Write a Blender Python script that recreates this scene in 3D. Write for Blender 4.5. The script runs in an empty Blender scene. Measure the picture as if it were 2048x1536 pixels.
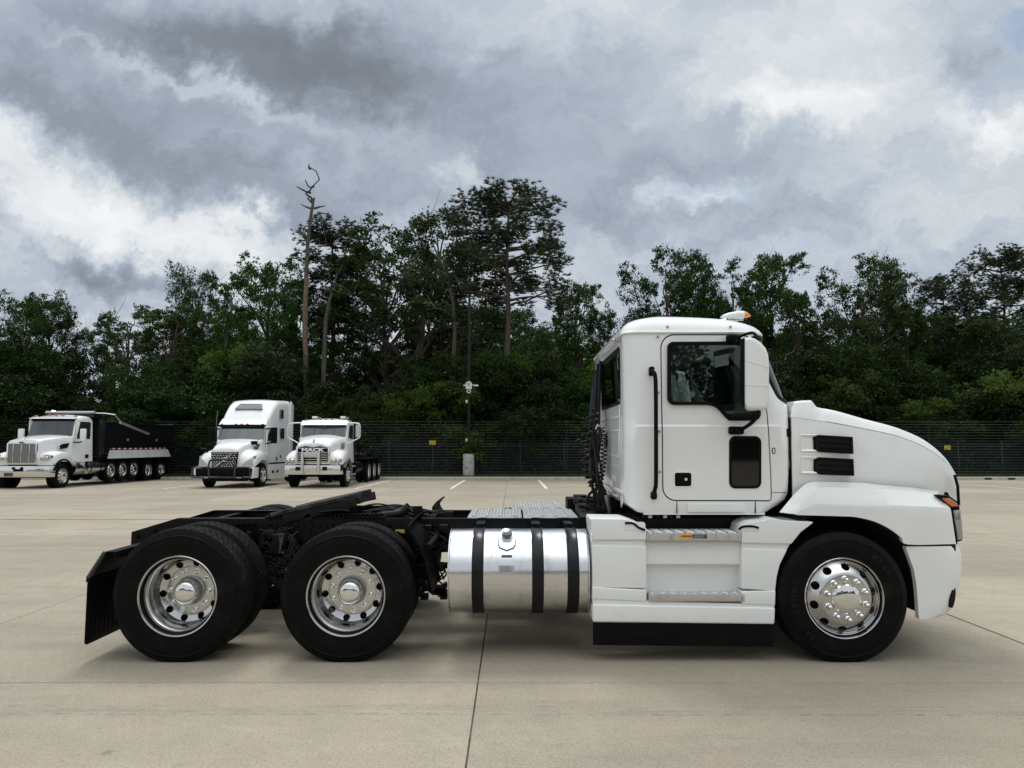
import bpy, bmesh, math, random
import numpy as np
from mathutils import Vector, Matrix
R = math.radians
PI = math.pi
sc = bpy.context.scene
col = sc.collection
random.seed(7)

# ---------------------------------------------------------------- camera
F = 1420.0
CAMZ = 1.70
TILT = math.atan(122 / F)
cam_d = bpy.data.cameras.new('camera')
cam_d.sensor_fit = 'HORIZONTAL'
cam_d.sensor_width = 36
cam_d.lens = 36 * F / 2048
cam_d.clip_start = 0.05
cam_d.clip_end = 2000
cam = bpy.data.objects.new('camera', cam_d)
col.objects.link(cam)
cam.location = (0, 0, CAMZ)
cam.rotation_euler = (R(90) + TILT, 0, 0)
sc.camera = cam

# ---------------------------------------------------------------- world
SUN_EL, SUN_AZ = 62.0, -14.0      # azimuth from +Y towards +X
world = bpy.data.worlds.new('World')
sc.world = world
world.use_nodes = True
try:
    world.cycles.sampling_method = 'MANUAL'
    world.cycles.sample_map_resolution = 512
except Exception:
    pass
wt = world.node_tree
wt.nodes.clear()


class NT:
    def __init__(self, nt):
        self.nt = nt

    def new(self, t, **kw):
        n = self.nt.nodes.new(t)
        for k, v in kw.items():
            setattr(n, k, v)
        return n

    def link(self, a, b):
        self.nt.links.new(a, b)

    def put(self, sock, v):
        if isinstance(v, bpy.types.NodeSocket):
            self.link(v, sock)
        else:
            sock.default_value = v

    def m(self, op, a, b=None, c=None, clamp=False):
        n = self.new('ShaderNodeMath', operation=op)
        n.use_clamp = clamp
        self.put(n.inputs[0], a)
        if b is not None:
            self.put(n.inputs[1], b)
        if c is not None:
            self.put(n.inputs[2], c)
        return n.outputs[0]

    def smooth(self, v, lo, hi, a=0.0, b=1.0):
        n = self.new('ShaderNodeMapRange', interpolation_type='SMOOTHSTEP')
        self.put(n.inputs[0], v)
        n.inputs[1].default_value = lo
        n.inputs[2].default_value = hi
        n.inputs[3].default_value = a
        n.inputs[4].default_value = b
        return n.outputs[0]

    def xyz(self, x, y, z):
        n = self.new('ShaderNodeCombineXYZ')
        self.put(n.inputs[0], x)
        self.put(n.inputs[1], y)
        self.put(n.inputs[2], z)
        return n.outputs[0]

    def sep(self, v):
        n = self.new('ShaderNodeSeparateXYZ')
        self.put(n.inputs[0], v)
        return n.outputs

    def noise(self, vec, scale, detail=4, rough=0.55, dist=0.0, lac=2.0):
        n = self.new('ShaderNodeTexNoise')
        self.put(n.inputs['Vector'], vec)
        self.put(n.inputs['Scale'], scale)
        n.inputs['Detail'].default_value = detail
        n.inputs['Roughness'].default_value = rough
        n.inputs['Distortion'].default_value = dist
        n.inputs['Lacunarity'].default_value = lac
        return n.outputs

    def mix(self, f, a, b, blend='MIX'):
        n = self.new('ShaderNodeMix', data_type='RGBA', blend_type=blend)
        self.put(n.inputs[0], f)
        self.put(n.inputs[6], a)
        self.put(n.inputs[7], b)
        return n.outputs[2]

    def ramp(self, f, stops, interp='LINEAR'):
        n = self.new('ShaderNodeValToRGB')
        n.color_ramp.interpolation = interp
        cr = n.color_ramp
        while len(cr.elements) < len(stops):
            cr.elements.new(0.5)
        for e, (p, c) in zip(cr.elements, stops):
            e.position = p
            e.color = (c[0], c[1], c[2], 1) if not isinstance(c, (int, float)) else (c, c, c, 1)
        self.put(n.inputs[0], f)
        return n.outputs[0]


w = NT(wt)
SKYK = 0.1
tc = w.new('ShaderNodeTexCoord')
dx, dy, dz = w.sep(tc.outputs['Generated'])
zc = w.m('MAXIMUM', dz, 0.0)
den = w.m('ADD', zc, 0.16)
cp = w.xyz(w.m('DIVIDE', dx, den), w.m('DIVIDE', dy, den), 0.0)
# heading / height of the view direction, smoothly warped so that masses get cloudy edges
yy = w.m('MAXIMUM', dy, 0.12)
U0 = w.m('DIVIDE', dx, yy)
V0 = w.m('DIVIDE', dz, yy)
uv0 = w.xyz(U0, V0, 0.0)
n1 = w.noise(uv0, 3.1, 5, 0.58)
n2 = w.noise(uv0, 8.5, 8, 0.68)
s1 = w.sep(n1[1])
s2 = w.sep(n2[1])
U = w.m('ADD', U0, w.m('ADD', w.m('MULTIPLY_ADD', s1[0], 0.15, -0.075), w.m('MULTIPLY_ADD', s2[0], 0.26, -0.13)))
V = w.m('ADD', V0, w.m('ADD', w.m('MULTIPLY_ADD', s1[1], 0.12, -0.06), w.m('MULTIPLY_ADD', s2[1], 0.20, -0.10)))
front = w.smooth(dy, 0.1, 0.5)


def blob(px, py, rx, ry, rot, amp):
    """a soft cloud mass at a heading and height in the sky (angular sizes)"""
    k_ = math.cos(TILT) - (768 - py) / F * math.sin(TILT)
    u0, v0 = (px - 1024) / F / k_, (math.sin(TILT) + (768 - py) / F * math.cos(TILT)) / k_
    a, b = rx / F / k_, ry / F / k_
    c, s = math.cos(R(rot)), math.sin(R(rot))
    du = w.m('SUBTRACT', U, u0)
    dv = w.m('SUBTRACT', V, v0)
    p = w.m('MULTIPLY_ADD', du, c / a, w.m('MULTIPLY', dv, s / a))
    q = w.m('MULTIPLY_ADD', du, -s / b, w.m('MULTIPLY', dv, c / b))
    r2 = w.m('ADD', w.m('MULTIPLY', p, p), w.m('MULTIPLY', q, q))
    e = w.m('EXPONENT', w.m('MULTIPLY', r2, -1.0))
    return w.m('MULTIPLY', e, amp)


masses = [
    (430, 95, 440, 120, -8, -0.30), (690, 130, 240, 110, -14, -0.22), (200, 40, 220, 60, -20, -0.10),
    (300, 290, 400, 70, -22, -0.30), (60, 130, 130, 90, -30, -0.10), (1080, 310, 480, 150, -6, -0.20), (760, 340, 200, 90, -10, -0.10),
    (400, 185, 330, 26, -20, 0.26), (740, 240, 120, 30, -14, 0.16), (1060, 60, 190, 60, 8, 0.14), (620, 55, 40, 44, 0, 0.18),
    (130, 400, 260, 72, -24, 0.26), (430, 475, 240, 62, -14, 0.24), (10, 265, 70, 60, 0, 0.30), (40, 480, 120, 70, 0, 0.12),
    (190, 530, 130, 46, -10, -0.36), (350, 560, 60, 34, 0, -0.16),
    (1750, 190, 430, 210, 0, 0.13), (1560, 210, 130, 46, -8, 0.30), (1700, 165, 110, 36, 0, 0.18), (2010, 280, 110, 50, -20, 0.30),
    (1395, 395, 90, 30, 8, 0.30), (1880, 400, 190, 60, 0, 0.08), (1960, 110, 110, 70, -30, -0.22), (1500, 470, 170, 40, 20, -0.14), (905, 345, 34, 60, 60, 0.24), (1250, 440, 150, 40, 0, -0.12),
]
acc = None
for b_ in masses:
    t_ = blob(*b_)
    acc = t_ if acc is None else w.m('ADD', acc, t_)
acc = w.m('MULTIPLY', acc, front)
f1 = w.noise(cp, 0.75, 4, 0.6, 0.3)[0]
vq = w.m('ADD', V, 0.22)
cpl = w.xyz(w.m('DIVIDE', U, vq), w.m('DIVIDE', 1.0, vq), 1.3)
f2 = w.noise(cpl, 2.1, 8, 0.6, 0.5)[0]
f3 = w.noise(cpl, 6.5, 8, 0.62, 0.3)[0]
lum = w.m('ADD', w.smooth(dy, -0.3, 0.35, 0.72, 0.585), acc)
lum = w.m('ADD', lum, w.m('MULTIPLY_ADD', f1, 0.24, -0.12))
lum = w.m('ADD', lum, w.m('MULTIPLY_ADD', f2, 0.48, -0.24))
lum = w.m('ADD', lum, w.m('MULTIPLY_ADD', f3, 0.35, -0.175))
cloud = w.ramp(lum, [(0.0, (0.165, 0.187, 0.215)), (0.18, (0.216, 0.245, 0.290)), (0.36, (0.312, 0.360, 0.438)),
                     (0.52, (0.428, 0.485, 0.568)), (0.66, (0.57, 0.62, 0.665)), (0.80, (0.73, 0.76, 0.79)), (1.0, (0.89, 0.90, 0.91))])
sky = w.new('ShaderNodeTexSky', sky_type='NISHITA')
sky.sun_disc = False
sky.sun_elevation = R(SUN_EL)
sky.sun_rotation = R(SUN_AZ)
sky.air_density = 1.3
sky.dust_density = 2.0
# overcast skies brighten towards the zenith
zen = w.smooth(dz, 0.50, 0.95, 1.0, 3.0)
cloud = w.mix(1.0, cloud, w.xyz(zen, w.m('MULTIPLY_ADD', zen, 0.97, 0.03), w.m('MULTIPLY_ADD', zen, 0.90, 0.10)), 'MULTIPLY')
kk = 1.0 / SKYK
cloud = w.mix(1.0, cloud, (kk, kk, kk, 1), 'MULTIPLY')
gapn = w.noise(w.xyz(U, V, 7.7), 4.0, 6, 0.6)[0]
gap = w.m('MULTIPLY', w.smooth(gapn, 0.55, 0.70), w.smooth(lum, 0.50, 0.66))
gap = w.m('MULTIPLY', w.m('MULTIPLY', gap, 0.8), w.smooth(dz, 0.12, 0.25))
final = w.mix(gap, cloud, sky.outputs[0])
bg = w.new('ShaderNodeBackground')
w.link(final, bg.inputs[0])
bg.inputs[1].default_value = SKYK
out = w.new('ShaderNodeOutputWorld')
w.link(bg.outputs[0], out.inputs[0])

# ---------------------------------------------------------------- sun
sun_d = bpy.data.lights.new('sun', 'SUN')
sun_d.energy = 1.25
sun_d.angle = R(17)
sun_d.color = (1.0, 0.96, 0.90)
sun = bpy.data.objects.new('sun', sun_d)
col.objects.link(sun)
sv = Vector((math.sin(R(SUN_AZ)) * math.cos(R(SUN_EL)), math.cos(R(SUN_AZ)) * math.cos(R(SUN_EL)), math.sin(R(SUN_EL))))
sun.rotation_euler = sv.to_track_quat('Z', 'Y').to_euler()

sc.view_settings.view_transform = 'Standard'
sc.view_settings.look = 'None'
sc.view_settings.gamma = 1
sc.view_settings.use_curve_mapping = False
sc.view_settings.exposure = 0.08
sc.render.engine = 'CYCLES'
sc.cycles.use_denoising = True
sc.cycles.max_bounces = 8
sc.cycles.transparent_max_bounces = 8
sc.cycles.sample_clamp_indirect = 6

# ---------------------------------------------------------------- pixel <-> place
ct, st = math.cos(TILT), math.sin(TILT)


def W(px, py, Y):
    """the world point at depth Y that stands where the photograph shows (px, py)"""
    a, b = (px - 1024) / F, (768 - py) / F
    d = (a, ct - b * st, st + b * ct)
    k = Y / d[1]
    return (d[0] * k, Y, CAMZ + d[2] * k)


SLOPE0, SLOPE = 22.0, 0.0088


def gz(Y):
    return -SLOPE * max(0.0, Y - SLOPE0) if Y < 38 else -SLOPE * (38 - SLOPE0)


def G(px, py):
    Y = 10.0
    for _ in range(60):
        z = W(px, py, Y)[2]
        a, b = (px - 1024) / F, (768 - py) / F
        sl = (st + b * ct) / (ct - b * st)
        Y = (gz(Y) - CAMZ) / sl
    return W(px, py, Y)


# ---------------------------------------------------------------- materials
MATS = {}


def mat(name, color, rough=0.5, metal=0.0, coat=0.0, spec=0.5, var=0.0, vscale=6.0, bump=0.0, bscale=60.0, rvar=0.0,
        dirt=None, stretch=(1, 1, 1), trans=0.0, ior=1.45, coatr=0.05):
    m = bpy.data.materials.new(name)
    m.use_nodes = True
    t = NT(m.node_tree)
    p = m.node_tree.nodes['Principled BSDF']
    p.inputs['Base Color'].default_value = (*color, 1)
    p.inputs['Roughness'].default_value = rough
    p.inputs['Metallic'].default_value = metal
    p.inputs['Coat Weight'].default_value = coat
    p.inputs['Coat Roughness'].default_value = coatr
    p.inputs['Specular IOR Level'].default_value = spec
    p.inputs['Transmission Weight'].default_value = trans
    p.inputs['IOR'].default_value = ior
    if var or bump or rvar or dirt:
        c = t.new('ShaderNodeTexCoord')
        mp = t.new('ShaderNodeMapping')
        t.link(c.outputs['Object'], mp.inputs[0])
        mp.inputs['Scale'].default_value = stretch
        n = t.noise(mp.outputs[0], vscale, 6, 0.6)[0]
        cur = (*color, 1)
        if var:
            f = t.smooth(n, 0.3, 0.7)
            cur = t.mix(f, tuple(x * (1 - var) for x in color) + (1,), tuple(min(1, x * (1 + var)) for x in color) + (1,))
        if dirt:
            dcol, lo, hi, amt, dscale = dirt
            n2_ = t.noise(mp.outputs[0], dscale, 8, 0.65, 0.4)[0]
            f = t.m('MULTIPLY', t.smooth(n2_, lo, hi), amt)
            cur = t.mix(f, cur, (*dcol, 1))
        if isinstance(cur, bpy.types.NodeSocket):
            t.link(cur, p.inputs['Base Color'])
        if rvar:
            f = t.smooth(n, 0.3, 0.7, max(0.02, rough - rvar), rough + rvar)
            t.link(f, p.inputs['Roughness'])
        if bump:
            nb = t.noise(mp.outputs[0], bscale, 5, 0.6)[0]
            b = t.new('ShaderNodeBump')
            b.inputs['Strength'].default_value = bump
            b.inputs['Distance'].default_value = 0.01
            t.link(nb, b.inputs['Height'])
            t.link(b.outputs[0], p.inputs['Normal'])
    MATS[name] = m
    return m


white = mat('white_paint', (0.78, 0.79, 0.78), 0.28, coat=0.8, var=0.02, vscale=2.5, dirt=((0.45, 0.43, 0.39), 0.56, 0.80, 0.16, 3.0), coatr=0.06)
white_pl = mat('white_plastic', (0.77, 0.78, 0.77), 0.42, coat=0.15, var=0.02, vscale=3, dirt=((0.40, 0.38, 0.34), 0.55, 0.8, 0.2, 4.0))
grey_skin = mat('pale_back_panel', (0.62, 0.63, 0.63), 0.45, coat=0.2, dirt=((0.3, 0.28, 0.25), 0.5, 0.75, 0.35, 5.0))
black_pl = mat('black_plastic', (0.0045, 0.0047, 0.005), 0.45, spec=0.10, var=0.25, vscale=9, bump=0.05, bscale=300)
black_fr = mat('black_frame_paint', (0.0045, 0.0045, 0.005), 0.36, spec=0.16, dirt=((0.03, 0.028, 0.024), 0.55, 0.8, 0.4, 7.0))
rubber = mat('rubber', (0.0042, 0.0043, 0.0045), 0.5, spec=0.10, var=0.2, vscale=8, dirt=((0.03, 0.028, 0.025), 0.52, 0.8, 0.35, 5.0), bump=0.05, bscale=150)
rubber_d = mat('rubber_tread', (0.009, 0.009, 0.009), 0.7, spec=0.10, dirt=((0.04, 0.037, 0.032), 0.45, 0.75, 0.6, 9.0))
chrome = mat('chrome', (0.78, 0.78, 0.77), 0.07, metal=1.0, rvar=0.03, vscale=20)
alu = mat('polished_aluminium', (0.56, 0.56, 0.555), 0.19, metal=1.0, rvar=0.05, vscale=5, dirt=((0.40, 0.38, 0.35), 0.55, 0.85, 0.15, 6.0))
alu_dull = mat('dull_aluminium', (0.66, 0.66, 0.65), 0.36, metal=0.9, var=0.10, vscale=30, dirt=((0.25, 0.24, 0.22), 0.5, 0.75, 0.35, 18.0), bump=0.1, bscale=120)
steel = mat('grey_steel', (0.35, 0.35, 0.35), 0.4, metal=0.8, var=0.2, vscale=15)
cast = mat('cast_dark_metal', (0.012, 0.012, 0.012), 0.55, metal=0.2, spec=0.2, var=0.4, vscale=12, bump=0.3, bscale=60)
hose = mat('black_hose', (0.009, 0.0095, 0.009), 0.45, spec=0.3)
amber = mat('amber_lens', (0.85, 0.26, 0.02), 0.12, coat=0.5)
red_l = mat('red_lens', (0.5, 0.02, 0.015), 0.15, coat=0.5)
yellow = mat('yellow_print', (0.55, 0.42, 0.04), 0.5)
orange = mat('orange_print', (0.80, 0.30, 0.02), 0.5)
seat_m = mat('seat_fabric', (0.26, 0.26, 0.27), 0.85)
trim_m = mat('interior_trim', (0.22, 0.22, 0.23), 0.7)
lining_m = mat('interior_lining', (0.42, 0.42, 0.42), 0.75)
mirror_m = mat('mirror_glass', (0.9, 0.9, 0.9), 0.02, metal=1.0)
maskb = mat('dark_gap', (0.004, 0.004, 0.004), 0.9)


def glassmat(name, tint, fres=1.5, dark=0.0):
    """thin pane: part mirror, part clear view tinted by the glass"""
    m = bpy.data.materials.new(name)
    m.use_nodes = True
    t = NT(m.node_tree)
    m.node_tree.nodes.clear()
    fr = t.new('ShaderNodeFresnel')
    fr.inputs[0].default_value = fres
    gl = t.new('ShaderNodeBsdfGlossy')
    gl.inputs['Roughness'].default_value = 0.015
    gl.inputs['Color'].default_value = (0.9, 0.95, 0.95, 1)
    tr = t.new('ShaderNodeBsdfTransparent')
    tr.inputs[0].default_value = (*tint, 1)
    mx = t.new('ShaderNodeMixShader')
    t.link(t.m('MULTIPLY', fr.outputs[0], 1.5, clamp=True), mx.inputs[0])
    t.link(tr.outputs[0], mx.inputs[1])
    t.link(gl.outputs[0], mx.inputs[2])
    o = t.new('ShaderNodeOutputMaterial')
    t.link(mx.outputs[0], o.inputs[0])
    return m


glass = glassmat('window_glass', (0.72, 0.78, 0.77))
glass_dk = glassmat('tinted_glass', (0.10, 0.11, 0.11))


def leafmat(name, base, tip, wood=False):
    m = bpy.data.materials.new(name)
    m.use_nodes = True
    t = NT(m.node_tree)
    p = m.node_tree.nodes['Principled BSDF']
    oi = t.new('ShaderNodeObjectInfo')
    c = t.new('ShaderNodeTexCoord')
    n = t.noise(c.outputs['Object'], 0.55, 3, 0.6)[0]
    n_b = t.noise(c.outputs['Object'], 9.0, 2, 0.6)[0]
    f = t.m('ADD', t.smooth(n, 0.35, 0.65, 0.0, 0.6), t.smooth(n_b, 0.35, 0.7, 0.0, 0.4))
    cc = t.mix(f, (*base, 1), (*tip, 1))
    hs = t.new('ShaderNodeHueSaturation')
    t.link(t.m('MULTIPLY_ADD', oi.outputs['Random'], 0.035, 0.48), hs.inputs['Hue'])
    t.link(t.m('MULTIPLY_ADD', oi.outputs['Random'], 0.30, 0.95), hs.inputs['Saturation'])
    t.link(t.m('MULTIPLY_ADD', t.m('FRACT', t.m('MULTIPLY', oi.outputs['Random'], 7.3)), 0.6, 0.7), hs.inputs['Value'])
    t.link(cc, hs.inputs['Color'])
    t.link(hs.outputs[0], p.inputs['Base Color'])
    p.inputs['Roughness'].default_value = 0.5
    p.inputs['Specular IOR Level'].default_value = 0.10
    if not wood:
        tl = t.new('ShaderNodeBsdfTranslucent')
        t.link(hs.outputs[0], tl.inputs[0])
        mx = t.new('ShaderNodeMixShader')
        mx.inputs[0].default_value = 0.28
        t.link(p.outputs[0], mx.inputs[1])
        t.link(tl.outputs[0], mx.inputs[2])
        o = [x for x in m.node_tree.nodes if x.type == 'OUTPUT_MATERIAL'][0]
        t.link(mx.outputs[0], o.inputs[0])
    return m


leaf_m = leafmat('broad_leaves', (0.021, 0.040, 0.013), (0.046, 0.082, 0.022))
leaf_b = leafmat('bush_leaves', (0.011, 0.021, 0.007), (0.028, 0.052, 0.013))
leaf_y = leafmat('young_leaves', (0.036, 0.066, 0.013), (0.075, 0.120, 0.026))
needle_m = leafmat('pine_needles', (0.016, 0.028, 0.012), (0.036, 0.056, 0.021))
bark_m = mat('bark', (0.085, 0.068, 0.055), 0.9, var=0.4, vscale=3, bump=0.8, bscale=12, stretch=(6, 6, 1))
bark_dead = mat('dead_bark', (0.075, 0.063, 0.054), 0.9, var=0.35, vscale=3, bump=0.6, bscale=14, stretch=(6, 6, 1))
bark_bare = mat('stripped_bark', (0.16, 0.105, 0.07), 0.9, var=0.3, vscale=4, bump=0.5, bscale=14, stretch=(6, 6, 1), dirt=((0.09, 0.075, 0.06), 0.5, 0.62, 0.8, 2.5))
grass_m = leafmat('grass_blades', (0.045, 0.065, 0.018), (0.085, 0.10, 0.035))


# ---------------------------------------------------------------- mesh helper
class MB:
    def __init__(s):
        s.v, s.f = [], []

    def add(s, vs, fs):
        k = len(s.v)
        s.v.extend([tuple(map(float, q)) for q in vs])
        s.f.extend([tuple(i + k for i in f) for f in fs])
        return s

    def box(s, x0, x1, y0, y1, z0, z1):
        vs = [(x, y, z) for z in (z0, z1) for y in (y0, y1) for x in (x0, x1)]
        return s.add(vs, [(0, 2, 3, 1), (4, 5, 7, 6), (0, 1, 5, 4), (2, 6, 7, 3), (0, 4, 6, 2), (1, 3, 7, 5)])

    def bar(s, a, b, w_, h, up=(0, 0, 1)):
        a, b = Vector(a), Vector(b)
        d = (b - a).normalized()
        u = Vector(up)
        if abs(d.dot(u)) > 0.98:
            u = Vector((0, 1, 0))
        r = d.cross(u).normalized()
        u = r.cross(d).normalized()
        vs = [p + r * (i * w_ / 2) + u * (j * h / 2) for p in (a, b) for i, j in ((-1, -1), (1, -1), (1, 1), (-1, 1))]
        return s.add(vs, [(0, 1, 2, 3), (7, 6, 5, 4), (0, 4, 5, 1), (1, 5, 6, 2), (2, 6, 7, 3), (3, 7, 4, 0)])

    def tube(s, pts, r, seg=8, cap=True):
        pts = [Vector(p) for p in pts]
        n = len(pts)
        rr = r if isinstance(r, (list, tuple)) else [r] * n
        t0 = (pts[1] - pts[0]).normalized()
        ref = Vector((0, 0, 1)) if abs(t0.z) < 0.9 else Vector((1, 0, 0))
        u = t0.cross(ref).normalized()
        vs = []
        for i, p in enumerate(pts):
            t = (pts[min(i + 1, n - 1)] - pts[max(i - 1, 0)]).normalized()
            u = (u - t * u.dot(t))
            if u.length < 1e-6:
                u = t.orthogonal()
            u.normalize()
            v_ = t.cross(u)
            for k in range(seg):
                a = 2 * PI * k / seg
                vs.append(p + (u * math.cos(a) + v_ * math.sin(a)) * rr[i])
        fs = [(i * seg + k, i * seg + (k + 1) % seg, (i + 1) * seg + (k + 1) % seg, (i + 1) * seg + k) for i in range(n - 1) for k in range(seg)]
        if cap:
            fs.append(tuple(reversed(range(seg))))
            fs.append(tuple((n - 1) * seg + k for k in range(seg)))
        return s.add(vs, fs)

    def cyl(s, a, b, r, seg=20, r2=None):
        return s.tube([a, b], [r, r if r2 is None else r2], seg)

    def prism(s, poly, y0, y1, axis='y'):
        """poly: (x, z) outline, extruded from y0 to y1"""
        n = len(poly)
        if axis == 'y':
            vs = [(x, y0, z) for x, z in poly] + [(x, y1, z) for x, z in poly]
        elif axis == 'x':
            vs = [(y0, x, z) for x, z in poly] + [(y1, x, z) for x, z in poly]
        else:
            vs = [(x, z, y0) for x, z in poly] + [(x, z, y1) for x, z in poly]
        fs = [tuple(range(n)), tuple(reversed(range(n, 2 * n)))]
        fs += [(i, i + n, (i + 1) % n + n, (i + 1) % n) for i in range(n)]
        return s.add(vs, fs)

    def pprism(s, poly, Y, d):
        """outline in photograph pixels standing at depth Y, thickness d away from the camera"""
        return s.prism([(W(a, b, Y)[0], W(a, b, Y)[2]) for a, b in poly], Y, Y + d)

    def lathe(s, prof, c, seg=48, axis='y', a0=0.0):
        """prof: (radius, along) ; spun about an axis through c"""
        vs, fs = [], []
        n = len(prof)
        for k in range(seg):
            a = a0 + 2 * PI * k / seg
            for r, h in prof:
                if axis == 'y':
                    vs.append((c[0] + r * math.cos(a), c[1] + h, c[2] + r * math.sin(a)))
                elif axis == 'x':
                    vs.append((c[0] + h, c[1] + r * math.cos(a), c[2] + r * math.sin(a)))
                else:
                    vs.append((c[0] + r * math.cos(a), c[1] + r * math.sin(a), c[2] + h))
        for k in range(seg):
            k2 = (k + 1) % seg
            for i in range(n - 1):
                fs.append((k * n + i, k * n + i + 1, k2 * n + i + 1, k2 * n + i))
        return s.add(vs, fs)

    def loft(s, rings, cap=True, closed=True):
        n = len(rings[0])
        vs = [p for r in rings for p in r]
        m_ = n if closed else n - 1
        fs = [(i * n + k, i * n + (k + 1) % n, (i + 1) * n + (k + 1) % n, (i + 1) * n + k) for i in range(len(rings) - 1) for k in range(m_)]
        if cap:
            fs.append(tuple(reversed(range(n))))
            fs.append(tuple((len(rings) - 1) * n + k for k in range(n)))
        return s.add(vs, fs)

    def mirror_y(s, yc):
        n = len(s.v)
        vs = [(x, 2 * yc - y, z) for x, y, z in s.v]
        fs = [tuple(reversed(f)) for f in s.f]
        return s.add(vs, fs)

    def mesh(s, name, bevel=0.0, seg=2, sharp=35, bev_angle=40, recalc=True, smooth=True):
        me = bpy.data.meshes.new(name)
        me.from_pydata(s.v, [], s.f)
        if bevel or recalc:
            bm = bmesh.new()
            bm.from_mesh(me)
            if recalc:
                bmesh.ops.remove_doubles(bm, verts=bm.verts, dist=1e-6)
                bmesh.ops.recalc_face_normals(bm, faces=bm.faces)
            if bevel:
                es = [e for e in bm.edges if len(e.link_faces) == 2 and e.calc_face_angle(0) > R(bev_angle)]
                bmesh.ops.bevel(bm, geom=es, offset=bevel, segments=seg, profile=0.6, affect='EDGES', clamp_overlap=True)
            bm.to_mesh(me)
            bm.free()
        if smooth:
            me.shade_smooth()
            me.set_sharp_from_angle(angle=R(sharp))
        return me

    def build(s, name, m, parent=None, bevel=0.0, **kw):
        return link(name, s.mesh(name, bevel, **kw), m, parent)


def link(name, me, m, parent=None, label=None):
    if m is not None and len(me.materials) == 0:
        me.materials.append(m)
    o = bpy.data.objects.new(name, me)
    col.objects.link(o)
    if parent is not None:
        o.parent = parent
        rt = parent
        off = Vector((0, 0, 0))
        while rt is not None:
            if rt.get('absroot'):
                off = -rt.location
                break
            rt = rt.parent
        if parent.get('absroot'):
            o.location = off
    if label:
        o['label'] = label
    return o


def tag(o, label=None, cat=None, group=None, kind=None):
    if label:
        o['label'] = label
    if cat:
        o['category'] = cat
    if group:
        o['group'] = group
    if kind:
        o['kind'] = kind
    return o


def empty(name, loc, label, cat, group=None, absroot=False, rz=0.0):
    o = bpy.data.objects.new(name, None)
    col.objects.link(o)
    o.location = loc
    o.rotation_euler = (0, 0, rz)
    o.empty_display_size = 0.3
    tag(o, label, cat, group)
    if absroot:
        o['absroot'] = 1
    return o


def copy_tree(o, parent=None):
    c = o.copy()
    col.objects.link(c)
    c.parent = parent
    for ch in list(o.children):
        copy_tree(ch, c)
    return c


def np_mesh(name, V, Fq, m):
    """V (n,3) array, Fq (k,4) or (k,3) array"""
    me = bpy.data.meshes.new(name)
    k = Fq.shape[1]
    me.vertices.add(len(V))
    me.vertices.foreach_set('co', V.astype(np.float32).ravel())
    me.loops.add(Fq.size)
    me.loops.foreach_set('vertex_index', Fq.astype(np.int32).ravel())
    me.polygons.add(len(Fq))
    me.polygons.foreach_set('loop_start', np.arange(0, Fq.size, k, dtype=np.int32))
    me.polygons.foreach_set('loop_total', np.full(len(Fq), k, dtype=np.int32))
    me.update(calc_edges=True)
    me.materials.append(m)
    return me


def text_mesh(s, size, depth=0.002, spacing=1.0, bold=0.0):
    c = bpy.data.curves.new('t', 'FONT')
    c.body = s
    c.size = size
    c.extrude = depth / 2
    c.offset = bold
    c.align_x = 'CENTER'
    c.align_y = 'CENTER'
    c.space_character = spacing
    c.resolution_u = 2
    o = bpy.data.objects.new('t', c)
    col.objects.link(o)
    dg = bpy.context.evaluated_depsgraph_get()
    me = bpy.data.meshes.new_from_object(o.evaluated_get(dg))
    bpy.data.objects.remove(o)
    me.materials.clear()
    return me


def letters(name, s, size, m, parent, loc, rot, depth=0.004, sx=1.0, bold=0.0, absol=True):
    me = text_mesh(s, size, depth, bold=bold)
    M = Matrix.Translation(loc) @ rot.to_matrix().to_4x4() @ Matrix.Diagonal((sx, 1, 1, 1))
    me.transform(M)
    return link(name, me, m, parent)


from mathutils import Euler
FACE_NEAR = Euler((R(90), 0, 0))     # text that faces the camera side (-Y)

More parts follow.
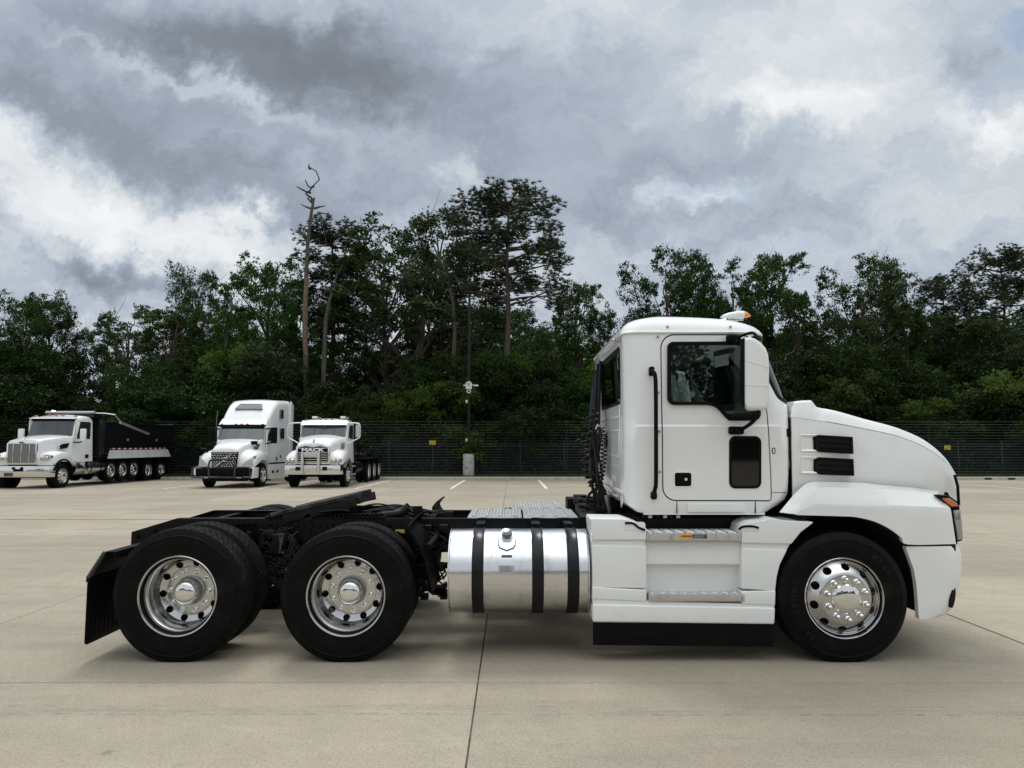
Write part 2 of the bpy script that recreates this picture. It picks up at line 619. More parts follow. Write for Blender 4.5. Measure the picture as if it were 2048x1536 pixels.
# ================================================================ SETTING
def setting():
    # ground beyond and below everything
    m = bpy.data.materials.new('soil_and_litter')
    m.use_nodes = True
    t = NT(m.node_tree)
    p = m.node_tree.nodes['Principled BSDF']
    c = t.new('ShaderNodeNewGeometry')
    n = t.noise(c.outputs['Position'], 0.6, 6, 0.65)[0]
    t.link(t.ramp(n, [(0.3, (0.035, 0.035, 0.018)), (0.55, (0.055, 0.06, 0.024)), (0.75, (0.09, 0.075, 0.045))]), p.inputs['Base Color'])
    p.inputs['Roughness'].default_value = 0.95
    vs, fs = [], []
    rows = [(-300, -0.06), (-62.1, -0.06), (20, -0.06), (22.5, -0.075), (38.3, -0.16), (38.32, 0.0), (39.2, 0.03), (60, 0.1), (700, 0.6)]
    for y, z in rows:
        vs += [(-500, y, z), (500, y, z)]
    for i in range(len(rows) - 1):
        fs.append((2 * i, 2 * i + 1, 2 * i + 3, 2 * i + 2))
    g = MB().add(vs, fs).build('ground', m, sharp=20)
    g['kind'] = 'structure'

    # concrete lot, slab by slab
    cm = bpy.data.materials.new('lot_concrete')
    cm.use_nodes = True
    t = NT(cm.node_tree)
    p = cm.node_tree.nodes['Principled BSDF']
    geo = t.new('ShaderNodeNewGeometry')
    P = geo.outputs['Position']
    oi = t.new('ShaderNodeObjectInfo')
    x, y, z = t.sep(P)
    big = t.noise(P, 0.35, 5, 0.6, 0.3)[0]
    st_v = t.xyz(t.m('MULTIPLY', x, 0.35), t.m('MULTIPLY', y, 2.2), 0.0)
    streak = t.noise(st_v, 0.9, 7, 0.65, 0.5)[0]
    mid = t.noise(P, 3.0, 6, 0.62, 0.2)[0]
    fine = t.noise(P, 55.0, 4, 0.7)[0]
    broom = t.noise(t.xyz(t.m('MULTIPLY', x, 95.0), t.m('MULTIPLY', y, 2.0), 0.0), 1.0, 3, 0.5)[0]
    base = t.ramp(big, [(0.25, (0.262, 0.221, 0.162)), (0.5, (0.330, 0.284, 0.214)), (0.75, (0.398, 0.347, 0.266))])
    base = t.mix(t.smooth(mid, 0.42, 0.70, 0.0, 0.45), base, (0.28, 0.25, 0.20, 1))
    base = t.mix(t.smooth(streak, 0.48, 0.70, 0.0, 0.48), base, (0.215, 0.182, 0.140, 1))
    base = t.mix(t.smooth(streak, 0.42, 0.25, 0.0, 0.28), base, (0.46, 0.41, 0.33, 1))
    blotch = t.noise(P, 11.0, 6, 0.7, 0.6)[0]
    base = t.mix(t.smooth(blotch, 0.50, 0.72, 0.0, 0.28), base, (0.20, 0.172, 0.132, 1))
    base = t.mix(t.smooth(fine, 0.45, 0.66, 0.0, 0.50), base, (0.17, 0.145, 0.11, 1))
    grit = t.noise(P, 130.0, 2, 0.6)[0]
    base = t.mix(t.smooth(grit, 0.54, 0.68, 0.0, 0.50), base, (0.58, 0.53, 0.45, 1))
    sw = t.noise(t.xyz(t.m('ADD', t.m('MULTIPLY', x, 16.0), t.m('MULTIPLY', y, 10.0)), t.m('MULTIPLY_ADD', x, -1.1, t.m('MULTIPLY', y, 1.6)), 0.0), 1.0, 4, 0.6)[0]
    base = t.mix(t.smooth(sw, 0.50, 0.75, 0.0, 0.11), base, (0.50, 0.45, 0.37, 1))
    # small drips and specks
    vo = t.new('ShaderNodeTexVoronoi')
    t.link(P, vo.inputs['Vector'])
    vo.inputs['Scale'].default_value = 1.9
    jit = t.noise(P, 14, 3, 0.6)[0]
    dd = t.m('ADD', vo.outputs['Distance'], t.m('MULTIPLY_ADD', jit, 0.08, -0.04))
    rr = t.sep(vo.outputs['Color'])[0]
    spot = t.m('MULTIPLY', t.smooth(dd, 0.075, 0.03), t.smooth(rr, 0.50, 0.8))
    base = t.mix(t.m('MULTIPLY', spot, 0.55), base, (0.085, 0.075, 0.065, 1))
    vo2 = t.new('ShaderNodeTexVoronoi')
    t.link(P, vo2.inputs['Vector'])
    vo2.inputs['Scale'].default_value = 9.0
    spot2 = t.m('MULTIPLY', t.smooth(vo2.outputs['Distance'], 0.13, 0.05), t.smooth(t.sep(vo2.outputs['Color'])[1], 0.70, 0.9))
    base = t.mix(t.m('MULTIPLY', spot2, 0.5), base, (0.11, 0.10, 0.085, 1))
    # old tyre marks that run along the lot
    def band(y0, wd, amt, col_, nx):
        d = t.m('ABSOLUTE', t.m('SUBTRACT', t.m('ADD', y, t.m('MULTIPLY', x, 0.004)), y0))
        k = t.smooth(d, wd, wd * 0.25)
        br = t.smooth(t.noise(t.xyz(t.m('MULTIPLY', x, nx), t.m('MULTIPLY', y, 24), y0), 1.0, 3, 0.7)[0], 0.44, 0.62)
        return t.m('MULTIPLY', t.m('MULTIPLY', k, br), amt)
    for y0, wd, amt, nx in ((4.66, 0.022, 0.55, 14.0), (4.80, 0.02, 0.3, 7.0), (4.72, 0.07, 0.30, 1.5), (8.3, 0.1, 0.28, 1.0), (11.7, 0.12, 0.35, 0.5), (12.1, 0.1, 0.3, 0.6),
                            (20.2, 0.2, 0.45, 0.3), (24.7, 0.25, 0.45, 0.3), (30.0, 0.3, 0.5, 0.3), (33.5, 0.5, 0.5, 0.25), (37.4, 0.6, 0.6, 0.3)):
        base = t.mix(band(y0, wd, amt, None, nx), base, (0.14, 0.125, 0.105, 1))
    # hairline cracks
    w1 = t.noise(P, 0.5, 8, 0.7)[0]
    crack = t.m('MULTIPLY', t.smooth(t.m('ABSOLUTE', t.m('SUBTRACT', w1, 0.5)), 0.0016, 0.0004), t.smooth(big, 0.52, 0.6))
    base = t.mix(t.m('MULTIPLY', crack, 0.6), base, (0.07, 0.06, 0.05, 1))
    hs = t.new('ShaderNodeHueSaturation')
    t.link(base, hs.inputs['Color'])
    t.link(t.m('MULTIPLY_ADD', oi.outputs['Random'], 0.18, 0.90), hs.inputs['Value'])
    t.link(hs.outputs[0], p.inputs['Base Color'])
    t.link(t.smooth(mid, 0.3, 0.7, 0.72, 0.92), p.inputs['Roughness'])
    p.inputs['Specular IOR Level'].default_value = 0.35
    b = t.new('ShaderNodeBump')
    b.inputs['Strength'].default_value = 0.35
    b.inputs['Distance'].default_value = 0.004
    hh = t.m('ADD', t.m('MULTIPLY', fine, 0.6), t.m('MULTIPLY', broom, 0.5))
    t.link(hh, b.inputs['Height'])
    t.link(b.outputs[0], p.inputs['Normal'])
    joint_m = mat('joint_sealant', (0.06, 0.05, 0.04), 0.8, var=0.4, vscale=4, dirt=((0.2, 0.18, 0.15), 0.5, 0.65, 0.7, 3.0))

    xs = [-0.245 + 4.64 * k for k in range(-8, 9)]
    ys = [-15.6, -11.4, -7.2, -3.0, 1.15, 5.265, 9.42, 13.6, 17.75, 21.9, 26.05, 30.2, 34.3, 38.0]
    lot = MB()
    for i in range(len(ys) - 1):
        a, c_ = ys[i], ys[i + 1]
        lot.add([(xs[0], a, gz(a) - 0.014), (xs[-1], a, gz(a) - 0.014), (xs[-1], c_, gz(c_) - 0.014), (xs[0], c_, gz(c_) - 0.014)], [(0, 1, 2, 3)])
    lo = lot.build('parking_lot', joint_m, sharp=60)
    lo['kind'] = 'structure'
    cache = {}
    rnd = random.Random(4)
    for j in range(len(ys) - 1):
        for i in range(len(xs) - 1):
            # saw cut between slabs; the dark wide joint right of the truck is a sealed one
            gl = 0.013 if abs(xs[i] - 4.395) < 0.1 else 0.0048
            gr = 0.013 if abs(xs[i + 1] - 4.395) < 0.1 else 0.0048
            gy = 0.005
            x0, x1, y0, y1 = xs[i] + gl, xs[i + 1] - gr, ys[j] + gy, ys[j + 1] - gy
            cx = (xs[i] + xs[i + 1]) / 2
            key = (round(gl, 3), round(gr, 3), j)
            if key not in cache:
                sb = MB()
                vs = []
                for (xx, yy_) in ((x0 - cx, y0), (x1 - cx, y0), (x1 - cx, y1), (x0 - cx, y1)):
                    vs.append((xx, yy_, gz(yy_) - 0.013))
                for (xx, yy_, sx_, sy_) in ((x0 - cx, y0, 1, 1), (x1 - cx, y0, -1, 1), (x1 - cx, y1, -1, -1), (x0 - cx, y1, 1, -1)):
                    vs.append((xx, yy_, gz(yy_) - 0.003))
                for (xx, yy_, sx_, sy_) in ((x0 - cx, y0, 1, 1), (x1 - cx, y0, -1, 1), (x1 - cx, y1, -1, -1), (x0 - cx, y1, 1, -1)):
                    vs.append((xx + sx_ * 0.004, yy_ + sy_ * 0.004, gz(yy_)))
                fs = []
                for b_ in (0, 4):
                    for k in range(4):
                        k2 = (k + 1) % 4
                        fs.append((b_ + k, b_ + k2, b_ + 4 + k2, b_ + 4 + k))
                fs.append((8, 9, 10, 11))
                sb.add(vs, fs)
                cache[key] = sb.mesh('concrete_slab', smooth=False)
                cache[key].materials.append(cm)
            o = bpy.data.objects.new('concrete_slab', cache[key])
            col.objects.link(o)
            o.parent = lo
            o.location = (cx, 0, rnd.uniform(-0.001, 0.0))
    fl = MB().add([(-60, -62, -0.02), (60, -62, -0.02), (60, -15.61, -0.012), (-60, -15.61, -0.012)], [(0, 1, 2, 3)]).build('far_lot', cm, sharp=60)
    fl['kind'] = 'structure'
    # repair strip seen as a thin red line on the left
    redm = mat('faded_red_paint', (0.28, 0.085, 0.065), 0.8, var=0.3, vscale=3)
    rl = MB().box(-36, 2.6, 16.42, 16.50, 0.0, 0.003).build('red_painted_line', redm, lo)
    # stall lines
    wl = mat('lot_line_paint', (0.66, 0.65, 0.60), 0.75, var=0.08, vscale=5, dirt=((0.35, 0.32, 0.26), 0.5, 0.7, 0.75, 2.5))
    for k in range(-8, 9):
        X = 1.40 + 3.87 * k
        s_ = MB()
        s_.add([(X - 0.06, 28.9, gz(28.9) + 0.004), (X + 0.06, 28.9, gz(28.9) + 0.004), (X + 0.06, 37.6, gz(37.6) + 0.004), (X - 0.06, 37.6, gz(37.6) + 0.004)], [(0, 1, 2, 3)])
        s_.build('painted_line', wl, lo)
    # kerb in lengths
    km = mat('kerb_concrete', (0.36, 0.335, 0.275), 0.85, var=0.12, vscale=2, dirt=((0.12, 0.11, 0.09), 0.5, 0.7, 0.45, 3.0), bump=0.3, bscale=30)
    zb = gz(38)
    kerb = MB().box(-42, 42, 38.01, 38.24, zb - 0.1, zb - 0.02).build('kerb', km)
    kerb['kind'] = 'structure'
    for k in range(-13, 14):
        x0, x1 = k * 3.05 + 0.01, k * 3.05 + 3.04
        seg = MB()
        prof = [(38.0, zb), (38.015, zb + 0.12), (38.04, zb + 0.15), (38.2, zb + 0.155), (38.25, zb + 0.15), (38.25, zb)]
        cuts = []
        if x0 < 25.3 < x1:
            cuts = [(25.1, 25.5)]
        if x0 < 26.55 < x1:
            cuts += [(26.35, 26.75)]
        spans, a = [], x0
        for c0, c1 in cuts:
            spans.append((a, max(a + 0.01, c0)))
            a = c1
        if a < x1:
            spans.append((a, x1))
        for a_, b_ in spans:
            seg.prism(prof, a_, b_, 'x')
        for c0, c1 in cuts:
            seg.prism([(38.0, zb + 0.11), (38.015, zb + 0.12), (38.04, zb + 0.15), (38.2, zb + 0.155), (38.25, zb + 0.15), (38.25, zb + 0.11)], c0, c1, 'x')
        seg.build('kerb_length', km, kerb, sharp=50)
    # grass strip behind the kerb
    n = 26000
    rs = np.random.RandomState(3)
    gx = rs.uniform(-32, 32, n)
    gy = 38.27 + np.abs(rs.normal(0, 0.6, n))
    h = rs.uniform(0.05, 0.16, n) * (1 + (gy - 38.3) * 0.5)
    a = rs.uniform(0, PI, n)
    wd = 0.012
    Vv = np.zeros((n, 3, 3))
    Vv[:, 0] = np.stack([gx - wd * np.cos(a), gy - wd * np.sin(a), np.full(n, 0.0)], 1)
    Vv[:, 1] = np.stack([gx + wd * np.cos(a), gy + wd * np.sin(a), np.full(n, 0.0)], 1)
    Vv[:, 2] = np.stack([gx + rs.normal(0, 0.03, n), gy + rs.normal(0, 0.03, n), h], 1)
    me = np_mesh('grass', Vv.reshape(-1, 3), np.arange(n * 3).reshape(-1, 3), grass_m)
    tag(link('grass', me, None), 'strip of short green grass behind the kerb', 'grass', kind='stuff')


setting()


# ================================================================ FENCES, POLE
def fences():
    fm = mat('fence_black_coating', (0.018, 0.023, 0.030), 0.5, spec=0.3)
    Y = 39.45
    fr = empty('perimeter_fence', (0, Y, 0), 'low black picket and mesh fence along the far edge of the lot', 'fence')
    xs = [-31.0 + 2.42 * k for k in range(27)]
    panel = MB()
    for k in range(23):
        x = 0.10 * (k + 1)
        panel.box(x - 0.008, x + 0.008, -0.008, 0.008, 0.08, 1.84)
    panel_me = panel.mesh('picket_panel', smooth=False)
    panel_me.materials.append(fm)
    mesh_p = MB()
    for k in range(11):
        z = 0.16 + 0.15 * k
        mesh_p.box(0, 2.42, -0.005 - 0.016, -0.016 + 0.001, z - 0.003, z + 0.003)
    mesh_me = mesh_p.mesh('mesh_wires', smooth=False)
    mesh_me.materials.append(fm)
    post_me = MB().box(-0.035, 0.035, -0.035, 0.035, -0.1, 1.93).mesh('post', 0.004)
    post_me.materials.append(fm)
    rail_me = MB().box(0.037, 2.383, 0.012, 0.045, -0.02, 0.02).mesh('rail')
    rail_me.materials.append(fm)
    for x in xs:
        o = link('post', post_me, None, fr)
        o.location = (x, 0, 0)
        if x == xs[-1]:
            continue
        for nm, me in (('picket_panel', panel_me), ('mesh_wires', mesh_me)):
            o = link(nm, me, None, fr)
            o.location = (x, 0, 0)
            o['kind'] = 'stuff'
        for z in (0.2, 1.70):
            o = link('rail', rail_me, None, fr)
            o.location = (x, 0, z)
    # tall electric fence inside
    Y2 = 38.95
    em = mat('galvanised_wire', (0.24, 0.26, 0.25), 0.55, metal=0.4)
    ef = empty('electric_fence', (0, Y2, 0), 'tall fence of thin horizontal wires on slim posts before the trees', 'fence')
    zs = [0.12 + 0.15 * k for k in range(20)]
    for z in zs:
        pts = [(-31 + 3.1 * k, random.uniform(-0.004, 0.004), z + random.uniform(-0.006, 0.006)) for k in range(21)]
        MB().tube(pts, 0.0028, 4).build('wire', em, ef, recalc=False)
    pm = MB().cyl((0, 0.02, -0.1), (0, 0.02, 3.08), 0.016, 8).mesh('post')
    pm.materials.append(fm)
    for k in range(10):
        o = link('post', pm, None, ef)
        o.location = (-30 + 6.6 * k, 0, 0)
    # warning signs hung on the wires
    for (px, lab) in ((865, 'small yellow warning sign hung on the wires left of the concrete pole base'),
                      (1895, 'small yellow warning sign hung on the wires beyond the truck nose')):
        X, _, Z = W(px, 885 if px < 1000 else 895, Y2 - 0.03)
        s = empty('warning_sign', (X, Y2 - 0.03, Z), lab, 'sign')
        MB().box(-0.17, 0.17, -0.004, 0.004, -0.115, 0.115).build('plate', yellow, s, bevel=0.003)
        MB().box(-0.15, 0.15, -0.0065, -0.004, 0.055, 0.10).build('black_band', black_pl, s)
        me = text_mesh('WARNING', 0.055, 0.002)
        me.transform(FACE_NEAR.to_matrix().to_4x4())
        o = link('lettering', me, yellow, s)
        o.location = (0, -0.008, 0.077)
        b = MB()
        b.prism([(-0.12, -0.09), (-0.03, -0.09), (-0.075, 0.02)], -0.0065, -0.004)
        b.box(0.0, 0.13, -0.0065, -0.004, -0.01, 0.012)
        b.box(0.0, 0.13, -0.0065, -0.004, -0.05, -0.028)
        b.build('symbol', black_pl, s)


def light_pole():
    Y = 38.72
    X = W(937.3, 906, Y)[0]
    r = empty('light_pole', (X, Y, 0), 'tall square black light pole standing on a round concrete base', 'light pole')
    pm = mat('pole_black_paint', (0.010, 0.0105, 0.0105), 0.4, spec=0.3)
    cc = mat('pole_base_concrete', (0.34, 0.34, 0.33), 0.9, var=0.2, vscale=5, dirt=((0.14, 0.14, 0.13), 0.5, 0.62, 0.7, 4.5), bump=0.5, bscale=25)
    MB().lathe([(0.0, -0.2), (0.306, -0.2), (0.306, 1.19), (0.29, 1.22), (0.0, 1.225)], (0, 0, 0), 32, 'z').build('concrete_base', cc, r)
    top = 10.05
    p_ = MB().box(-0.065, 0.065, -0.065, 0.065, 1.226, top)
    p_.build('pole', pm, r, bevel=0.01)
    MB().box(-0.17, 0.17, -0.17, 0.17, 1.226, 1.26).build('base_plate', pm, r, bevel=0.006)
    h = MB()
    h.box(-0.2, 0.3, -0.18, 0.18, top, top + 0.09)
    h.box(0.0, 0.95, -0.03, 0.03, top + 0.02, top + 0.07)
    h.build('lamp_head', pm, r, bevel=0.01)
    MB().box(0.9, 1.35, -0.16, 0.16, top - 0.01, top + 0.08).build('lamp_head', pm, r, bevel=0.01)
    # cameras on the pole are things of their own
    wp = mat('white_housing', (0.62, 0.62, 0.60), 0.5)
    zc_ = W(937, 770, Y)[2]
    c = empty('security_camera', (X, Y - 0.08, zc_), 'white camera box with side arms high on the light pole', 'camera')
    MB().box(-0.17, 0.17, -0.16, 0.0, -0.24, 0.10).build('junction_box', wp, c, bevel=0.02)
    MB().lathe([(0.0, -0.12), (0.07, -0.10), (0.12, -0.03), (0.12, 0.05), (0.0, 0.05)], (0, -0.12, 0.12), 20, 'z').build('dome', wp, c)
    MB().lathe([(0.0, -0.065), (0.04, -0.055), (0.065, -0.0), (0.0, 0.0)], (0, -0.12, 0.0), 16, 'z').build('lens_dome', black_pl, c)
    MB().tube([(0.15, -0.08, -0.02), (0.32, -0.08, -0.03)], 0.025, 8).build('arm', wp, c)
    MB().tube([(-0.15, -0.08, -0.02), (-0.24, -0.08, -0.03)], 0.025, 8).build('arm', wp, c)
    MB().box(0.30, 0.52, -0.13, -0.05, -0.09, 0.0).build('bullet_camera', wp, c, bevel=0.02)
    MB().box(-0.30, -0.22, -0.12, -0.05, -0.07, 0.0).build('bullet_camera', wp, c, bevel=0.02)
    z2 = W(937, 783, Y)[2]
    c2 = empty('security_camera', (X, Y - 0.08, z2), 'small round white camera just under the camera box on the pole', 'camera')
    MB().lathe([(0.0, -0.13), (0.10, -0.13), (0.12, -0.06), (0.12, 0.0), (0.0, 0.0)], (0, 0, 0), 24, 'y').build('housing', wp, c2)
    MB().lathe([(0.0, -0.145), (0.045, -0.14), (0.06, -0.131)], (0, 0, 0), 16, 'y').build('lens', black_pl, c2)
    for py, dx_, lab in ((803, -0.12, 'small white box on the left side of the light pole'), (880, -0.11, 'small white box low on the light pole above the fence')):
        b = MB().box(-0.05, 0.05, -0.05, 0.05, -0.08, 0.08).build('control_box', wp, None, bevel=0.01)
        b.location = (X + dx_, Y - 0.03, W(937, py, Y)[2])
        tag(b, lab, 'box')


fences()
light_pole()

# ================================================================ TREES
def quads_from(P, N, size, asp, rs):
    """leaf faces at P with normals N (n,3)"""
    n = len(P)
    r = rs.normal(size=(n, 3))
    A = np.cross(N, r)
    A /= np.linalg.norm(A, axis=1)[:, None] + 1e-9
    B = np.cross(N, A)
    s = size[:, None]
    V = np.zeros((n, 4, 3))
    V[:, 0] = P - A * s
    V[:, 1] = P - B * s * asp
    V[:, 2] = P + A * s
    V[:, 3] = P + B * s * asp + N * s * 0.25
    return V


def crown_mesh(name, puffs, rs, per=620, leaf=0.115, m=None):
    Vs = []
    for (c, rad) in puffs:
        k = max(6, int(per * (rad / 1.6) ** 2 / 18))
        d = rs.normal(size=(k, 3))
        d /= np.linalg.norm(d, axis=1)[:, None]
        rr = rs.uniform(0.45, 1.0, k) ** 0.6 * np.where(rs.uniform(size=k) < 0.12, 1.25, 1.0)
        cc = np.array(c) + d * (rad * rr)[:, None] * np.array([1, 1, 0.72])
        kk = 18
        P = np.repeat(cc, kk, 0) + rs.normal(size=(k * kk, 3)) * np.array([0.15, 0.15, 0.085]) * (0.6 + rad * 0.35)
        N = np.repeat(d, kk, 0) * 0.35 + rs.normal(size=(k * kk, 3)) * 0.8 + np.array([0, 0, 0.55])
        N /= np.linalg.norm(N, axis=1)[:, None]
        size = leaf * rs.uniform(0.6, 1.35, k * kk)
        Vs.append(quads_from(P, N, size, 0.55, rs))
    V = np.concatenate(Vs)
    return np_mesh(name, V.reshape(-1, 3), np.arange(len(V) * 4).reshape(-1, 4), m or leaf_m)


def limb_path(a, b, rs, n=6, wob=0.25, sag=0.0):
    a, b = np.array(a, float), np.array(b, float)
    pts = []
    off = np.zeros(3)
    for i in range(n):
        t = i / (n - 1)
        off = off + rs.normal(size=3) * wob / n if 0 < i < n - 1 else off * 0.6
        p = a + (b - a) * t + off
        p[2] += sag * math.sin(PI * t)
        pts.append(tuple(p))
    return pts


def broadleaf(seed, h, wdt, base=0.22, n=34, lean=0.0, loose=0.0):
    """trunk with forks; foliage in rounded masses set apart so that sky shows between them"""
    rs = np.random.RandomState(seed)
    tr = MB()
    trunk = [(0, 0, -0.3)]
    x = y = 0.0
    for i in range(1, 8):
        x += rs.normal() * 0.16 + lean * h / 8
        y += rs.normal() * 0.16
        trunk.append((x, y, h * 0.86 * i / 7))
    tr.tube(trunk, [0.020 * h * (1 - 0.115 * i) for i in range(8)], 8)
    puffs = []
    big = []
    tries = 0
    while len(big) < n and tries < 4000:
        tries += 1
        z = base + (0.93 - base) * rs.uniform() ** 0.8
        env = math.sin(PI * min(1, ((z - base) / (1.05 - base)) ** 0.85)) ** 0.55 if z > base else 0
        env = max(env, 0.3)
        a = rs.uniform(0, 2 * PI)
        rr = wdt / 2 * env * rs.uniform(0.2, 0.98) ** 0.6
        k = int(min(7, z * 7 / 0.86))
        c = np.array((trunk[k][0] + rr * math.cos(a), trunk[k][1] + rr * math.sin(a), h * z))
        rad = rs.uniform(0.045, 0.125) * h * (wdt / h / 0.6) ** 0.5
        if any(np.linalg.norm(c - q) < (rad + r2) * (0.72 + loose) for q, r2 in big):
            continue
        big.append((c, rad))
        st_ = trunk[max(1, min(7, int((z - 0.16) * 7 / 0.86)))]
        tr.tube(limb_path(st_, c, rs, 6, 0.9, 0.3), [0.0085 * h, 0.006 * h, 0.0045 * h, 0.0032 * h, 0.002 * h, 0.001 * h], 5, cap=False)
        for _ in range(3):
            e = tuple(c + rs.normal(size=3) * rad * 0.7)
            tr.tube(limb_path(tuple(c), e, rs, 4, 0.3), [0.0022 * h, 0.0016 * h, 0.0011 * h, 0.0005 * h], 4, cap=False)
    for c, rad in big:
        puffs.append((tuple(c), rad))
        for _ in range(4):
            d = rs.normal(size=3)
            d[2] = abs(d[2]) * 0.8
            d /= np.linalg.norm(d)
            puffs.append((tuple(c + d * rad * rs.uniform(0.7, 1.15)), rad * rs.uniform(0.28, 0.55)))
    return tr, puffs, rs


def pine(seed, h, wdt, base=0.45, n=26, lean=0.0, prof=None, dens=1.0):
    rs = np.random.RandomState(seed)
    tr = MB()
    trunk = [(0, 0, -0.3)]
    x = y = 0.0
    for i in range(1, 10):
        x += rs.normal() * 0.07 + lean * h / 10
        y += rs.normal() * 0.07
        trunk.append((x, y, h * 0.93 * i / 9))
    tr.tube(trunk, [0.0145 * h * (1 - 0.09 * i) for i in range(10)], 8)
    prof = prof or [(0, 0.75), (0.3, 0.9), (0.6, 1.0), (0.85, 0.8), (1.0, 0.35)]
    def pr(t):
        for (a, b), (c, d) in zip(prof, prof[1:]):
            if a <= t <= c:
                return b + (d - b) * (t - a) / (c - a)
        return prof[-1][1]
    C, Lq = [], []
    def foliage(c, rad):
        k = int(30 * dens * (rad / 0.9) ** 2) + 6
        d = rs.normal(size=(k, 3))
        d /= np.linalg.norm(d, axis=1)[:, None]
        cc = np.array(c) + d * (rad * rs.uniform(0.25, 1, k) ** 0.6)[:, None] * np.array([1, 1, 0.78])
        for q in cc:
            C.append(q)
            if rs.uniform() < 0.3:
                tr.tube([tuple(c), tuple(q)], [0.0018 * h, 0.0006 * h], 3, cap=False)
    for i in range(n):
        t = (i + rs.uniform()) / n
        z = base + (0.985 - base) * t
        L = wdt / 2 * pr(t) * rs.uniform(0.55, 1.06)
        a = i * 2.4 + rs.uniform(-0.5, 0.5)
        s0 = trunk[min(9, int(z * 9 / 0.93))]
        up = rs.uniform(-0.02, 0.30) * L
        zz = min(h * z, h * 0.93)
        e = (s0[0] + L * math.cos(a), s0[1] + L * math.sin(a), h * z)
        path = limb_path((s0[0], s0[1], zz - up - 0.1), e, rs, 6, 0.5)
        tr.tube(path, [0.0048 * h * (1 - 0.14 * k) for k in range(6)], 5, cap=False)
        foliage(e, rs.uniform(0.65, 1.15))
        for q in (1, 2, 3, 4):
            side = np.array(path[q]) + rs.normal(size=3) * np.array([0.6, 0.6, 0.3]) * (L / 3)
            if rs.uniform() < 0.10 + 0.17 * q:
                tr.tube([path[q], tuple(side)], [0.002 * h, 0.001 * h], 4, cap=False)
                foliage(side, rs.uniform(0.45, 0.85))
    C = np.array(C)
    k = 20
    c = np.repeat(C, k, 0)
    m_ = len(c)
    d = rs.normal(size=(m_, 3))
    d[:, 2] = np.abs(d[:, 2]) * 0.8 + 0.1
    d /= np.linalg.norm(d, axis=1)[:, None]
    N = np.cross(d, rs.normal(size=(m_, 3)))
    N /= np.linalg.norm(N, axis=1)[:, None]
    V = np.zeros((m_, 3, 3))
    V[:, 0] = c - N * 0.022
    V[:, 1] = c + N * 0.022
    V[:, 2] = c + d * (0.27 * rs.uniform(0.7, 1.15, m_))[:, None]
    crown = np_mesh('crown', V.reshape(-1, 3), np.arange(m_ * 3).reshape(-1, 3), needle_m)
    return tr.mesh('trunk', recalc=False), crown


TEMPL = {}


def make_templates():
    specs = {'b1': (11, 12, 8.0, .16, 40, 0.0, 1500), 'b2': (12, 12, 7.0, .12, 34, 0.0, 1400), 'b3': (13, 12, 9.2, .24, 40, 0.08, 1400), 'b4': (14, 12, 6.2, .10, 34, 0.0, 1500),
             'b5': (15, 12, 8.4, .30, 30, 0.15, 1300), 'thin': (16, 12, 7.2, .34, 24, 0.30, 1000)}
    for k, (sd, h, wd, bs, n, lo, per) in specs.items():
        tr, puffs, rs = broadleaf(sd, h, wd, bs, n, loose=lo)
        TEMPL[k] = (tr.mesh('trunk', recalc=False), crown_mesh('crown', puffs, rs, per, 0.078), h)
        TEMPL[k][0].materials.append(bark_m)
    for k, (sd, h, wd, n, mt) in {'bush1': (21, 4, 5.0, 26, leaf_b), 'bush2': (22, 4, 4.4, 22, leaf_y), 'bush3': (23, 4, 5.6, 28, leaf_b)}.items():
        tr, puffs, rs = broadleaf(sd, h, wd, 0.05, n)
        puffs = [(c, r * 1.3) for c, r in puffs]
        TEMPL[k] = (tr.mesh('stems', recalc=False), crown_mesh('foliage', puffs, rs, 3400, 0.055, mt), h)
        TEMPL[k][0].materials.append(bark_m)
    dome = [(0, 0.75), (0.15, 1.0), (0.29, 0.95), (0.38, 0.68), (0.51, 0.62), (0.64, 0.92), (0.78, 0.95), (0.9, 0.75), (1.0, 0.42)]
    clump = [(0, 0.9), (0.25, 0.55), (0.45, 0.8), (0.7, 1.0), (0.9, 0.7), (1.0, 0.3)]
    for k, (sd, h, wd, bs, n, ln, pf_, dn) in {'p1': (43, 20, 9.6, .60, 40, 0.0, dome, 1.15), 'p2': (32, 20, 5.6, .52, 30, 0.0, clump, 1.0), 'p3': (33, 20, 8.0, .45, 48, 0.01, dome, 1.0)}.items():
        a, b = pine(sd, h, wd, bs, n, ln, pf_, dn)
        a.materials.append(bark_m)
        TEMPL[k] = (a, b, h)
    for k, v in TEMPL.items():
        print('TEMPL', k, len(v[0].polygons), len(v[1].polygons))


make_templates()


def plant(kind, X, Y, H, wscale=1.0, rz=0.0, label='', cat='tree', group=None, name=None, leafm=None):
    tr, cr, h = TEMPL[kind]
    nm = name or {'b': 'broadleaf_tree', 'p': 'pine_tree', 't': 'broadleaf_tree'}[kind[0]]
    if kind.startswith('bush'):
        nm = 'bush'
        cat = 'bush'
    r = empty(nm, (X, Y, 0.0), label, cat, group, rz=rz)
    s = H / h
    r.scale = (s * wscale, s * wscale, s)
    link('stems' if kind.startswith('bush') else 'trunk', tr, None, r)
    o = link('foliage' if kind.startswith('bush') else 'crown', cr, None, r)
    return r


def top_h(py, Y):
    return W(1024, py, Y)[2]


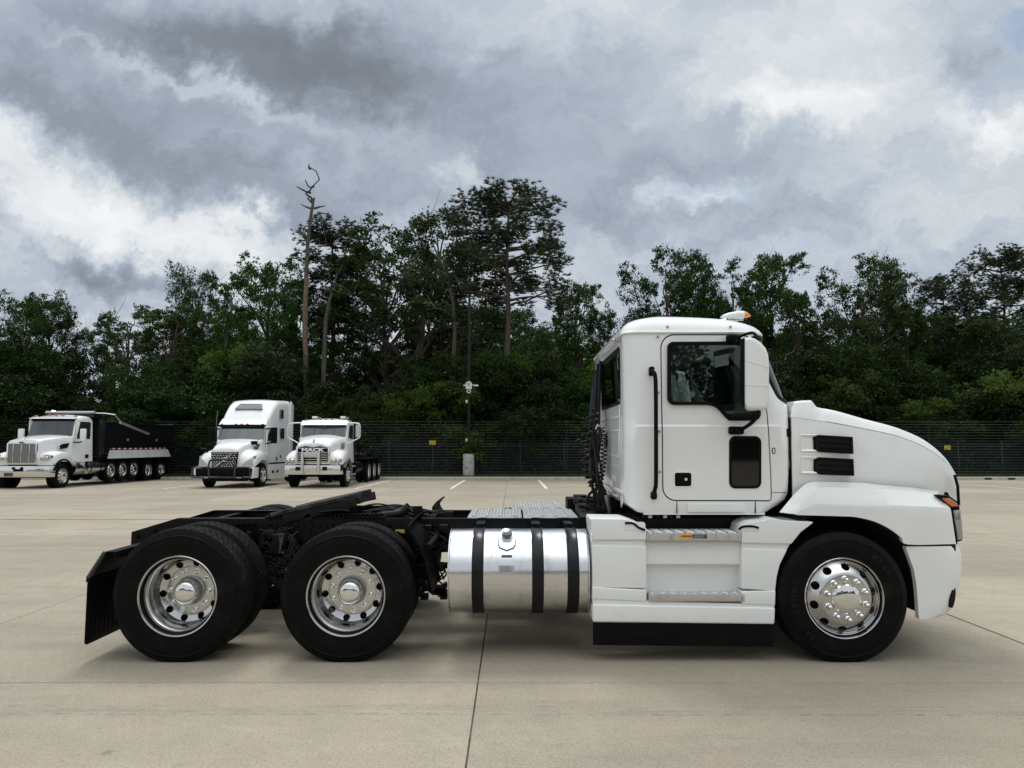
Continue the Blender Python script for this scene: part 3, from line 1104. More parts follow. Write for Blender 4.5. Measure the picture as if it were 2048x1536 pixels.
def forest():
    rnd = random.Random(5)
    # (px, top py, depth, kind, width scale, label)
    sky_trees = [
        (50, 588, 46, 'b1', 0.8, 'bushy broadleaf tree rising over the dump truck nose at the far left'),
        (100, 592, 49, 'b3', 0.5, 'dark rounded tree behind the dump truck cab roof'),
        (232, 640, 50, 'thin', 0.80, 'lower dark tree beside the bright gap over the dump bed'),
        (270, 602, 47, 'thin', 0.75, 'thin see-through tree reaching over the dump bed'),
        (335, 600, 46, 'b4', 1.0, 'leafy tree with pale twigs above the back of the dump bed'),
        (402, 545, 50, 'b5', 0.55, 'tall dark tree with a domed top left of the sleeper truck'),
        (522, 524, 48, 'b3', 0.72, 'wide dark crown standing over the white sleeper truck'),
        (588, 565, 52, 'b1', 0.5, 'dark tree just left of the dead snag'),
        (790, 470, 50, 'thin', 1.0, 'tall loose tree with bare lower branches between the two pines'),
        (835, 425, 48, 'thin', 1.25, 'tall airy broadleaf tree with open crown beside the big pine'),
        (895, 400, 52, 'thin', 0.62, 'tall narrow crown touching the big pine on its left'),
        (1148, 562, 50, 'b2', 0.62, 'pale green tree spreading right of the big pine'),
        (1195, 606, 50, 'b4', 0.45, 'broadleaf tree tapering down toward the truck cab'),
        (1318, 506, 50, 'b1', 0.68, 'rounded crown rising over the cab roof rear'),
        (1392, 535, 53, 'b5', 0.5, 'feathery crown behind the cab roof'),
        (1460, 514, 50, 'thin', 0.60, 'sparse pale crown behind the amber roof lamp'),
        (1540, 508, 52, 'b2', 0.74, 'full crown above the windshield top'),
        (1596, 566, 49, 'b4', 0.45, 'darker tree standing over the cowl'),
        (1712, 520, 48, 'b1', 0.72, 'dense dark domed tree above the truck hood'),
        (1768, 548, 52, 'b3', 0.40, 'broad tree top to the right of the dense domed tree'),
        (1818, 606, 47, 'b2', 0.6, 'dark tree filling above the hood slope'),
        (1925, 620, 47, 'b4', 1.1, 'bright green edged tree above the truck nose'),
        (2040, 640, 45, 'b1', 1.1, 'leafy tree at the far right edge of the lot'),
    ]
    for px, py, Y, k, ws, lab in sky_trees:
        plant(k, W(px, 700, Y)[0], Y, top_h(py, Y), ws, rnd.uniform(0, 6.28), lab)
    for px, py, Y, k, ws, lab in (
            (1640, 742, 43.6, 'bush2', 0.8, 'bright green bushy sapling right behind the windshield'), (1150, 785, 43, 'bush2', 0.9, 'bright green bush left of the truck cab'),
            (440, 690, 44, 'bush2', 0.55, 'yellowish young tree behind the sleeper truck roof'), (1010, 735, 43.5, 'bush1', 0.9, 'rounded shrub mass behind the light pole'),
            (2020, 745, 43, 'bush2', 0.9, 'bright bush at the far right by the fence'), (720, 815, 42.4, 'bush2', 1.0, 'bright low bush right of the roll-off truck cab'),
            (300, 720, 43.5, 'bush1', 0.8, 'leafy bush mass over the tail of the dump bed')):
        plant(k, W(px, 800, Y)[0], Y, top_h(py, Y), ws, rnd.uniform(0, 6.28), lab)
    # pines
    plant('p1', W(1012, 700, 45)[0], 45, top_h(366, 45), 1.06, 0.6, 'tallest pine with a broad round crown behind the light pole')
    plant('p2', W(672, 700, 50)[0], 50, top_h(430, 50), 1.05, 2.1, 'slender pine with clumped crown right beside the dead snag')
    plant('p3', W(1890, 700, 50)[0], 50, top_h(548, 50), 0.95, 1.0, 'pine with a rounded dark top above the truck nose')
    plant('p1', W(2015, 700, 50)[0], 50, top_h(494, 50), 0.85, 3.0, 'big pine at the right edge of the woods')
    plant('p3', W(730, 700, 56)[0], 56, top_h(560, 56), 0.9, 4.0, 'low pine behind the rollback truck')
    # dead snag
    Y = 44.2
    P = lambda a, b: (W(a, b, Y)[0], Y, W(a, b, Y)[2])
    base = P(612, 950)
    d = empty('dead_tree', (base[0], Y, 0), 'bare dead snag with peeling orange bark beside the slender pine', 'tree', absroot=True)
    tr = MB()
    tr.tube([(base[0], Y, -0.3), P(613, 800), P(611, 700), P(610, 640), P(612, 560), P(616, 480), P(622, 430), P(628, 396)],
            [0.21, 0.175, 0.155, 0.145, 0.13, 0.115, 0.095, 0.07], 10)
    tr.build('trunk', bark_dead, d, recalc=False)
    sl = MB()
    sp_ = [P(612, 712), P(610.5, 690), P(610, 660), P(610, 630), P(611, 600), P(612.3, 575), P(613.2, 556)]
    sl.tube([(x, y - 0.02, z) for x, y, z in sp_], [0.14, 0.157, 0.154, 0.152, 0.144, 0.139, 0.12], 10)
    sl.build('stripped_trunk', bark_bare, d, recalc=False)
    for pts in ([(626, 410), (622, 395), (611, 387), (620, 383), (628, 372), (634, 352), (632, 342), (620, 338)],
                [(628, 372), (622, 375), (614, 370), (613, 363)], [(620, 338), (617, 333), (617, 326)],
                [(622, 386), (612, 384), (601, 378), (596, 376)], [(624, 418), (612, 413), (601, 408)], [(628, 417), (640, 414), (649, 410)],
                [(628, 432), (642, 427), (653, 426)], [(616, 476), (605, 468), (590, 458)], [(617, 480), (605, 482), (593, 490)], [(624, 405), (616, 398), (618, 392)]):
        q = [(P(a, b)[0], Y + 0.12 * i * random.uniform(-1, 1), P(a, b)[2]) for i, (a, b) in enumerate(pts)]
        MB().tube(q, [0.07 * (1 - 0.8 * i / (len(q) - 1)) + 0.012 for i in range(len(q))], 6).build('branch', bark_dead, d, recalc=False)
    # grey leaning trunks seen through the leaves
    for k, (path, lab) in enumerate((
            ([(648, 720), (650, 640), (655, 600), (662, 575), (668, 540)], 'pale bare trunk bending between snag and rollback truck'),
            ([(907, 730), (909, 660), (905, 600), (890, 540), (873, 505), (862, 478)], 'bare grey trunk leaning left of the light pole'),
            ([(447, 770), (449, 700), (450, 650), (457, 610), (452, 585)], 'bare pale trunk standing above the sleeper truck'))):
        Yt = 44.6
        pts = [(W(a, b, Yt)[0], Yt + 0.2 * i, W(a, b, Yt)[2]) for i, (a, b) in enumerate(path)]
        pts = [(pts[0][0], Yt, -0.2)] + pts
        t_ = MB().tube(pts, [0.17 - 0.022 * i for i in range(len(pts))], 8)
        for i in (2, 3, 4):
            e = (pts[i][0] + random.uniform(-1.3, 1.3), pts[i][1], pts[i][2] + random.uniform(0.8, 1.8))
            t_.tube(limb_path(pts[i], e, np.random.RandomState(k * 7 + i), 5, 0.5), [0.05, 0.04, 0.03, 0.02, 0.008], 5)
        e = empty('bare_tree', (pts[0][0], Yt, 0), lab, 'tree', absroot=True)
        t_.build('trunk', bark_dead if k != 1 else bark_m, e, recalc=False)
    # woods that fill in behind and between
    prof = [(-400, 620), (0, 640), (150, 740), (190, 790), (240, 700), (330, 660), (400, 620), (560, 610), (640, 660), (720, 640), (800, 590), (900, 560), (1000, 560), (1120, 600),
            (1190, 700), (1260, 720), (1330, 630), (1420, 600), (1600, 620), (1800, 620), (2050, 600), (2500, 600)]
    def pf(x):
        for (a, b), (c, d_) in zip(prof, prof[1:]):
            if a <= x <= c:
                return b + (d_ - b) * (x - a) / (c - a)
        return 620
    kinds = ['b1', 'b2', 'b3', 'b4', 'b5']
    gi = 'forest trees of the far wood'
    for row, (Y, dx_, off) in enumerate(((44.5, 88, 60), (47.5, 82, 20), (53, 78, -40), (60, 80, -60), (69, 76, -80))):
        px = -330
        while px < 2420:
            Yq = Y + rnd.uniform(-1.2, 1.2)
            top = pf(px) + rnd.uniform(0, 130) + (60 - row * 10)
            if 105 < px < 270:
                top = 845 + rnd.uniform(0, 20)
            kk = rnd.choice(kinds)
            if row == 0:
                top += 60
            if row <= 1 and (abs(px - 1012) < 62 or abs(px - 612) < 50):
                top = max(top, 760)
            if row >= 1 and 690 < px < 960:
                top += 70
            plant(kk, W(px, 800, Yq)[0], Yq, max(3.0, top_h(top, Yq)), rnd.uniform(0.85, 1.25), rnd.uniform(0, 6.28),
                  'dark broadleaf tree in the thick of the woods behind the fence', group=gi)
            px += dx_ + rnd.uniform(-22, 22)
    gb = 'bushes along the fence'
    for row, (Y, dx_, t0) in enumerate(((42.2, 66, 850), (44.0, 74, 805))):
        px = -120
        while px < 2200:
            top = t0 + rnd.uniform(-105, 45)
            if 160 < px < 215:
                top = 880
            kk = rnd.choice(['bush1', 'bush3', 'bush1', 'bush3', 'bush3', 'bush2'])
            Yq = Y + rnd.uniform(-0.5, 0.6)
            plant(kk, W(px, 800, Yq)[0], Yq, max(1.6, top_h(top, Yq)), rnd.uniform(0.8, 1.2), rnd.uniform(0, 6.28),
                  'leafy bush growing in the tangle just behind the black fence', group=gb)
            px += dx_ + rnd.uniform(-15, 15)
    # woods on the other side of the lot, mirrored in the hub caps
    rs = np.random.RandomState(19)
    n = 46000
    px_ = rs.uniform(-75, 75, n)
    hgt = 9 + 4 * np.sin(px_ * 0.11) + 3 * np.sin(px_ * 0.37 + 1) + 1.5 * np.sin(px_ * 0.9)
    P_ = np.stack([px_, -70 - np.abs(rs.normal(0, 3, n)), hgt * rs.uniform(0, 1, n)], 1)
    N = rs.normal(size=(n, 3)) + np.array([0, 0.6, 0.4])
    N /= np.linalg.norm(N, axis=1)[:, None]
    V = quads_from(P_, N, rs.uniform(0.22, 0.5, n), 0.6, rs)
    me = np_mesh('far_woods', V.reshape(-1, 3), np.arange(n * 4).reshape(-1, 4), leaf_m)
    tag(link('far_woods', me, None), 'dark woods on the opposite side of the lot seen mirrored in the chrome', 'woods', kind='stuff')
    # low undergrowth so that no bare soil shows
    rs = np.random.RandomState(9)
    n = 60000
    P_ = np.stack([rs.uniform(-36, 36, n), 39.9 + np.abs(rs.normal(0, 5, n)), np.abs(rs.normal(0, 0.5, n))], 1)
    N = rs.normal(size=(n, 3)) + np.array([0, -0.3, 0.5])
    N /= np.linalg.norm(N, axis=1)[:, None]
    V = quads_from(P_, N, rs.uniform(0.05, 0.12, n), 0.5, rs)
    me = np_mesh('undergrowth', V.reshape(-1, 3), np.arange(n * 4).reshape(-1, 4), leaf_m)
    tag(link('undergrowth', me, None), 'low leafy undergrowth covering the ground behind the fence', 'undergrowth', kind='stuff')


forest()

# ================================================================ FOREGROUND TRUCK
YC = 6.92


def bool_mesh(me, cutters, name):
    """apply a list of (MB-mesh, operation) to a mesh and return the result"""
    o = bpy.data.objects.new('tmp', me)
    col.objects.link(o)
    tmp = []
    for cm_, op in cutters:
        c = bpy.data.objects.new('tmpc', cm_)
        col.objects.link(c)
        tmp.append(c)
        md = o.modifiers.new('b', 'BOOLEAN')
        md.operation = op
        md.object = c
        md.solver = 'EXACT'
    dg = bpy.context.evaluated_depsgraph_get()
    r = bpy.data.meshes.new_from_object(o.evaluated_get(dg), preserve_all_data_layers=True, depsgraph=dg)
    r.name = name
    for c in tmp:
        bpy.data.objects.remove(c)
    bpy.data.objects.remove(o)
    return r


def finish(me, sharp=32):
    me.shade_smooth()
    me.set_sharp_from_angle(angle=R(sharp))
    return me


def solid(me, t, mats=None, offset=-1):
    o = bpy.data.objects.new('tmp', me)
    if mats:
        for m in mats:
            me.materials.append(m)
    col.objects.link(o)
    md = o.modifiers.new('s', 'SOLIDIFY')
    md.thickness = t
    md.offset = offset
    md.use_even_offset = True
    if mats and len(mats) > 1:
        md.material_offset = 1
    dg = bpy.context.evaluated_depsgraph_get()
    r = bpy.data.meshes.new_from_object(o.evaluated_get(dg), preserve_all_data_layers=True, depsgraph=dg)
    bpy.data.objects.remove(o)
    return r


# ---------------------------------------------------------------- wheels (shared by every truck)
def tyre_mesh(rad, width, tread, seg=112):
    b = MB()
    r0 = 0.288
    k = rad / 0.52
    prof = [(r0 - 0.004, 0.05), (r0, 0.03), (0.300, 0.016), (0.318, 0.010), (0.322, 0.006), (0.328, 0.006), (0.332, 0.008), (0.375 * k, 0.001), (0.42 * k, 0.0), (0.452 * k, 0.005),
            (0.456 * k, 0.002), (0.462 * k, 0.002), (0.466 * k, 0.008), (0.488 * k, 0.018), (rad - 0.016, 0.027), (rad - 0.006, 0.034)]
    if tread == 'rib':
        z = 0.040
        ribs = [z]
        step = (width - 2 * z) / 5
        for i in range(5):
            a, c = z + i * step, z + (i + 1) * step
            prof += [(rad, a + 0.003), (rad, c - 0.006)]
            if i < 4:
                prof += [(rad - 0.012, c - 0.005), (rad - 0.012, c + 0.002)]
    else:
        prof += [(rad - 0.014, 0.040), (rad - 0.014, width - 0.040)]
    prof += [(r_, width - h) for r_, h in reversed(prof[:16])]
    b.lathe(prof, (0, 0, 0), seg)
    me = b.mesh('tyre', sharp=28)
    me.materials.append(rubber)
    if tread != 'rib':
        t = MB()
        nb = 58
        rows = 5
        w0, w1 = 0.030, width - 0.030
        sw = (w1 - w0) / rows
        for j in range(rows):
            for i in range(nb):
                off = (j % 2) * 0.5 + (0.15 if j in (1, 3) else 0)
                a0 = 2 * PI * (i + off + 0.07) / nb
                a1 = 2 * PI * (i + off + 0.93) / nb
                y0, y1 = w0 + j * sw + 0.004, w0 + (j + 1) * sw - 0.004
                ri, ro = rad - 0.016, rad
                skew = 0.25 * (a1 - a0) * (1 if j < 3 else -1)
                vs = []
                for r_ in (ri, ro):
                    sh = 0.0 if r_ == ri else 0.0015
                    for (a, y) in ((a0, y0 + sh), (a1, y0 + sh), (a1 + skew, y1 - sh), (a0 + skew, y1 - sh)):
                        rr = r_ - (0.006 if (j in (0, rows - 1) and ((j == 0) == (y < (y0 + y1) / 2)) and r_ == ro) else 0)
                        vs.append((rr * math.cos(a), y, rr * math.sin(a)))
                t.add(vs, [(4, 5, 6, 7), (0, 1, 5, 4), (1, 2, 6, 5), (2, 3, 7, 6), (3, 0, 4, 7)])
        tm = t.mesh('t', smooth=False, recalc=True)
        bm = bmesh.new()
        bm.from_mesh(me)
        k0 = len(bm.faces)
        bm.from_mesh(tm)
        bm.faces.ensure_lookup_table()
        for f in bm.faces[k0:]:
            f.material_index = 1
            f.smooth = False
        bm.to_mesh(me)
        bm.free()
        me.materials.append(rubber_d)
    # the contact patch is pressed flat by the load
    return me


def flatten(me, zc_):
    me = me.copy()
    for v in me.vertices:
        if v.co.z < -zc_:
            v.co.z = -zc_
    return me


def rim_front():
    prof = [(0.305, 0.20), (0.305, 0.045), (0.318, 0.030), (0.3185, 0.012), (0.312, 0.005), (0.305, 0.008), (0.298, 0.022), (0.290, 0.030), (0.284, 0.032), (0.278, 0.042),
            (0.273, 0.046), (0.264, 0.042), (0.246, 0.028), (0.213, 0.002), (0.199, -0.010), (0.190, -0.012), (0.1895, -0.016), (0.185, -0.017),
            (0.105, -0.017), (0.105, 0.008), (0.19, 0.010), (0.215, 0.028), (0.25, 0.062), (0.262, 0.072), (0.28, 0.20)]
    b = MB()
    b.lathe(prof + [prof[0]], (0, 0, 0), 80)
    me = b.mesh('rim')
    c = MB()
    for k in range(10):
        a = 2 * PI * (k + 0.35) / 10
        n_r, n_y = 0.70, -0.71
        p = Vector((0.238 * math.cos(a), 0.028, 0.238 * math.sin(a)))
        d = Vector((n_r * math.cos(a), n_y, n_r * math.sin(a))).normalized()
        c.cyl(p - d * 0.06, p + d * 0.06, 0.0335, 24)
    return finish(bool_mesh(me, [(c.mesh('c', smooth=False), 'DIFFERENCE')], 'rim'), 30)


def rim_rear():
    prof = [(0.305, 0.29), (0.303, 0.045), (0.318, 0.030), (0.3185, 0.012), (0.312, 0.005), (0.304, 0.008), (0.298, 0.020), (0.294, 0.036), (0.288, 0.050), (0.286, 0.085), (0.272, 0.100),
            (0.268, 0.112), (0.266, 0.185), (0.260, 0.210), (0.246, 0.232), (0.215, 0.247), (0.196, 0.250), (0.194, 0.245), (0.186, 0.244),
            (0.105, 0.244), (0.105, 0.27), (0.20, 0.272), (0.25, 0.262), (0.27, 0.24), (0.285, 0.29)]
    b = MB()
    b.lathe(prof + [prof[0]], (0, 0, 0), 80)
    me = b.mesh('rim')
    c = MB()
    for k in range(10):
        a = 2 * PI * (k + 0.2) / 10
        p = Vector((0.226 * math.cos(a), 0.25, 0.226 * math.sin(a)))
        d = Vector((-0.30 * math.cos(a), -1, -0.30 * math.sin(a))).normalized()
        c.cyl(p - d * 0.06, p + d * 0.05, 0.0285, 24)
    return finish(bool_mesh(me, [(c.mesh('c', smooth=False), 'DIFFERENCE')], 'rim'), 30)


WM = {}


def wheel_parts():
    WM['tyre_rib'] = tyre_mesh(0.513, 0.30, 'rib')
    WM['tyre_lug'] = tyre_mesh(0.528, 0.28, 'lug')
    WM['tyre_low'] = tyre_mesh(0.52, 0.28, 'rib', 48)
    WM['tyre_wide'] = tyre_mesh(0.53, 0.40, 'rib', 48)
    WM['rim_f'] = rim_front()
    WM['rim_r'] = rim_rear()
    for k in ('rim_f', 'rim_r'):
        WM[k].materials.append(alu)
    nut = MB()
    nut.lathe([(0.0255, 0.0), (0.0255, -0.008), (0.019, -0.014), (0.019, -0.034), (0.0175, -0.044), (0.013, -0.052), (0.006, -0.0565), (0.0, -0.0575)], (0, 0, 0), 16)
    WM['nut'] = nut.mesh('lug_nut')
    WM['nut'].materials.append(chrome)
    nut = MB()
    nut.lathe([(0.022, 0.0), (0.022, -0.006), (0.0175, -0.007), (0.0175, -0.024), (0.012, -0.027), (0.011, -0.045), (0.0, -0.047)], (0, 0, 0), 10)
    WM['nut_r'] = nut.mesh('lug_nut', sharp=20)
    WM['nut_r'].materials.append(chrome)
    cap = MB()
    cap.lathe([(0.118, -0.014), (0.118, -0.026), (0.113, -0.034), (0.100, -0.040), (0.060, -0.047), (0.030, -0.0495), (0.0, -0.050)], (0, 0, 0), 64)
    nc = MB()
    for k in range(10):
        a = 2 * PI * k / 10 + 0.05
        nc.cyl((0.114 * math.cos(a), -0.1, 0.114 * math.sin(a)), (0.114 * math.cos(a), -0.0245, 0.114 * math.sin(a)), 0.0105, 12)
    cm0 = MB()
    cm0.lathe([(0.0, -0.012), (0.118, -0.012), (0.118, -0.026), (0.113, -0.034), (0.100, -0.040), (0.060, -0.047), (0.030, -0.0495), (0.0, -0.050)], (0, 0, 0), 64)
    WM['cap'] = finish(bool_mesh(cm0.mesh('hub_cap', smooth=False), [(nc.mesh('c', smooth=False), 'DIFFERENCE')], 'hub_cap'), 35)
    WM['cap'].materials.append(chrome)
    hub = MB()
    hub.lathe([(0.118, 0.248), (0.118, 0.236), (0.105, 0.230), (0.103, 0.165), (0.0, 0.165)], (0, 0, 0), 48)
    WM['hub'] = hub.mesh('hub')
    WM['hub'].materials.append(steel)
    hc = MB()
    hc.lathe([(0.100, 0.168), (0.100, 0.150), (0.096, 0.136), (0.085, 0.122), (0.060, 0.110), (0.030, 0.105), (0.0, 0.104)], (0, 0, 0), 48)
    WM['hub_dome'] = hc.mesh('hub_cap')
    WM['hub_dome'].materials.append(chrome)
    dr = MB()
    dr.lathe([(0.0, 0.075), (0.255, 0.075), (0.262, 0.09), (0.262, 0.26), (0.0, 0.26)], (0, 0, 0), 32)
    WM['drum_f'] = dr.mesh('brake_drum')
    WM['drum_f'].materials.append(cast)
    dr = MB()
    dr.lathe([(0.0, 0.285), (0.22, 0.285), (0.235, 0.31), (0.225, 0.50), (0.0, 0.50)], (0, 0, 0), 32)
    WM['drum_r'] = dr.mesh('brake_drum')
    WM['drum_r'].materials.append(cast)


wheel_parts()


def make_wheel(parent, kind, tyre, label=None, nuts=True, spin=0.0, flat=None):
    """kind 'front' (convex) or 'rear' (deep dish); outer face at local y = 0"""
    w_ = link('wheel', WM['rim_f' if kind == 'front' else 'rim_r'], None, parent, label)
    link('tyre', flatten(WM[tyre], flat) if flat else WM[tyre], None, w_)
    if kind == 'front':
        link('hub_cap', WM['cap'], None, w_)
        link('brake_drum', WM['drum_f'], None, w_)
    else:
        link('hub', WM['hub'], None, w_)
        link('hub_cap', WM['hub_dome'], None, w_)
        link('brake_drum', WM['drum_r'], None, w_)
    if nuts:
        for k in range(10):
            a = 2 * PI * (k + 0.5) / 10 + spin
            o = link('lug_nut', WM['nut' if kind == 'front' else 'nut_r'], None, w_)
            rn = 0.155 if kind == 'front' else 0.162
            o.location = (rn * math.cos(a), -0.017 if kind == 'front' else 0.244, rn * math.sin(a))
    return w_


def place(o, root, loc, flip=False):
    o.location = Vector(loc) - root.location
    if flip:
        o.rotation_euler = (0, 0, PI)


def rrect(x0, x1, y0, y1, r, n=6):
    pts = []
    for cx_, cy_, a0 in ((x1 - r, y1 - r, 0), (x0 + r, y1 - r, 90), (x0 + r, y0 + r, 180), (x1 - r, y0 + r, 270)):
        for i in range(n + 1):
            a = R(a0 + 90 * i / n)
            pts.append((cx_ + r * math.cos(a), cy_ + r * math.sin(a)))
    return pts


def prr(x0, x1, y0, y1, r, n=6):
    return rrect(x0, x1, y0, y1, r, n)


def spline(pts, n):
    """smooth open curve through points (tuples), n samples per span"""
    P = [np.array(p, float) for p in pts]
    P = [2 * P[0] - P[1]] + P + [2 * P[-1] - P[-2]]
    out = []
    for i in range(1, len(P) - 2):
        for k in range(n):
            t = k / n
            a, b, c, d = P[i - 1], P[i], P[i + 1], P[i + 2]
            out.append(0.5 * ((2 * b) + (-a + c) * t + (2 * a - 5 * b + 4 * c - d) * t * t + (-a + 3 * b - 3 * c + d) * t ** 3))
    out.append(P[-2])
    return out


def grid_faces(nu, nv, base=0):
    return [(base + i * nv + j, base + i * nv + j + 1, base + (i + 1) * nv + j + 1, base + (i + 1) * nv + j) for i in range(nu - 1) for j in range(nv - 1)]


def bx_px(b, x0, x1, y0, y1, Y, d):
    """box seen at pixels x0..x1, y0..y1 on its near face at depth Y"""
    p, q = W(x0, y1, Y), W(x1, y0, Y)
    return b.box(p[0], q[0], Y, Y + d, p[2], q[2])


def zy(py, Y):
    return W(1024, py, Y)[2]


def helix(path, rad, turns, r, seg=6, per=14):
    P = spline(path, 12)
    L = [0.0]
    for a, b in zip(P, P[1:]):
        L.append(L[-1] + float(np.linalg.norm(b - a)))
    n = int(turns * per)
    pts = []
    up = np.array([0.0, 1.0, 0.0])
    for i in range(n + 1):
        s_ = L[-1] * i / n
        j = max(0, min(len(P) - 2, next((k for k in range(len(L) - 1) if L[k + 1] >= s_), len(P) - 2)))
        t = (s_ - L[j]) / max(1e-6, L[j + 1] - L[j])
        p = P[j] + (P[j + 1] - P[j]) * t
        d = P[j + 1] - P[j]
        d /= np.linalg.norm(d) + 1e-9
        u = np.cross(d, up)
        u /= np.linalg.norm(u) + 1e-9
        v_ = np.cross(d, u)
        a = 2 * PI * turns * i / n
        pts.append(tuple(p + (u * math.cos(a) + v_ * math.sin(a)) * rad))
    return MB().tube(pts, r, seg)


hero = empty('truck_tractor', (0.4, YC, 0), 'white day cab truck tractor parked side-on with bare black frame in the foreground', 'truck', absroot=True)


def hero_wheels():
    zf, zr = 0.496, 0.512
    xf = W(1689.6, 1198, 5.72)[0]
    xr1 = W(691, 1190, 5.72)[0]
    xr2 = W(353.6, 1193, 5.72)[0]
    YO = 5.715
    w1 = make_wheel(hero, 'front', 'tyre_rib', flat=zf, spin=0.05)
    place(w1, hero, (xf, YO, zf))
    # raised maker's lettering on the sidewall
    for i, ch in enumerate('BRIDGESTONE'):
        a = R(228 - i * 6.6)
        me = text_mesh(ch, 0.060, 0.004, bold=0.002)
        M = Matrix.Translation((0.400 * math.cos(a), -0.001, 0.400 * math.sin(a))) @ Matrix.Rotation(-(a - PI / 2), 4, 'Y') @ FACE_NEAR.to_matrix().to_4x4()
        me.transform(M)
        link('sidewall_letter', me, rubber_d, w1)
    for i, ch in enumerate('R284'):
        a = R(52 - i * 7.5)
        me = text_mesh(ch, 0.055, 0.004, bold=0.002)
        M = Matrix.Translation((0.400 * math.cos(a), -0.001, 0.400 * math.sin(a))) @ Matrix.Rotation(-(a - PI / 2), 4, 'Y') @ FACE_NEAR.to_matrix().to_4x4()
        me.transform(M)
        link('sidewall_letter', me, rubber_d, w1)
    w2 = make_wheel(hero, 'front', 'tyre_rib', flat=None, nuts=False)
    place(w2, hero, (xf, 2 * YC - YO, zf), True)
    for i, xr in enumerate((xr1, xr2)):
        w3 = make_wheel(hero, 'rear', 'tyre_lug', flat=zr, spin=0.1 + 0.2 * i)
        place(w3, hero, (xr, YO, zr))
        w4 = make_wheel(hero, 'rear', 'tyre_lug', nuts=False)
        place(w4, hero, (xr, 2 * YC - YO, zr), True)
        for yy_, fl in ((YO + 0.335, False), (2 * YC - YO - 0.335, True)):
            o = link('inner_wheel', WM['rim_r'], None, hero)
            place(o, hero, (xr, yy_ + (0.28 if not fl else -0.28), zr), not fl)
            t = link('tyre', flatten(WM['tyre_lug'], zr), None, o)
        MB().cyl((xr, 6.1, zr), (xr, 7.74, zr), 0.07, 16).build('axle_tube', cast, hero)
        ball = MB()
        ball.lathe([(0.0, -0.2), (0.12, -0.17), (0.2, -0.06), (0.22, 0.05), (0.17, 0.16), (0.08, 0.24), (0.0, 0.25)], (xr, YC, zr), 24, 'y')
        ball.cyl((xr + 0.1, YC, zr), (xr + 0.35, YC, zr + 0.03), 0.1, 16, 0.06)
        ball.build('differential', cast, hero)
    MB().tube([(xf, 6.1, zf), (xf, 6.4, zf - 0.06), (xf, 7.44, zf - 0.06), (xf, 7.74, zf)], 0.06, 10).build('front_axle', cast, hero)
    return xf, xr1, xr2


XF, XR1, XR2 = hero_wheels()


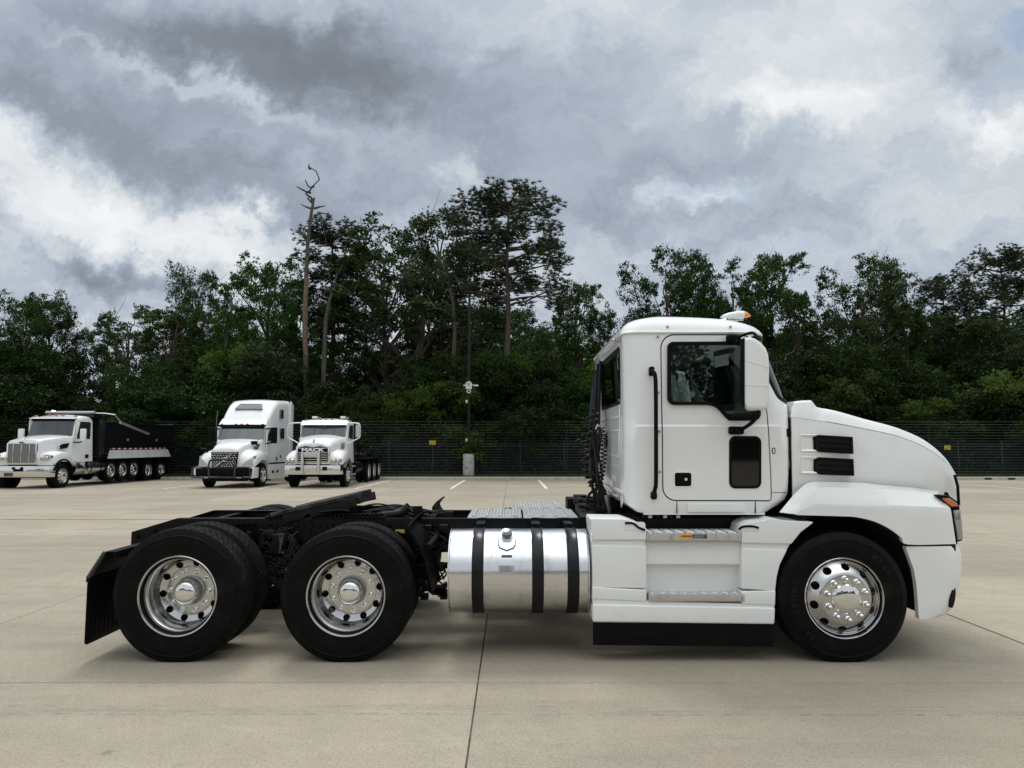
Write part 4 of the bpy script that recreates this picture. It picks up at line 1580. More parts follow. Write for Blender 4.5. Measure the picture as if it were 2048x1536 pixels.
def hero_frame():
    fr = black_fr
    Yn = 6.49
    # side rails
    top, bot = zy(1037, Yn), zy(1100, Yn)
    xt, xk = W(263, 1060, Yn)[0], W(352, 1037, Yn)[0]
    zt = zy(1064, Yn)
    zl = zy(1098, Yn)
    xe = W(1880, 1037, Yn)[0]
    for s in (1, -1):
        y_ = lambda v: v if s == 1 else 2 * YC - v
        b = MB()
        web = [(xt, zt), (xk, top), (xe, top), (xe, bot), (xk + 0.1, bot), (xt, zl)]
        b.prism(web, y_(Yn), y_(Yn + 0.010))
        fl = 0.085
        b.prism([(xt, zt), (xk, top), (xe, top), (xe, top - 0.010), (xk, top - 0.010), (xt, zt - 0.01)], y_(Yn + 0.0105), y_(Yn + fl))
        b.prism([(xe, bot), (xk + 0.1, bot), (xt, zl), (xt, zl + 0.01), (xk + 0.1, bot + 0.01), (xe, bot + 0.01)], y_(Yn + 0.0105), y_(Yn + fl))
        b.build('frame_rail', fr, hero, bevel=0.002)
        # bolted plates and bolt heads
        if s == 1:
            p = MB()
            bx_px(p, 530, 800, 1047, 1097, Yn - 0.012, 0.010)
            bx_px(p, 880, 905, 1045, 1095, Yn - 0.012, 0.010)
            p.build('rail_plate', fr, hero, bevel=0.002)
            bolts = MB()
            rs = random.Random(2)
            spots = [(308, 1063), (273, 1073), (475, 1049), (484, 1049), (496, 1049), (508, 1049), (484, 1062), (530, 1061), (585, 1061), (530, 1075), (586, 1075), (527, 1088), (586, 1088), (620, 1062), (865, 1052), (880, 1052), (893, 1052), (865, 1066), (893, 1066),
                     (1035, 1050), (1048, 1050), (1060, 1051), (1092, 1051), (1125, 1051), (1140, 1051)] + [(540 + 14 * k, 1051) for k in range(18)]
            for px, py in spots:
                x, _, z = W(px, py, Yn - 0.013)
                bolts.lathe([(0.0, -0.016), (0.013, -0.016), (0.0145, -0.012), (0.0145, -0.002), (0.021, -0.002), (0.021, 0.002)], (x, Yn - 0.013, z), 6, 'y')
            bolts.build('bolt_heads', fr, hero, sharp=20)['kind'] = 'stuff'
    # cross members
    for px in (420, 545, 700, 860, 1010, 1180, 1400, 1700, 1880):
        x = W(px, 1040, Yn)[0]
        b = MB()
        b.box(x - 0.004, x + 0.004, Yn + 0.0105, 2 * YC - Yn - 0.0105, bot + 0.02, top - 0.02)
        b.box(x - 0.06, x - 0.0045, Yn + 0.09, 2 * YC - Yn - 0.09, top - 0.03, top - 0.02)
        b.box(x - 0.06, x - 0.0045, Yn + 0.09, 2 * YC - Yn - 0.09, bot + 0.02, bot + 0.03)
        b.build('cross_member', fr, hero)
    # slider base with teeth under the fifth wheel
    for s in (1, -1):
        b = MB()
        y0 = Yn - 0.02 if s == 1 else 2 * YC - Yn - 0.07
        x0, x1 = W(531, 1037, Yn)[0], W(770, 1037, Yn)[0]
        b.box(x0, x1, y0, y0 + 0.09, top + 0.002, top + 0.016)
        b.build('slider_rail', fr, hero, bevel=0.002)
        tb = MB()
        n = 26
        for k in range(n):
            xa = x0 + 0.03 + (x1 - x0 - 0.06) * k / n
            tb.box(xa, xa + 0.020, y0 + 0.005, y0 + 0.055, top + 0.0165, top + 0.040)
        tb.box(x0 + 0.02, x1 - 0.02, y0 + 0.057, y0 + 0.075, top + 0.0165, top + 0.045)
        tb.build('slider_teeth', fr, hero, bevel=0.002)['kind'] = 'stuff'
    b = MB()
    for px in (560, 620, 690, 755):
        x = W(px, 1037, Yn)[0]
        b.box(x - 0.04, x + 0.04, Yn + 0.07, 2 * YC - Yn - 0.07, top + 0.002, top + 0.035)
    b.build('slider_cross_plate', fr, hero, bevel=0.004)
    # fifth wheel: pivot brackets, greased plate with throat
    a = math.atan2(30.4, 139)
    L, hw = 0.98, 0.47
    fx, _, fz = W(736, 980, YC)
    rot = Matrix.Rotation(-a, 4, 'Y')
    fw = MB()
    out_ = []
    for i in range(13):
        t = -1 + 2 * i / 12
        out_.append((-(abs(t) ** 3.2) * 0.16, t * hw))
    plan = out_ + [(-0.62, hw), (-0.80, hw * 0.96), (-1.0, hw * 0.62), (-0.96, 0.30), (-0.62, 0.06), (-0.48, 0.05), (-0.45, 0.0), (-0.48, -0.05), (-0.62, -0.06), (-0.96, -0.30), (-1.0, -hw * 0.62), (-0.80, -hw * 0.96), (-0.62, -hw)]
    def tf(p):
        v = rot @ Vector(p)
        return (fx + v.x, YC + v.y, fz + v.z)
    plan3 = lambda z, k=1.0, dz=None: [tf((x * (k if abs(x) < 0.7 else 1) if False else x, y * k, z - (max(0, -0.78 - x) * 0.30))) for x, y in plan]
    fw.loft([plan3(-0.035), plan3(-0.006), plan3(0.0, 0.985)])
    fw.build('fifth_wheel_plate', cast_g, hero, bevel=0.0)
    sk = MB()
    for (x0, x1, y0, y1, z0, z1) in ((-0.70, -0.03, -hw + 0.01, -hw + 0.03, -0.12, -0.036), (-0.70, -0.03, hw - 0.03, hw - 0.01, -0.12, -0.036),
                                     (-0.05, -0.02, -hw + 0.12, hw - 0.12, -0.10, -0.036), (-0.5, -0.46, -hw + 0.032, -0.1, -0.13, -0.036), (-0.5, -0.46, 0.1, hw - 0.032, -0.13, -0.036),
                                     (-0.30, -0.26, -hw + 0.032, hw - 0.032, -0.12, -0.036)):
        vs = [tf((x, y, z)) for z in (z0, z1) for y in (y0, y1) for x in (x0, x1)]
        sk.add(vs, [(0, 2, 3, 1), (4, 5, 7, 6), (0, 1, 5, 4), (2, 6, 7, 3), (0, 4, 6, 2), (1, 3, 7, 5)])
    sk.build('fifth_wheel_ribs', cast, hero, bevel=0.004)
    for s in (-1, 1):
        b = MB()
        yb = YC + s * 0.40
        px0 = W(650, 1000, YC)[0]
        pz = tf((-0.48, 0, -0.12))
        b.prism([(pz[0] - 0.17, top + 0.03), (pz[0] + 0.17, top + 0.03), (pz[0] + 0.06, pz[2] + 0.02), (pz[0] - 0.06, pz[2] + 0.02)], yb - 0.03, yb + 0.03)
        b.cyl((pz[0], yb - 0.06, pz[2]), (pz[0], yb + 0.06, pz[2]), 0.035, 14)
        b.build('pivot_bracket', cast, hero, bevel=0.006)
    b = MB()
    b.box(W(705, 1005, 6.6)[0], W(712, 1005, 6.6)[0], 6.58, 6.62, top + 0.02, zy(1006, 6.6))
    b.tube([W(640, 1024, 6.45), W(680, 1020, 6.44), W(700, 1022, 6.42)], 0.012, 6)
    b.build('release_handle', fr, hero)
    # air spring region and cross clutter between the rails
    rs = random.Random(12)
    cl = MB()
    for k in range(26):
        x = W(rs.uniform(700, 900), 1030, 6.9)[0]
        y_ = rs.uniform(6.62, 7.25)
        z = top + rs.uniform(-0.05, 0.0)
        cl.box(x - rs.uniform(.02, .05), x + rs.uniform(.02, .05), y_ - .03, y_ + .03, z - 0.05, z + rs.uniform(0.01, 0.06))
    cl.build('valve_blocks', cast, hero, bevel=0.004)['kind'] = 'stuff'
    for k in range(9):
        xa, xb = W(rs.uniform(690, 760), 1030, 6.9)[0], W(rs.uniform(800, 900), 1030, 6.9)[0]
        ya, yb = rs.uniform(6.6, 7.2), rs.uniform(6.6, 7.2)
        zz = top + rs.uniform(0.0, 0.05)
        pts = spline([(xa, ya, zz), ((xa + xb) / 2, (ya + yb) / 2 + rs.uniform(-.1, .1), zz + rs.uniform(0, 0.06)), (xb, yb, zz - 0.03)], 6)
        MB().tube([tuple(p) for p in pts], 0.009, 6).build('air_line', hose, hero)
    # coiled line behind the fifth wheel
    helix([W(766, 1032, 6.60), W(800, 1026, 6.62), W(818, 1013, 6.62)], 0.034, 22, 0.0075).build('coiled_air_line', hose, hero)
    # suspension, hangers, air springs, shocks
    for xr in (XR1, XR2):
        for s in (1, -1):
            y_ = lambda v: v if s == 1 else 2 * YC - v
            b = MB()
            yq = y_(6.46)
            sp = [tuple(p) for p in spline([(xr + 0.55, yq, 0.72), (xr + 0.35, yq, 0.52), (xr, yq, 0.44), (xr - 0.35, yq, 0.47)], 5)]
            for q, r_ in zip(sp, sp[1:]):
                b.bar(q, r_, 0.08, 0.05)
            b.build('trailing_arm', cast, hero, bevel=0.004)
            a_ = MB()
            a_.lathe([(0.0, 0.30), (0.10, 0.30), (0.135, 0.27), (0.14, 0.20), (0.12, 0.16), (0.14, 0.12), (0.14, 0.05), (0.08, 0.0), (0.0, 0.0)], (xr - 0.35, yq, 0.50), 24, 'z')
            a_.build('air_spring', rubber, hero)
            MB().tube([(xr + 0.16, y_(6.42), 0.42), (xr + 0.24, y_(6.42), 0.70)], 0.035, 12).tube([(xr + 0.24, y_(6.42), 0.70), (xr + 0.30, y_(6.42), 0.93)], 0.022, 10).build('shock_absorber', cast, hero)
    # bracket with shiny face between the drive wheels
    b = MB()
    b.pprism([(543, 1068), (570, 1066), (566, 1082), (560, 1108), (538, 1108), (544, 1082)], 6.36, 0.10)
    b.build('suspension_hanger', gloss_black, hero, bevel=0.008)
    cl = MB()
    for k in range(46):
        px, py = rs.uniform(515, 600), rs.uniform(1050, 1175)
        x, _, z = W(px, py, 6.42)
        s_ = rs.uniform(0.015, 0.05)
        if rs.random() < 0.5:
            cl.cyl((x, 6.38, z), (x, 6.38 + rs.uniform(0.03, 0.1), z), s_ * 0.7, 10)
        else:
            cl.box(x - s_, x + s_, 6.38, 6.47, z - s_ * 0.7, z + s_ * 0.7)
    for k in range(44):
        px, py = rs.uniform(830, 895), rs.uniform(1050, 1200)
        x, _, z = W(px, py, 6.5)
        s_ = rs.uniform(0.015, 0.045)
        cl.box(x - s_, x + s_, 6.40, 6.48, z - s_ * 0.7, z + s_ * 0.7)
    cl.build('axle_fittings', cast, hero, bevel=0.004)['kind'] = 'stuff'
    for k in range(14):
        side = rs.random() < 0.5
        r0_ = (515, 600) if side else (835, 895)
        pts = [W(rs.uniform(*r0_), 1060 + 26 * i + rs.uniform(-8, 8), 6.42 - 0.02 * (i % 2)) for i in range(5)]
        MB().tube([tuple(p) for p in spline(pts, 5)], 0.008, 6).build('brake_hose', hose, hero)
    for xr in (XR1, XR2):
        for s in (0.27, -0.27):
            c = MB().lathe([(0.0, -0.09), (0.06, -0.09), (0.075, -0.06), (0.08, -0.01), (0.075, 0.04), (0.06, 0.09), (0.0, 0.09)], (xr + s, 6.50, 0.60), 20, 'x')
            c.build('brake_chamber', cast, hero)
    # dark back wall of tanks and boxes between the rails, seen under the frame
    b = MB()
    b.cyl((W(560, 1130, 6.9)[0], YC + 0.1, 0.62), (W(1000, 1130, 6.9)[0], YC + 0.1, 0.75), 0.055, 16)
    b.cyl((W(1000, 1130, 6.9)[0], YC + 0.1, 0.75), (W(1500, 1130, 6.9)[0], YC, 0.80), 0.055, 16)
    b.build('driveshaft', cast, hero)
    for px in (905, 1010):
        MB().cyl(W(px, 1075, 6.75), (W(px + 90, 1075, 6.75)[0], 6.75, zy(1075, 6.75)), 0.11, 20).build('air_tank', fr, hero)
    # engine, gearbox and splash panels keep daylight out under cab and hood
    e = MB()
    e.box(W(1600, 1100, 6.6)[0], W(1880, 1100, 6.6)[0], 6.58, 7.26, 0.62, 1.45)
    e.box(W(1400, 1100, 6.6)[0], W(1600, 1100, 6.6)[0], 6.66, 7.18, 0.55, 1.15)
    e.box(W(1250, 1100, 6.6)[0], W(1400, 1100, 6.6)[0], 6.72, 7.12, 0.60, 1.05)
    e.build('engine_block', cast, hero, bevel=0.02)
    b = MB()
    b.box(W(1270, 1030, 6.1)[0], W(1560, 1030, 6.1)[0], 6.05, 7.79, zy(1060, 6.1), zy(1034, 6.1))
    b.build('cab_floor_support', fr, hero, bevel=0.01)
    b = MB()
    b.box(W(1225, 1030, 6.3)[0], W(1500, 1030, 6.3)[0], 6.3, 6.34, zy(1110, 6.3), zy(1028, 6.3))
    b.build('battery_box', fr, hero, bevel=0.01)


cast_g = mat('greasy_plate', (0.012, 0.012, 0.012), 0.34, metal=0.1, spec=0.35, dirt=((0.10, 0.095, 0.085), 0.5, 0.7, 0.5, 6.0), bump=0.2, bscale=25)
gloss_black = mat('gloss_black', (0.012, 0.012, 0.014), 0.12, coat=0.8)
hero_frame()


def hero_rear_guards():
    # quarter fenders before the first drive axle
    path = [(834, 1036), (826, 1044), (819, 1058), (832, 1080), (846, 1108), (856, 1140), (862, 1170), (866, 1189)]
    P = [W(a, b, 5.74) for a, b in path]
    pts = [tuple(p) for p in spline(P, 4)]
    for s in (1, -1):
        b = MB()
        y0, y1 = (5.74, 6.33) if s == 1 else (2 * YC - 6.33, 2 * YC - 5.74)
        rings = []
        for i, p in enumerate(pts):
            q = pts[min(i + 1, len(pts) - 1)]
            o_ = pts[max(i - 1, 0)]
            d = Vector((q[0] - o_[0], 0, q[2] - o_[2])).normalized()
            nrm = Vector((-d.z, 0, d.x)) * 0.006
            k = 0.02 * math.sin(min(1, i / 4) * PI / 2)
            rings.append([(p[0] - nrm.x, y0, p[2] - nrm.z), (p[0] - nrm.x - 0.018, y0 + 0.03, p[2]), (p[0] - nrm.x - 0.018, y1 - 0.03, p[2]), (p[0] - nrm.x, y1, p[2] - nrm.z),
                          (p[0] + nrm.x, y1, p[2] + nrm.z), (p[0] + nrm.x - 0.018, y1 - 0.03, p[2]), (p[0] + nrm.x - 0.018, y0 + 0.03, p[2]), (p[0] + nrm.x, y0, p[2] + nrm.z)])
        b.loft(rings)
        b.build('quarter_fender', black_pl, hero, sharp=50)
        a_ = W(856, 1094, 5.86)
        c_ = W(880, 1066, 6.46)
        if s == 1:
            st2 = W(838, 1012, 6.36)
            MB().box(st2[0] - 0.05, st2[0] + 0.03, 6.34, 6.37, W(838, 1075, 6.36)[2], st2[2]).build('fender_bracket', black_pl, hero, bevel=0.005)
            MB().cyl((a_[0], 5.84, a_[2]), (a_[0] + 0.02, 6.48, a_[2] + 0.02), 0.028, 18).build('fender_mount', black_pl, hero)
    # mud flaps with their bent bracket
    xk = W(174, 1200, 5.73)[0]
    for s in (1, -1):
        y0, y1 = (5.73, 6.36) if s == 1 else (2 * YC - 6.36, 2 * YC - 5.73)
        zt, zb = zy(1160, 5.73), zy(1291, 5.73)
        b = MB()
        r = 0.03
        prof = rrect(y0, y1, zb, zt, r, 4)
        b.prism(prof, xk - 0.006, xk + 0.006, 'x')
        fl = b.build('mud_flap', rubber, hero, bevel=0.002)
        rib = MB()
        for k in range(9):
            yy_ = y0 + 0.06 + (y1 - y0 - 0.12) * k / 8
            rib.box(xk + 0.0065, xk + 0.009, yy_ - 0.004, yy_ + 0.004, zb + 0.04, zt - 0.05)
        rib.build('flap_rib', rubber, fl)['kind'] = 'stuff'
        B, C = W(212, 1104, 5.77), W(179, 1155, 5.77)
        b = MB()
        th = 0.010
        ya, yb_ = (5.755, 6.47) if s == 1 else (2 * YC - 6.47, 2 * YC - 5.755)
        b.prism([(B[0], B[2]), (C[0], C[2]), (C[0] + th * 1.5, C[2]), (B[0] + th, B[2] - th)], ya, yb_)
        b.prism([(B[0] + 0.0005, B[2] + 0.006), (B[0] + 0.085, B[2] + 0.006), (B[0] + 0.085, B[2] - 0.05), (B[0] + 0.075, B[2] - 0.05), (B[0] + 0.075, B[2] - 0.004), (B[0] + 0.0105, B[2] - 0.004)], ya, yb_)
        b.build('flap_bracket', black_pl, hero, bevel=0.002)
        yt = 5.752 if s == 1 else 2 * YC - 5.752
        MB().tube([(B[0], yt, B[2]), (C[0], yt, C[2])], 0.018, 12).build('bracket_tube', gloss_black, hero)
        MB().box(C[0] - 0.01, C[0] + 0.022, y0 + 0.01, y1 - 0.01, zt - 0.02, zt + 0.03).build('flap_clamp', black_pl, hero, bevel=0.003)
    # tail lamps at the frame end
    x0 = W(263, 1070, 6.49)[0]
    b = MB().box(x0 - 0.02, x0 - 0.002, 6.55, 7.29, zy(1092, 6.49), zy(1068, 6.49))
    tlb = b.build('tail_light_bar', black_fr, hero, bevel=0.004)
    for yy_ in (6.62, 6.78, 7.06, 7.22):
        MB().lathe([(0.0, -0.012), (0.045, -0.01), (0.05, 0.0)], (x0 - 0.02, yy_, zy(1080, 6.49)), 20, 'x').build('tail_light', red_l, hero)


hero_rear_guards()


def hero_tank():
    Ya, zc_, r = 6.075, 0.655, 0.340
    x0, x1 = W(896, 1130, 5.78)[0], W(1178.5, 1130, 5.78)[0]
    for s in (1, -1):
        ya = Ya if s == 1 else 2 * YC - Ya
        b = MB()
        prof = [(0.0, 0.030), (r * 0.5, 0.018), (r - 0.03, 0.010), (r - 0.012, 0.004), (r + 0.004, 0.0), (r + 0.006, 0.008), (r, 0.014)]
        n_ = 10
        prof += [(r, 0.014 + (x1 - x0 - 0.028) * k / n_) for k in range(1, n_)]
        L = x1 - x0
        prof += [(r, L - 0.014), (r + 0.006, L - 0.008), (r + 0.004, L), (r - 0.012, L - 0.004), (r - 0.03, L - 0.01), (r * 0.5, L - 0.018), (0.0, L - 0.03)]
        b.lathe(prof, (x0, ya, zc_), 96, 'x')
        tk = b.build('fuel_tank', tank_m, hero)
        for (a, c) in ((943, 967), (1064, 1088), (1135, 1159)):
            xa, xb = W(a, 1130, 5.74)[0], W(c, 1130, 5.74)[0]
            st_ = MB()
            st_.lathe([(r + 0.002, 0.0), (r + 0.010, 0.002), (r + 0.012, 0.008), (r + 0.007, 0.02), (r + 0.007, xb - xa - 0.02), (r + 0.012, xb - xa - 0.008), (r + 0.010, xb - xa - 0.002), (r + 0.002, xb - xa)],
                      (xa, ya, zc_), 96, 'x')
            st_.build('tank_strap', gloss_strap, hero)
            br = MB()
            yy0, yy1 = (6.20, 6.49) if s == 1 else (2 * YC - 6.49, 2 * YC - 6.20)
            br.box(xa + 0.01, xb - 0.01, yy0, yy1, zc_ + r - 0.06, zc_ + r + 0.03)
            br.build('tank_bracket', black_fr, hero, bevel=0.005)
        # filler neck and cap leaning outward
        xc = W(1013.5, 1060, 5.85)[0]
        ang = R(60)
        d = Vector((0, -math.cos(ang) * (1 if s == 1 else -1), math.sin(ang)))
        p = Vector((xc, ya, zc_)) + d * (r + 0.002)
        f = MB()
        f.cyl(p - d * 0.02, p + d * 0.016, 0.052, 28)
        f.build('filler_neck', tank_m, hero, bevel=0.004)
        c = MB()
        c.cyl(p + d * 0.018, p + d * 0.055, 0.044, 14)
        c.cyl(p + d * 0.054, p + d * 0.064, 0.036, 14, 0.03)
        c.build('filler_cap', cap_m, hero, bevel=0.003, sharp=20)
        if s == 1:
            # plate round the filler, stickers: curved strips on the skin
            def patch(name, pxa, pxb, a0, a1, m, lift, rr=0):
                xa, xb = W(pxa, 1100, 5.76)[0], W(pxb, 1100, 5.76)[0]
                q = MB()
                n = 10
                rings = []
                for i in range(n + 1):
                    a = R(a0 + (a1 - a0) * i / n)
                    inset = 0
                    if rr:
                        t = (i / n) * 2 - 1
                        inset = (xb - xa) * 0.5 * (1 - math.sqrt(max(0, 1 - max(0, abs(t) - (1 - rr)) ** 2 / rr ** 2)))
                    rings.append([(x, ya - (r + h) * math.cos(a), zc_ + (r + h) * math.sin(a)) for x, h in ((xa + inset, 0.001), (xa + inset, lift), (xb - inset, lift), (xb - inset, 0.001))])
                q.loft(rings, cap=True)
                return q.build(name, m, hero, sharp=40)
            patch('filler_outline', 995.5, 1031.5, 34.5, 77, dark_label, 0.0025, 0.5)  # dark patch added beneath the bright filler plate to darken its rim
            patch('filler_plate', 997, 1030, 36.5, 76, tank_m, 0.006, 0.5)
            patch('tank_sticker', 1003, 1024, 26, 29.5, dark_label, 0.0018)
            patch('tank_placard', 997, 1029, 7, 15.5, plac_m, 0.0022)
            for k in range(6):
                patch('placard_line', 1000, 1026 - (k % 3) * 3, 7.9 + k * 1.25, 8.3 + k * 1.25, dark_label, 0.0028)


def tankmat():
    m = mat('brushed_tank_aluminium', (0.66, 0.67, 0.68), 0.24, metal=1.0)
    t = NT(m.node_tree)
    p = m.node_tree.nodes['Principled BSDF']
    c = t.new('ShaderNodeTexCoord')
    x, y, z = t.sep(c.outputs['Object'])
    v = t.xyz(t.m('MULTIPLY', x, 2.5), t.m('MULTIPLY', y, 28.0), t.m('MULTIPLY', z, 28.0))
    n = t.noise(v, 1.0, 5, 0.6)[0]
    n2_ = t.noise(c.outputs['Object'], 9.0, 6, 0.7)[0]
    n3_ = t.noise(c.outputs['Object'], 60.0, 3, 0.7)[0]
    base = t.mix(t.smooth(n2_, 0.5, 0.75, 0.0, 0.4), (0.70, 0.71, 0.73, 1), (0.46, 0.44, 0.41, 1))
    base = t.mix(t.smooth(n3_, 0.62, 0.72, 0.0, 0.35), base, (0.3, 0.29, 0.27, 1))
    base = t.mix(t.smooth(t.noise(t.xyz(t.m('MULTIPLY', x, 5), t.m('MULTIPLY', y, 5), t.m('MULTIPLY', z, 1.2)), 2.0, 5, 0.6)[0], 0.55, 0.7, 0.0, 0.35), base, (0.40, 0.36, 0.30, 1))
    t.link(base, p.inputs['Base Color'])
    t.link(t.smooth(n, 0.3, 0.7, 0.12, 0.30), p.inputs['Roughness'])
    b = t.new('ShaderNodeBump')
    b.inputs['Strength'].default_value = 0.12
    b.inputs['Distance'].default_value = 0.004
    t.link(n, b.inputs['Height'])
    t.link(b.outputs[0], p.inputs['Normal'])
    return m


tank_m = tankmat()
cap_m = mat('dark_cap_steel', (0.22, 0.22, 0.22), 0.25, metal=0.9)
gloss_strap = mat('black_strap', (0.006, 0.006, 0.007), 0.30, coat=0.08, spec=0.25)
dark_label = mat('dark_label', (0.06, 0.06, 0.06), 0.5)
plac_m = mat('silver_placard', (0.42, 0.43, 0.43), 0.4, metal=0.5)
hero_tank()


def treadmat():
    m = mat('tread_plate_aluminium', (0.62, 0.62, 0.62), 0.34, metal=0.9, dirt=((0.22, 0.21, 0.19), 0.5, 0.72, 0.5, 16.0))
    return m


tread_m = treadmat()


def hero_deck():
    zt = zy(1037, 6.49) + 0.006
    def plate(x0, x1, y0, y1, z, nx):
        b = MB()
        b.box(x0, x1, y0, y1, z, z + 0.012)
        p = b.build('deck_plate', tread_m, hero, bevel=0.002)
        # raised ribs along the walk, dimples and dark drain holes
        r_ = MB()
        h_ = MB()
        for i in range(nx):
            xa = x0 + (x1 - x0) * (i + 0.25) / nx
            xb = x0 + (x1 - x0) * (i + 0.60) / nx
            r_.box(xa, xb, y0 + 0.03, y1 - 0.03, z + 0.0125, z + 0.022)
            for yy_ in (y0 + 0.06, y1 - 0.10):
                h_.cyl((xb + (x1 - x0) * 0.08 / nx, yy_, z + 0.0125), (xb + (x1 - x0) * 0.08 / nx, yy_, z + 0.0135), 0.010, 10)
        r_.build('plate_rib', tread_m, p, bevel=0.003)
        h_.build('drain_hole', maskb, p)['kind'] = 'stuff'
        d = MB()
        rs = random.Random(int(x0 * 100))
        n = int((x1 - x0) / 0.03)
        m_ = int((y1 - y0) / 0.035)
        for i in range(n):
            for j in range(m_):
                cx_, cy_ = x0 + 0.02 + i * 0.03, y0 + 0.02 + j * 0.035 + (i % 2) * 0.017
                if cy_ > y1 - 0.02:
                    continue
                hgt = z + 0.0125
                for i2 in range(nx):
                    if x0 + (x1 - x0) * (i2 + 0.25) / nx - .002 < cx_ < x0 + (x1 - x0) * (i2 + 0.60) / nx + .002 and y0 + 0.03 < cy_ < y1 - 0.03:
                        hgt = z + 0.0225
                a = PI / 4 if (i + j) % 2 else -PI / 4
                c, s = math.cos(a), math.sin(a)
                q = [(0.011 * c, 0.011 * s, 0), (-0.003 * s, 0.003 * c, 0), (-0.011 * c, -0.011 * s, 0), (0.003 * s, -0.003 * c, 0)]
                base = [(cx_ + u, cy_ + v_, hgt) for u, v_, _ in q]
                base.append((cx_, cy_, hgt + 0.003))
                d.add(base, [(0, 1, 4), (1, 2, 4), (2, 3, 4), (3, 0, 4)])
        d.build('tread_pattern', tread_m, p, smooth=False, recalc=False)['kind'] = 'stuff'
        return p
    X = lambda px, Y: W(px, 1040, Y)[0]
    plate(X(935, 6.47), X(1043.5, 6.47), 6.47, 7.25, zt, 4)
    plate(X(1047, 6.47), X(1156, 6.47), 6.47, 7.25, zt, 4)
    plate(X(1027, 7.95), X(1122, 7.95), 7.27, 7.97, zt + 0.004, 4)
    # dark lid and boxes beside the plates, before the cab
    b = MB()
    p = [W(1144, 1022, 6.95), W(1165, 1018, 6.95), W(1182, 1040, 6.5), W(1163, 1046, 6.5)]
    x0, x1 = X(1160, 6.5), X(1182, 6.5)
    b.add([(x0, 6.48, zt - 0.1), (x1 + 0.06, 6.48, zt - 0.1), (x1 + 0.06, 7.0, zt - 0.1), (x0, 7.0, zt - 0.1),
           (x0, 6.48, zt + 0.01), (x1 + 0.06, 6.48, zt + 0.02), (x1 + 0.06, 7.0, zt + 0.10), (x0, 7.0, zt + 0.09)],
          [(0, 3, 2, 1), (4, 5, 6, 7), (0, 1, 5, 4), (1, 2, 6, 5), (2, 3, 7, 6), (3, 0, 4, 7)])
    b.build('battery_lid', black_pl, hero, bevel=0.01)
    b = MB()
    bx_px(b, 1135, 1162, 997, 1024, 7.4, 0.3)
    bx_px(b, 1149, 1176, 991, 1010, 7.6, 0.2)
    b.build('valve_cover_box', black_pl, hero, bevel=0.015)


hero_deck()

# ================================================================ CAB
SY = 5.87            # near side plane of the cab
HW = YC - SY


def plan_loop(x0, x1, hw, rb, rf, z, k=7, ns=5):
    """rounded plan outline; rb back corner radius, rf front corner radius; starts on the near side"""
    pts = []
    def arc(cx_, cy_, r, a0, a1):
        for i in range(k + 1):
            a = R(a0 + (a1 - a0) * i / k)
            pts.append((cx_ + r * math.cos(a), cy_ + r * math.sin(a), z))
    def side(xa, ya, xb, yb, n):
        for i in range(1, n):
            t = i / n
            pts.append((xa + (xb - xa) * t, ya + (yb - ya) * t, z))
    ya, yb = YC - hw, YC + hw
    arc(x0 + rb, ya + rb, rb, 180, 270)
    side(x0 + rb, ya, x1 - rf, ya, 9)
    arc(x1 - rf, ya + rf, rf, 270, 360)
    side(x1, ya + rf, x1, yb - rf, ns)
    arc(x1 - rf, yb - rf, rf, 0, 90)
    side(x1 - rf, yb, x0 + rb, yb, 9)
    arc(x0 + rb, yb - rb, rb, 90, 180)
    side(x0, yb - rb, x0, ya + rb, ns)
    return pts


CAB = [  # y px, back px, front px, half width, back radius, front radius
    (1029, 1290, 1527, HW - 0.03, 0.06, 0.10), (1025, 1276, 1533, HW - 0.012, 0.08, 0.12), (1012, 1259, 1554, HW - 0.002, 0.10, 0.14),
    (1000, 1254, 1569, HW, 0.12, 0.09), (986, 1252, 1575.5, HW, 0.125, 0.09), (950, 1252, 1577, HW, 0.125, 0.09), (900, 1252, 1577, HW, 0.125, 0.09), (853, 1252, 1576.5, HW, 0.125, 0.10),
    (849, 1251.7, 1576.5, HW - 0.009, 0.125, 0.10), (830, 1251.5, 1576, HW - 0.012, 0.125, 0.13), (812, 1251.2, 1574.5, HW - 0.017, 0.125, 0.20),
    (800, 1251, 1573, HW - 0.018, 0.125, 0.26), (780, 1250.6, 1566, HW - 0.020, 0.125, 0.28), (750, 1250.2, 1555, HW - 0.025, 0.125, 0.29),
    (720, 1249.8, 1544, HW - 0.030, 0.125, 0.29), (690, 1249.2, 1532, HW - 0.036, 0.125, 0.29), (663, 1248.6, 1521, HW - 0.042, 0.125, 0.29)]


def front_x(f, py, hw, rf):
    """front extent of a plan outline whose visible front edge stands at pixel f"""
    lim = W(f, py, 1.0)[0]
    lo, hi = 0.5, 4.0
    for _ in range(40):
        m_ = (lo + hi) / 2
        ya = YC - hw
        k = max((m_ - rf + rf * math.cos(R(q))) / (ya + rf + rf * math.sin(R(q))) for q in range(-90, 1, 5))
        if k > lim:
            hi = m_
        else:
            lo = m_
    return lo


def cab_rings(inset=0.0):
    rings = []
    for (py, b, f, hw, rb, rf) in CAB:
        z = zy(py, SY)
        rings.append(plan_loop(W(b, py, SY)[0] + inset, front_x(f, py, hw, rf) - inset, hw - inset, max(0.02, rb - inset), max(0.02, rf - inset), z))
    return rings


def px_poly(pts, Y):
    return [(W(a, b, Y)[0], W(a, b, Y)[2]) for a, b in pts]


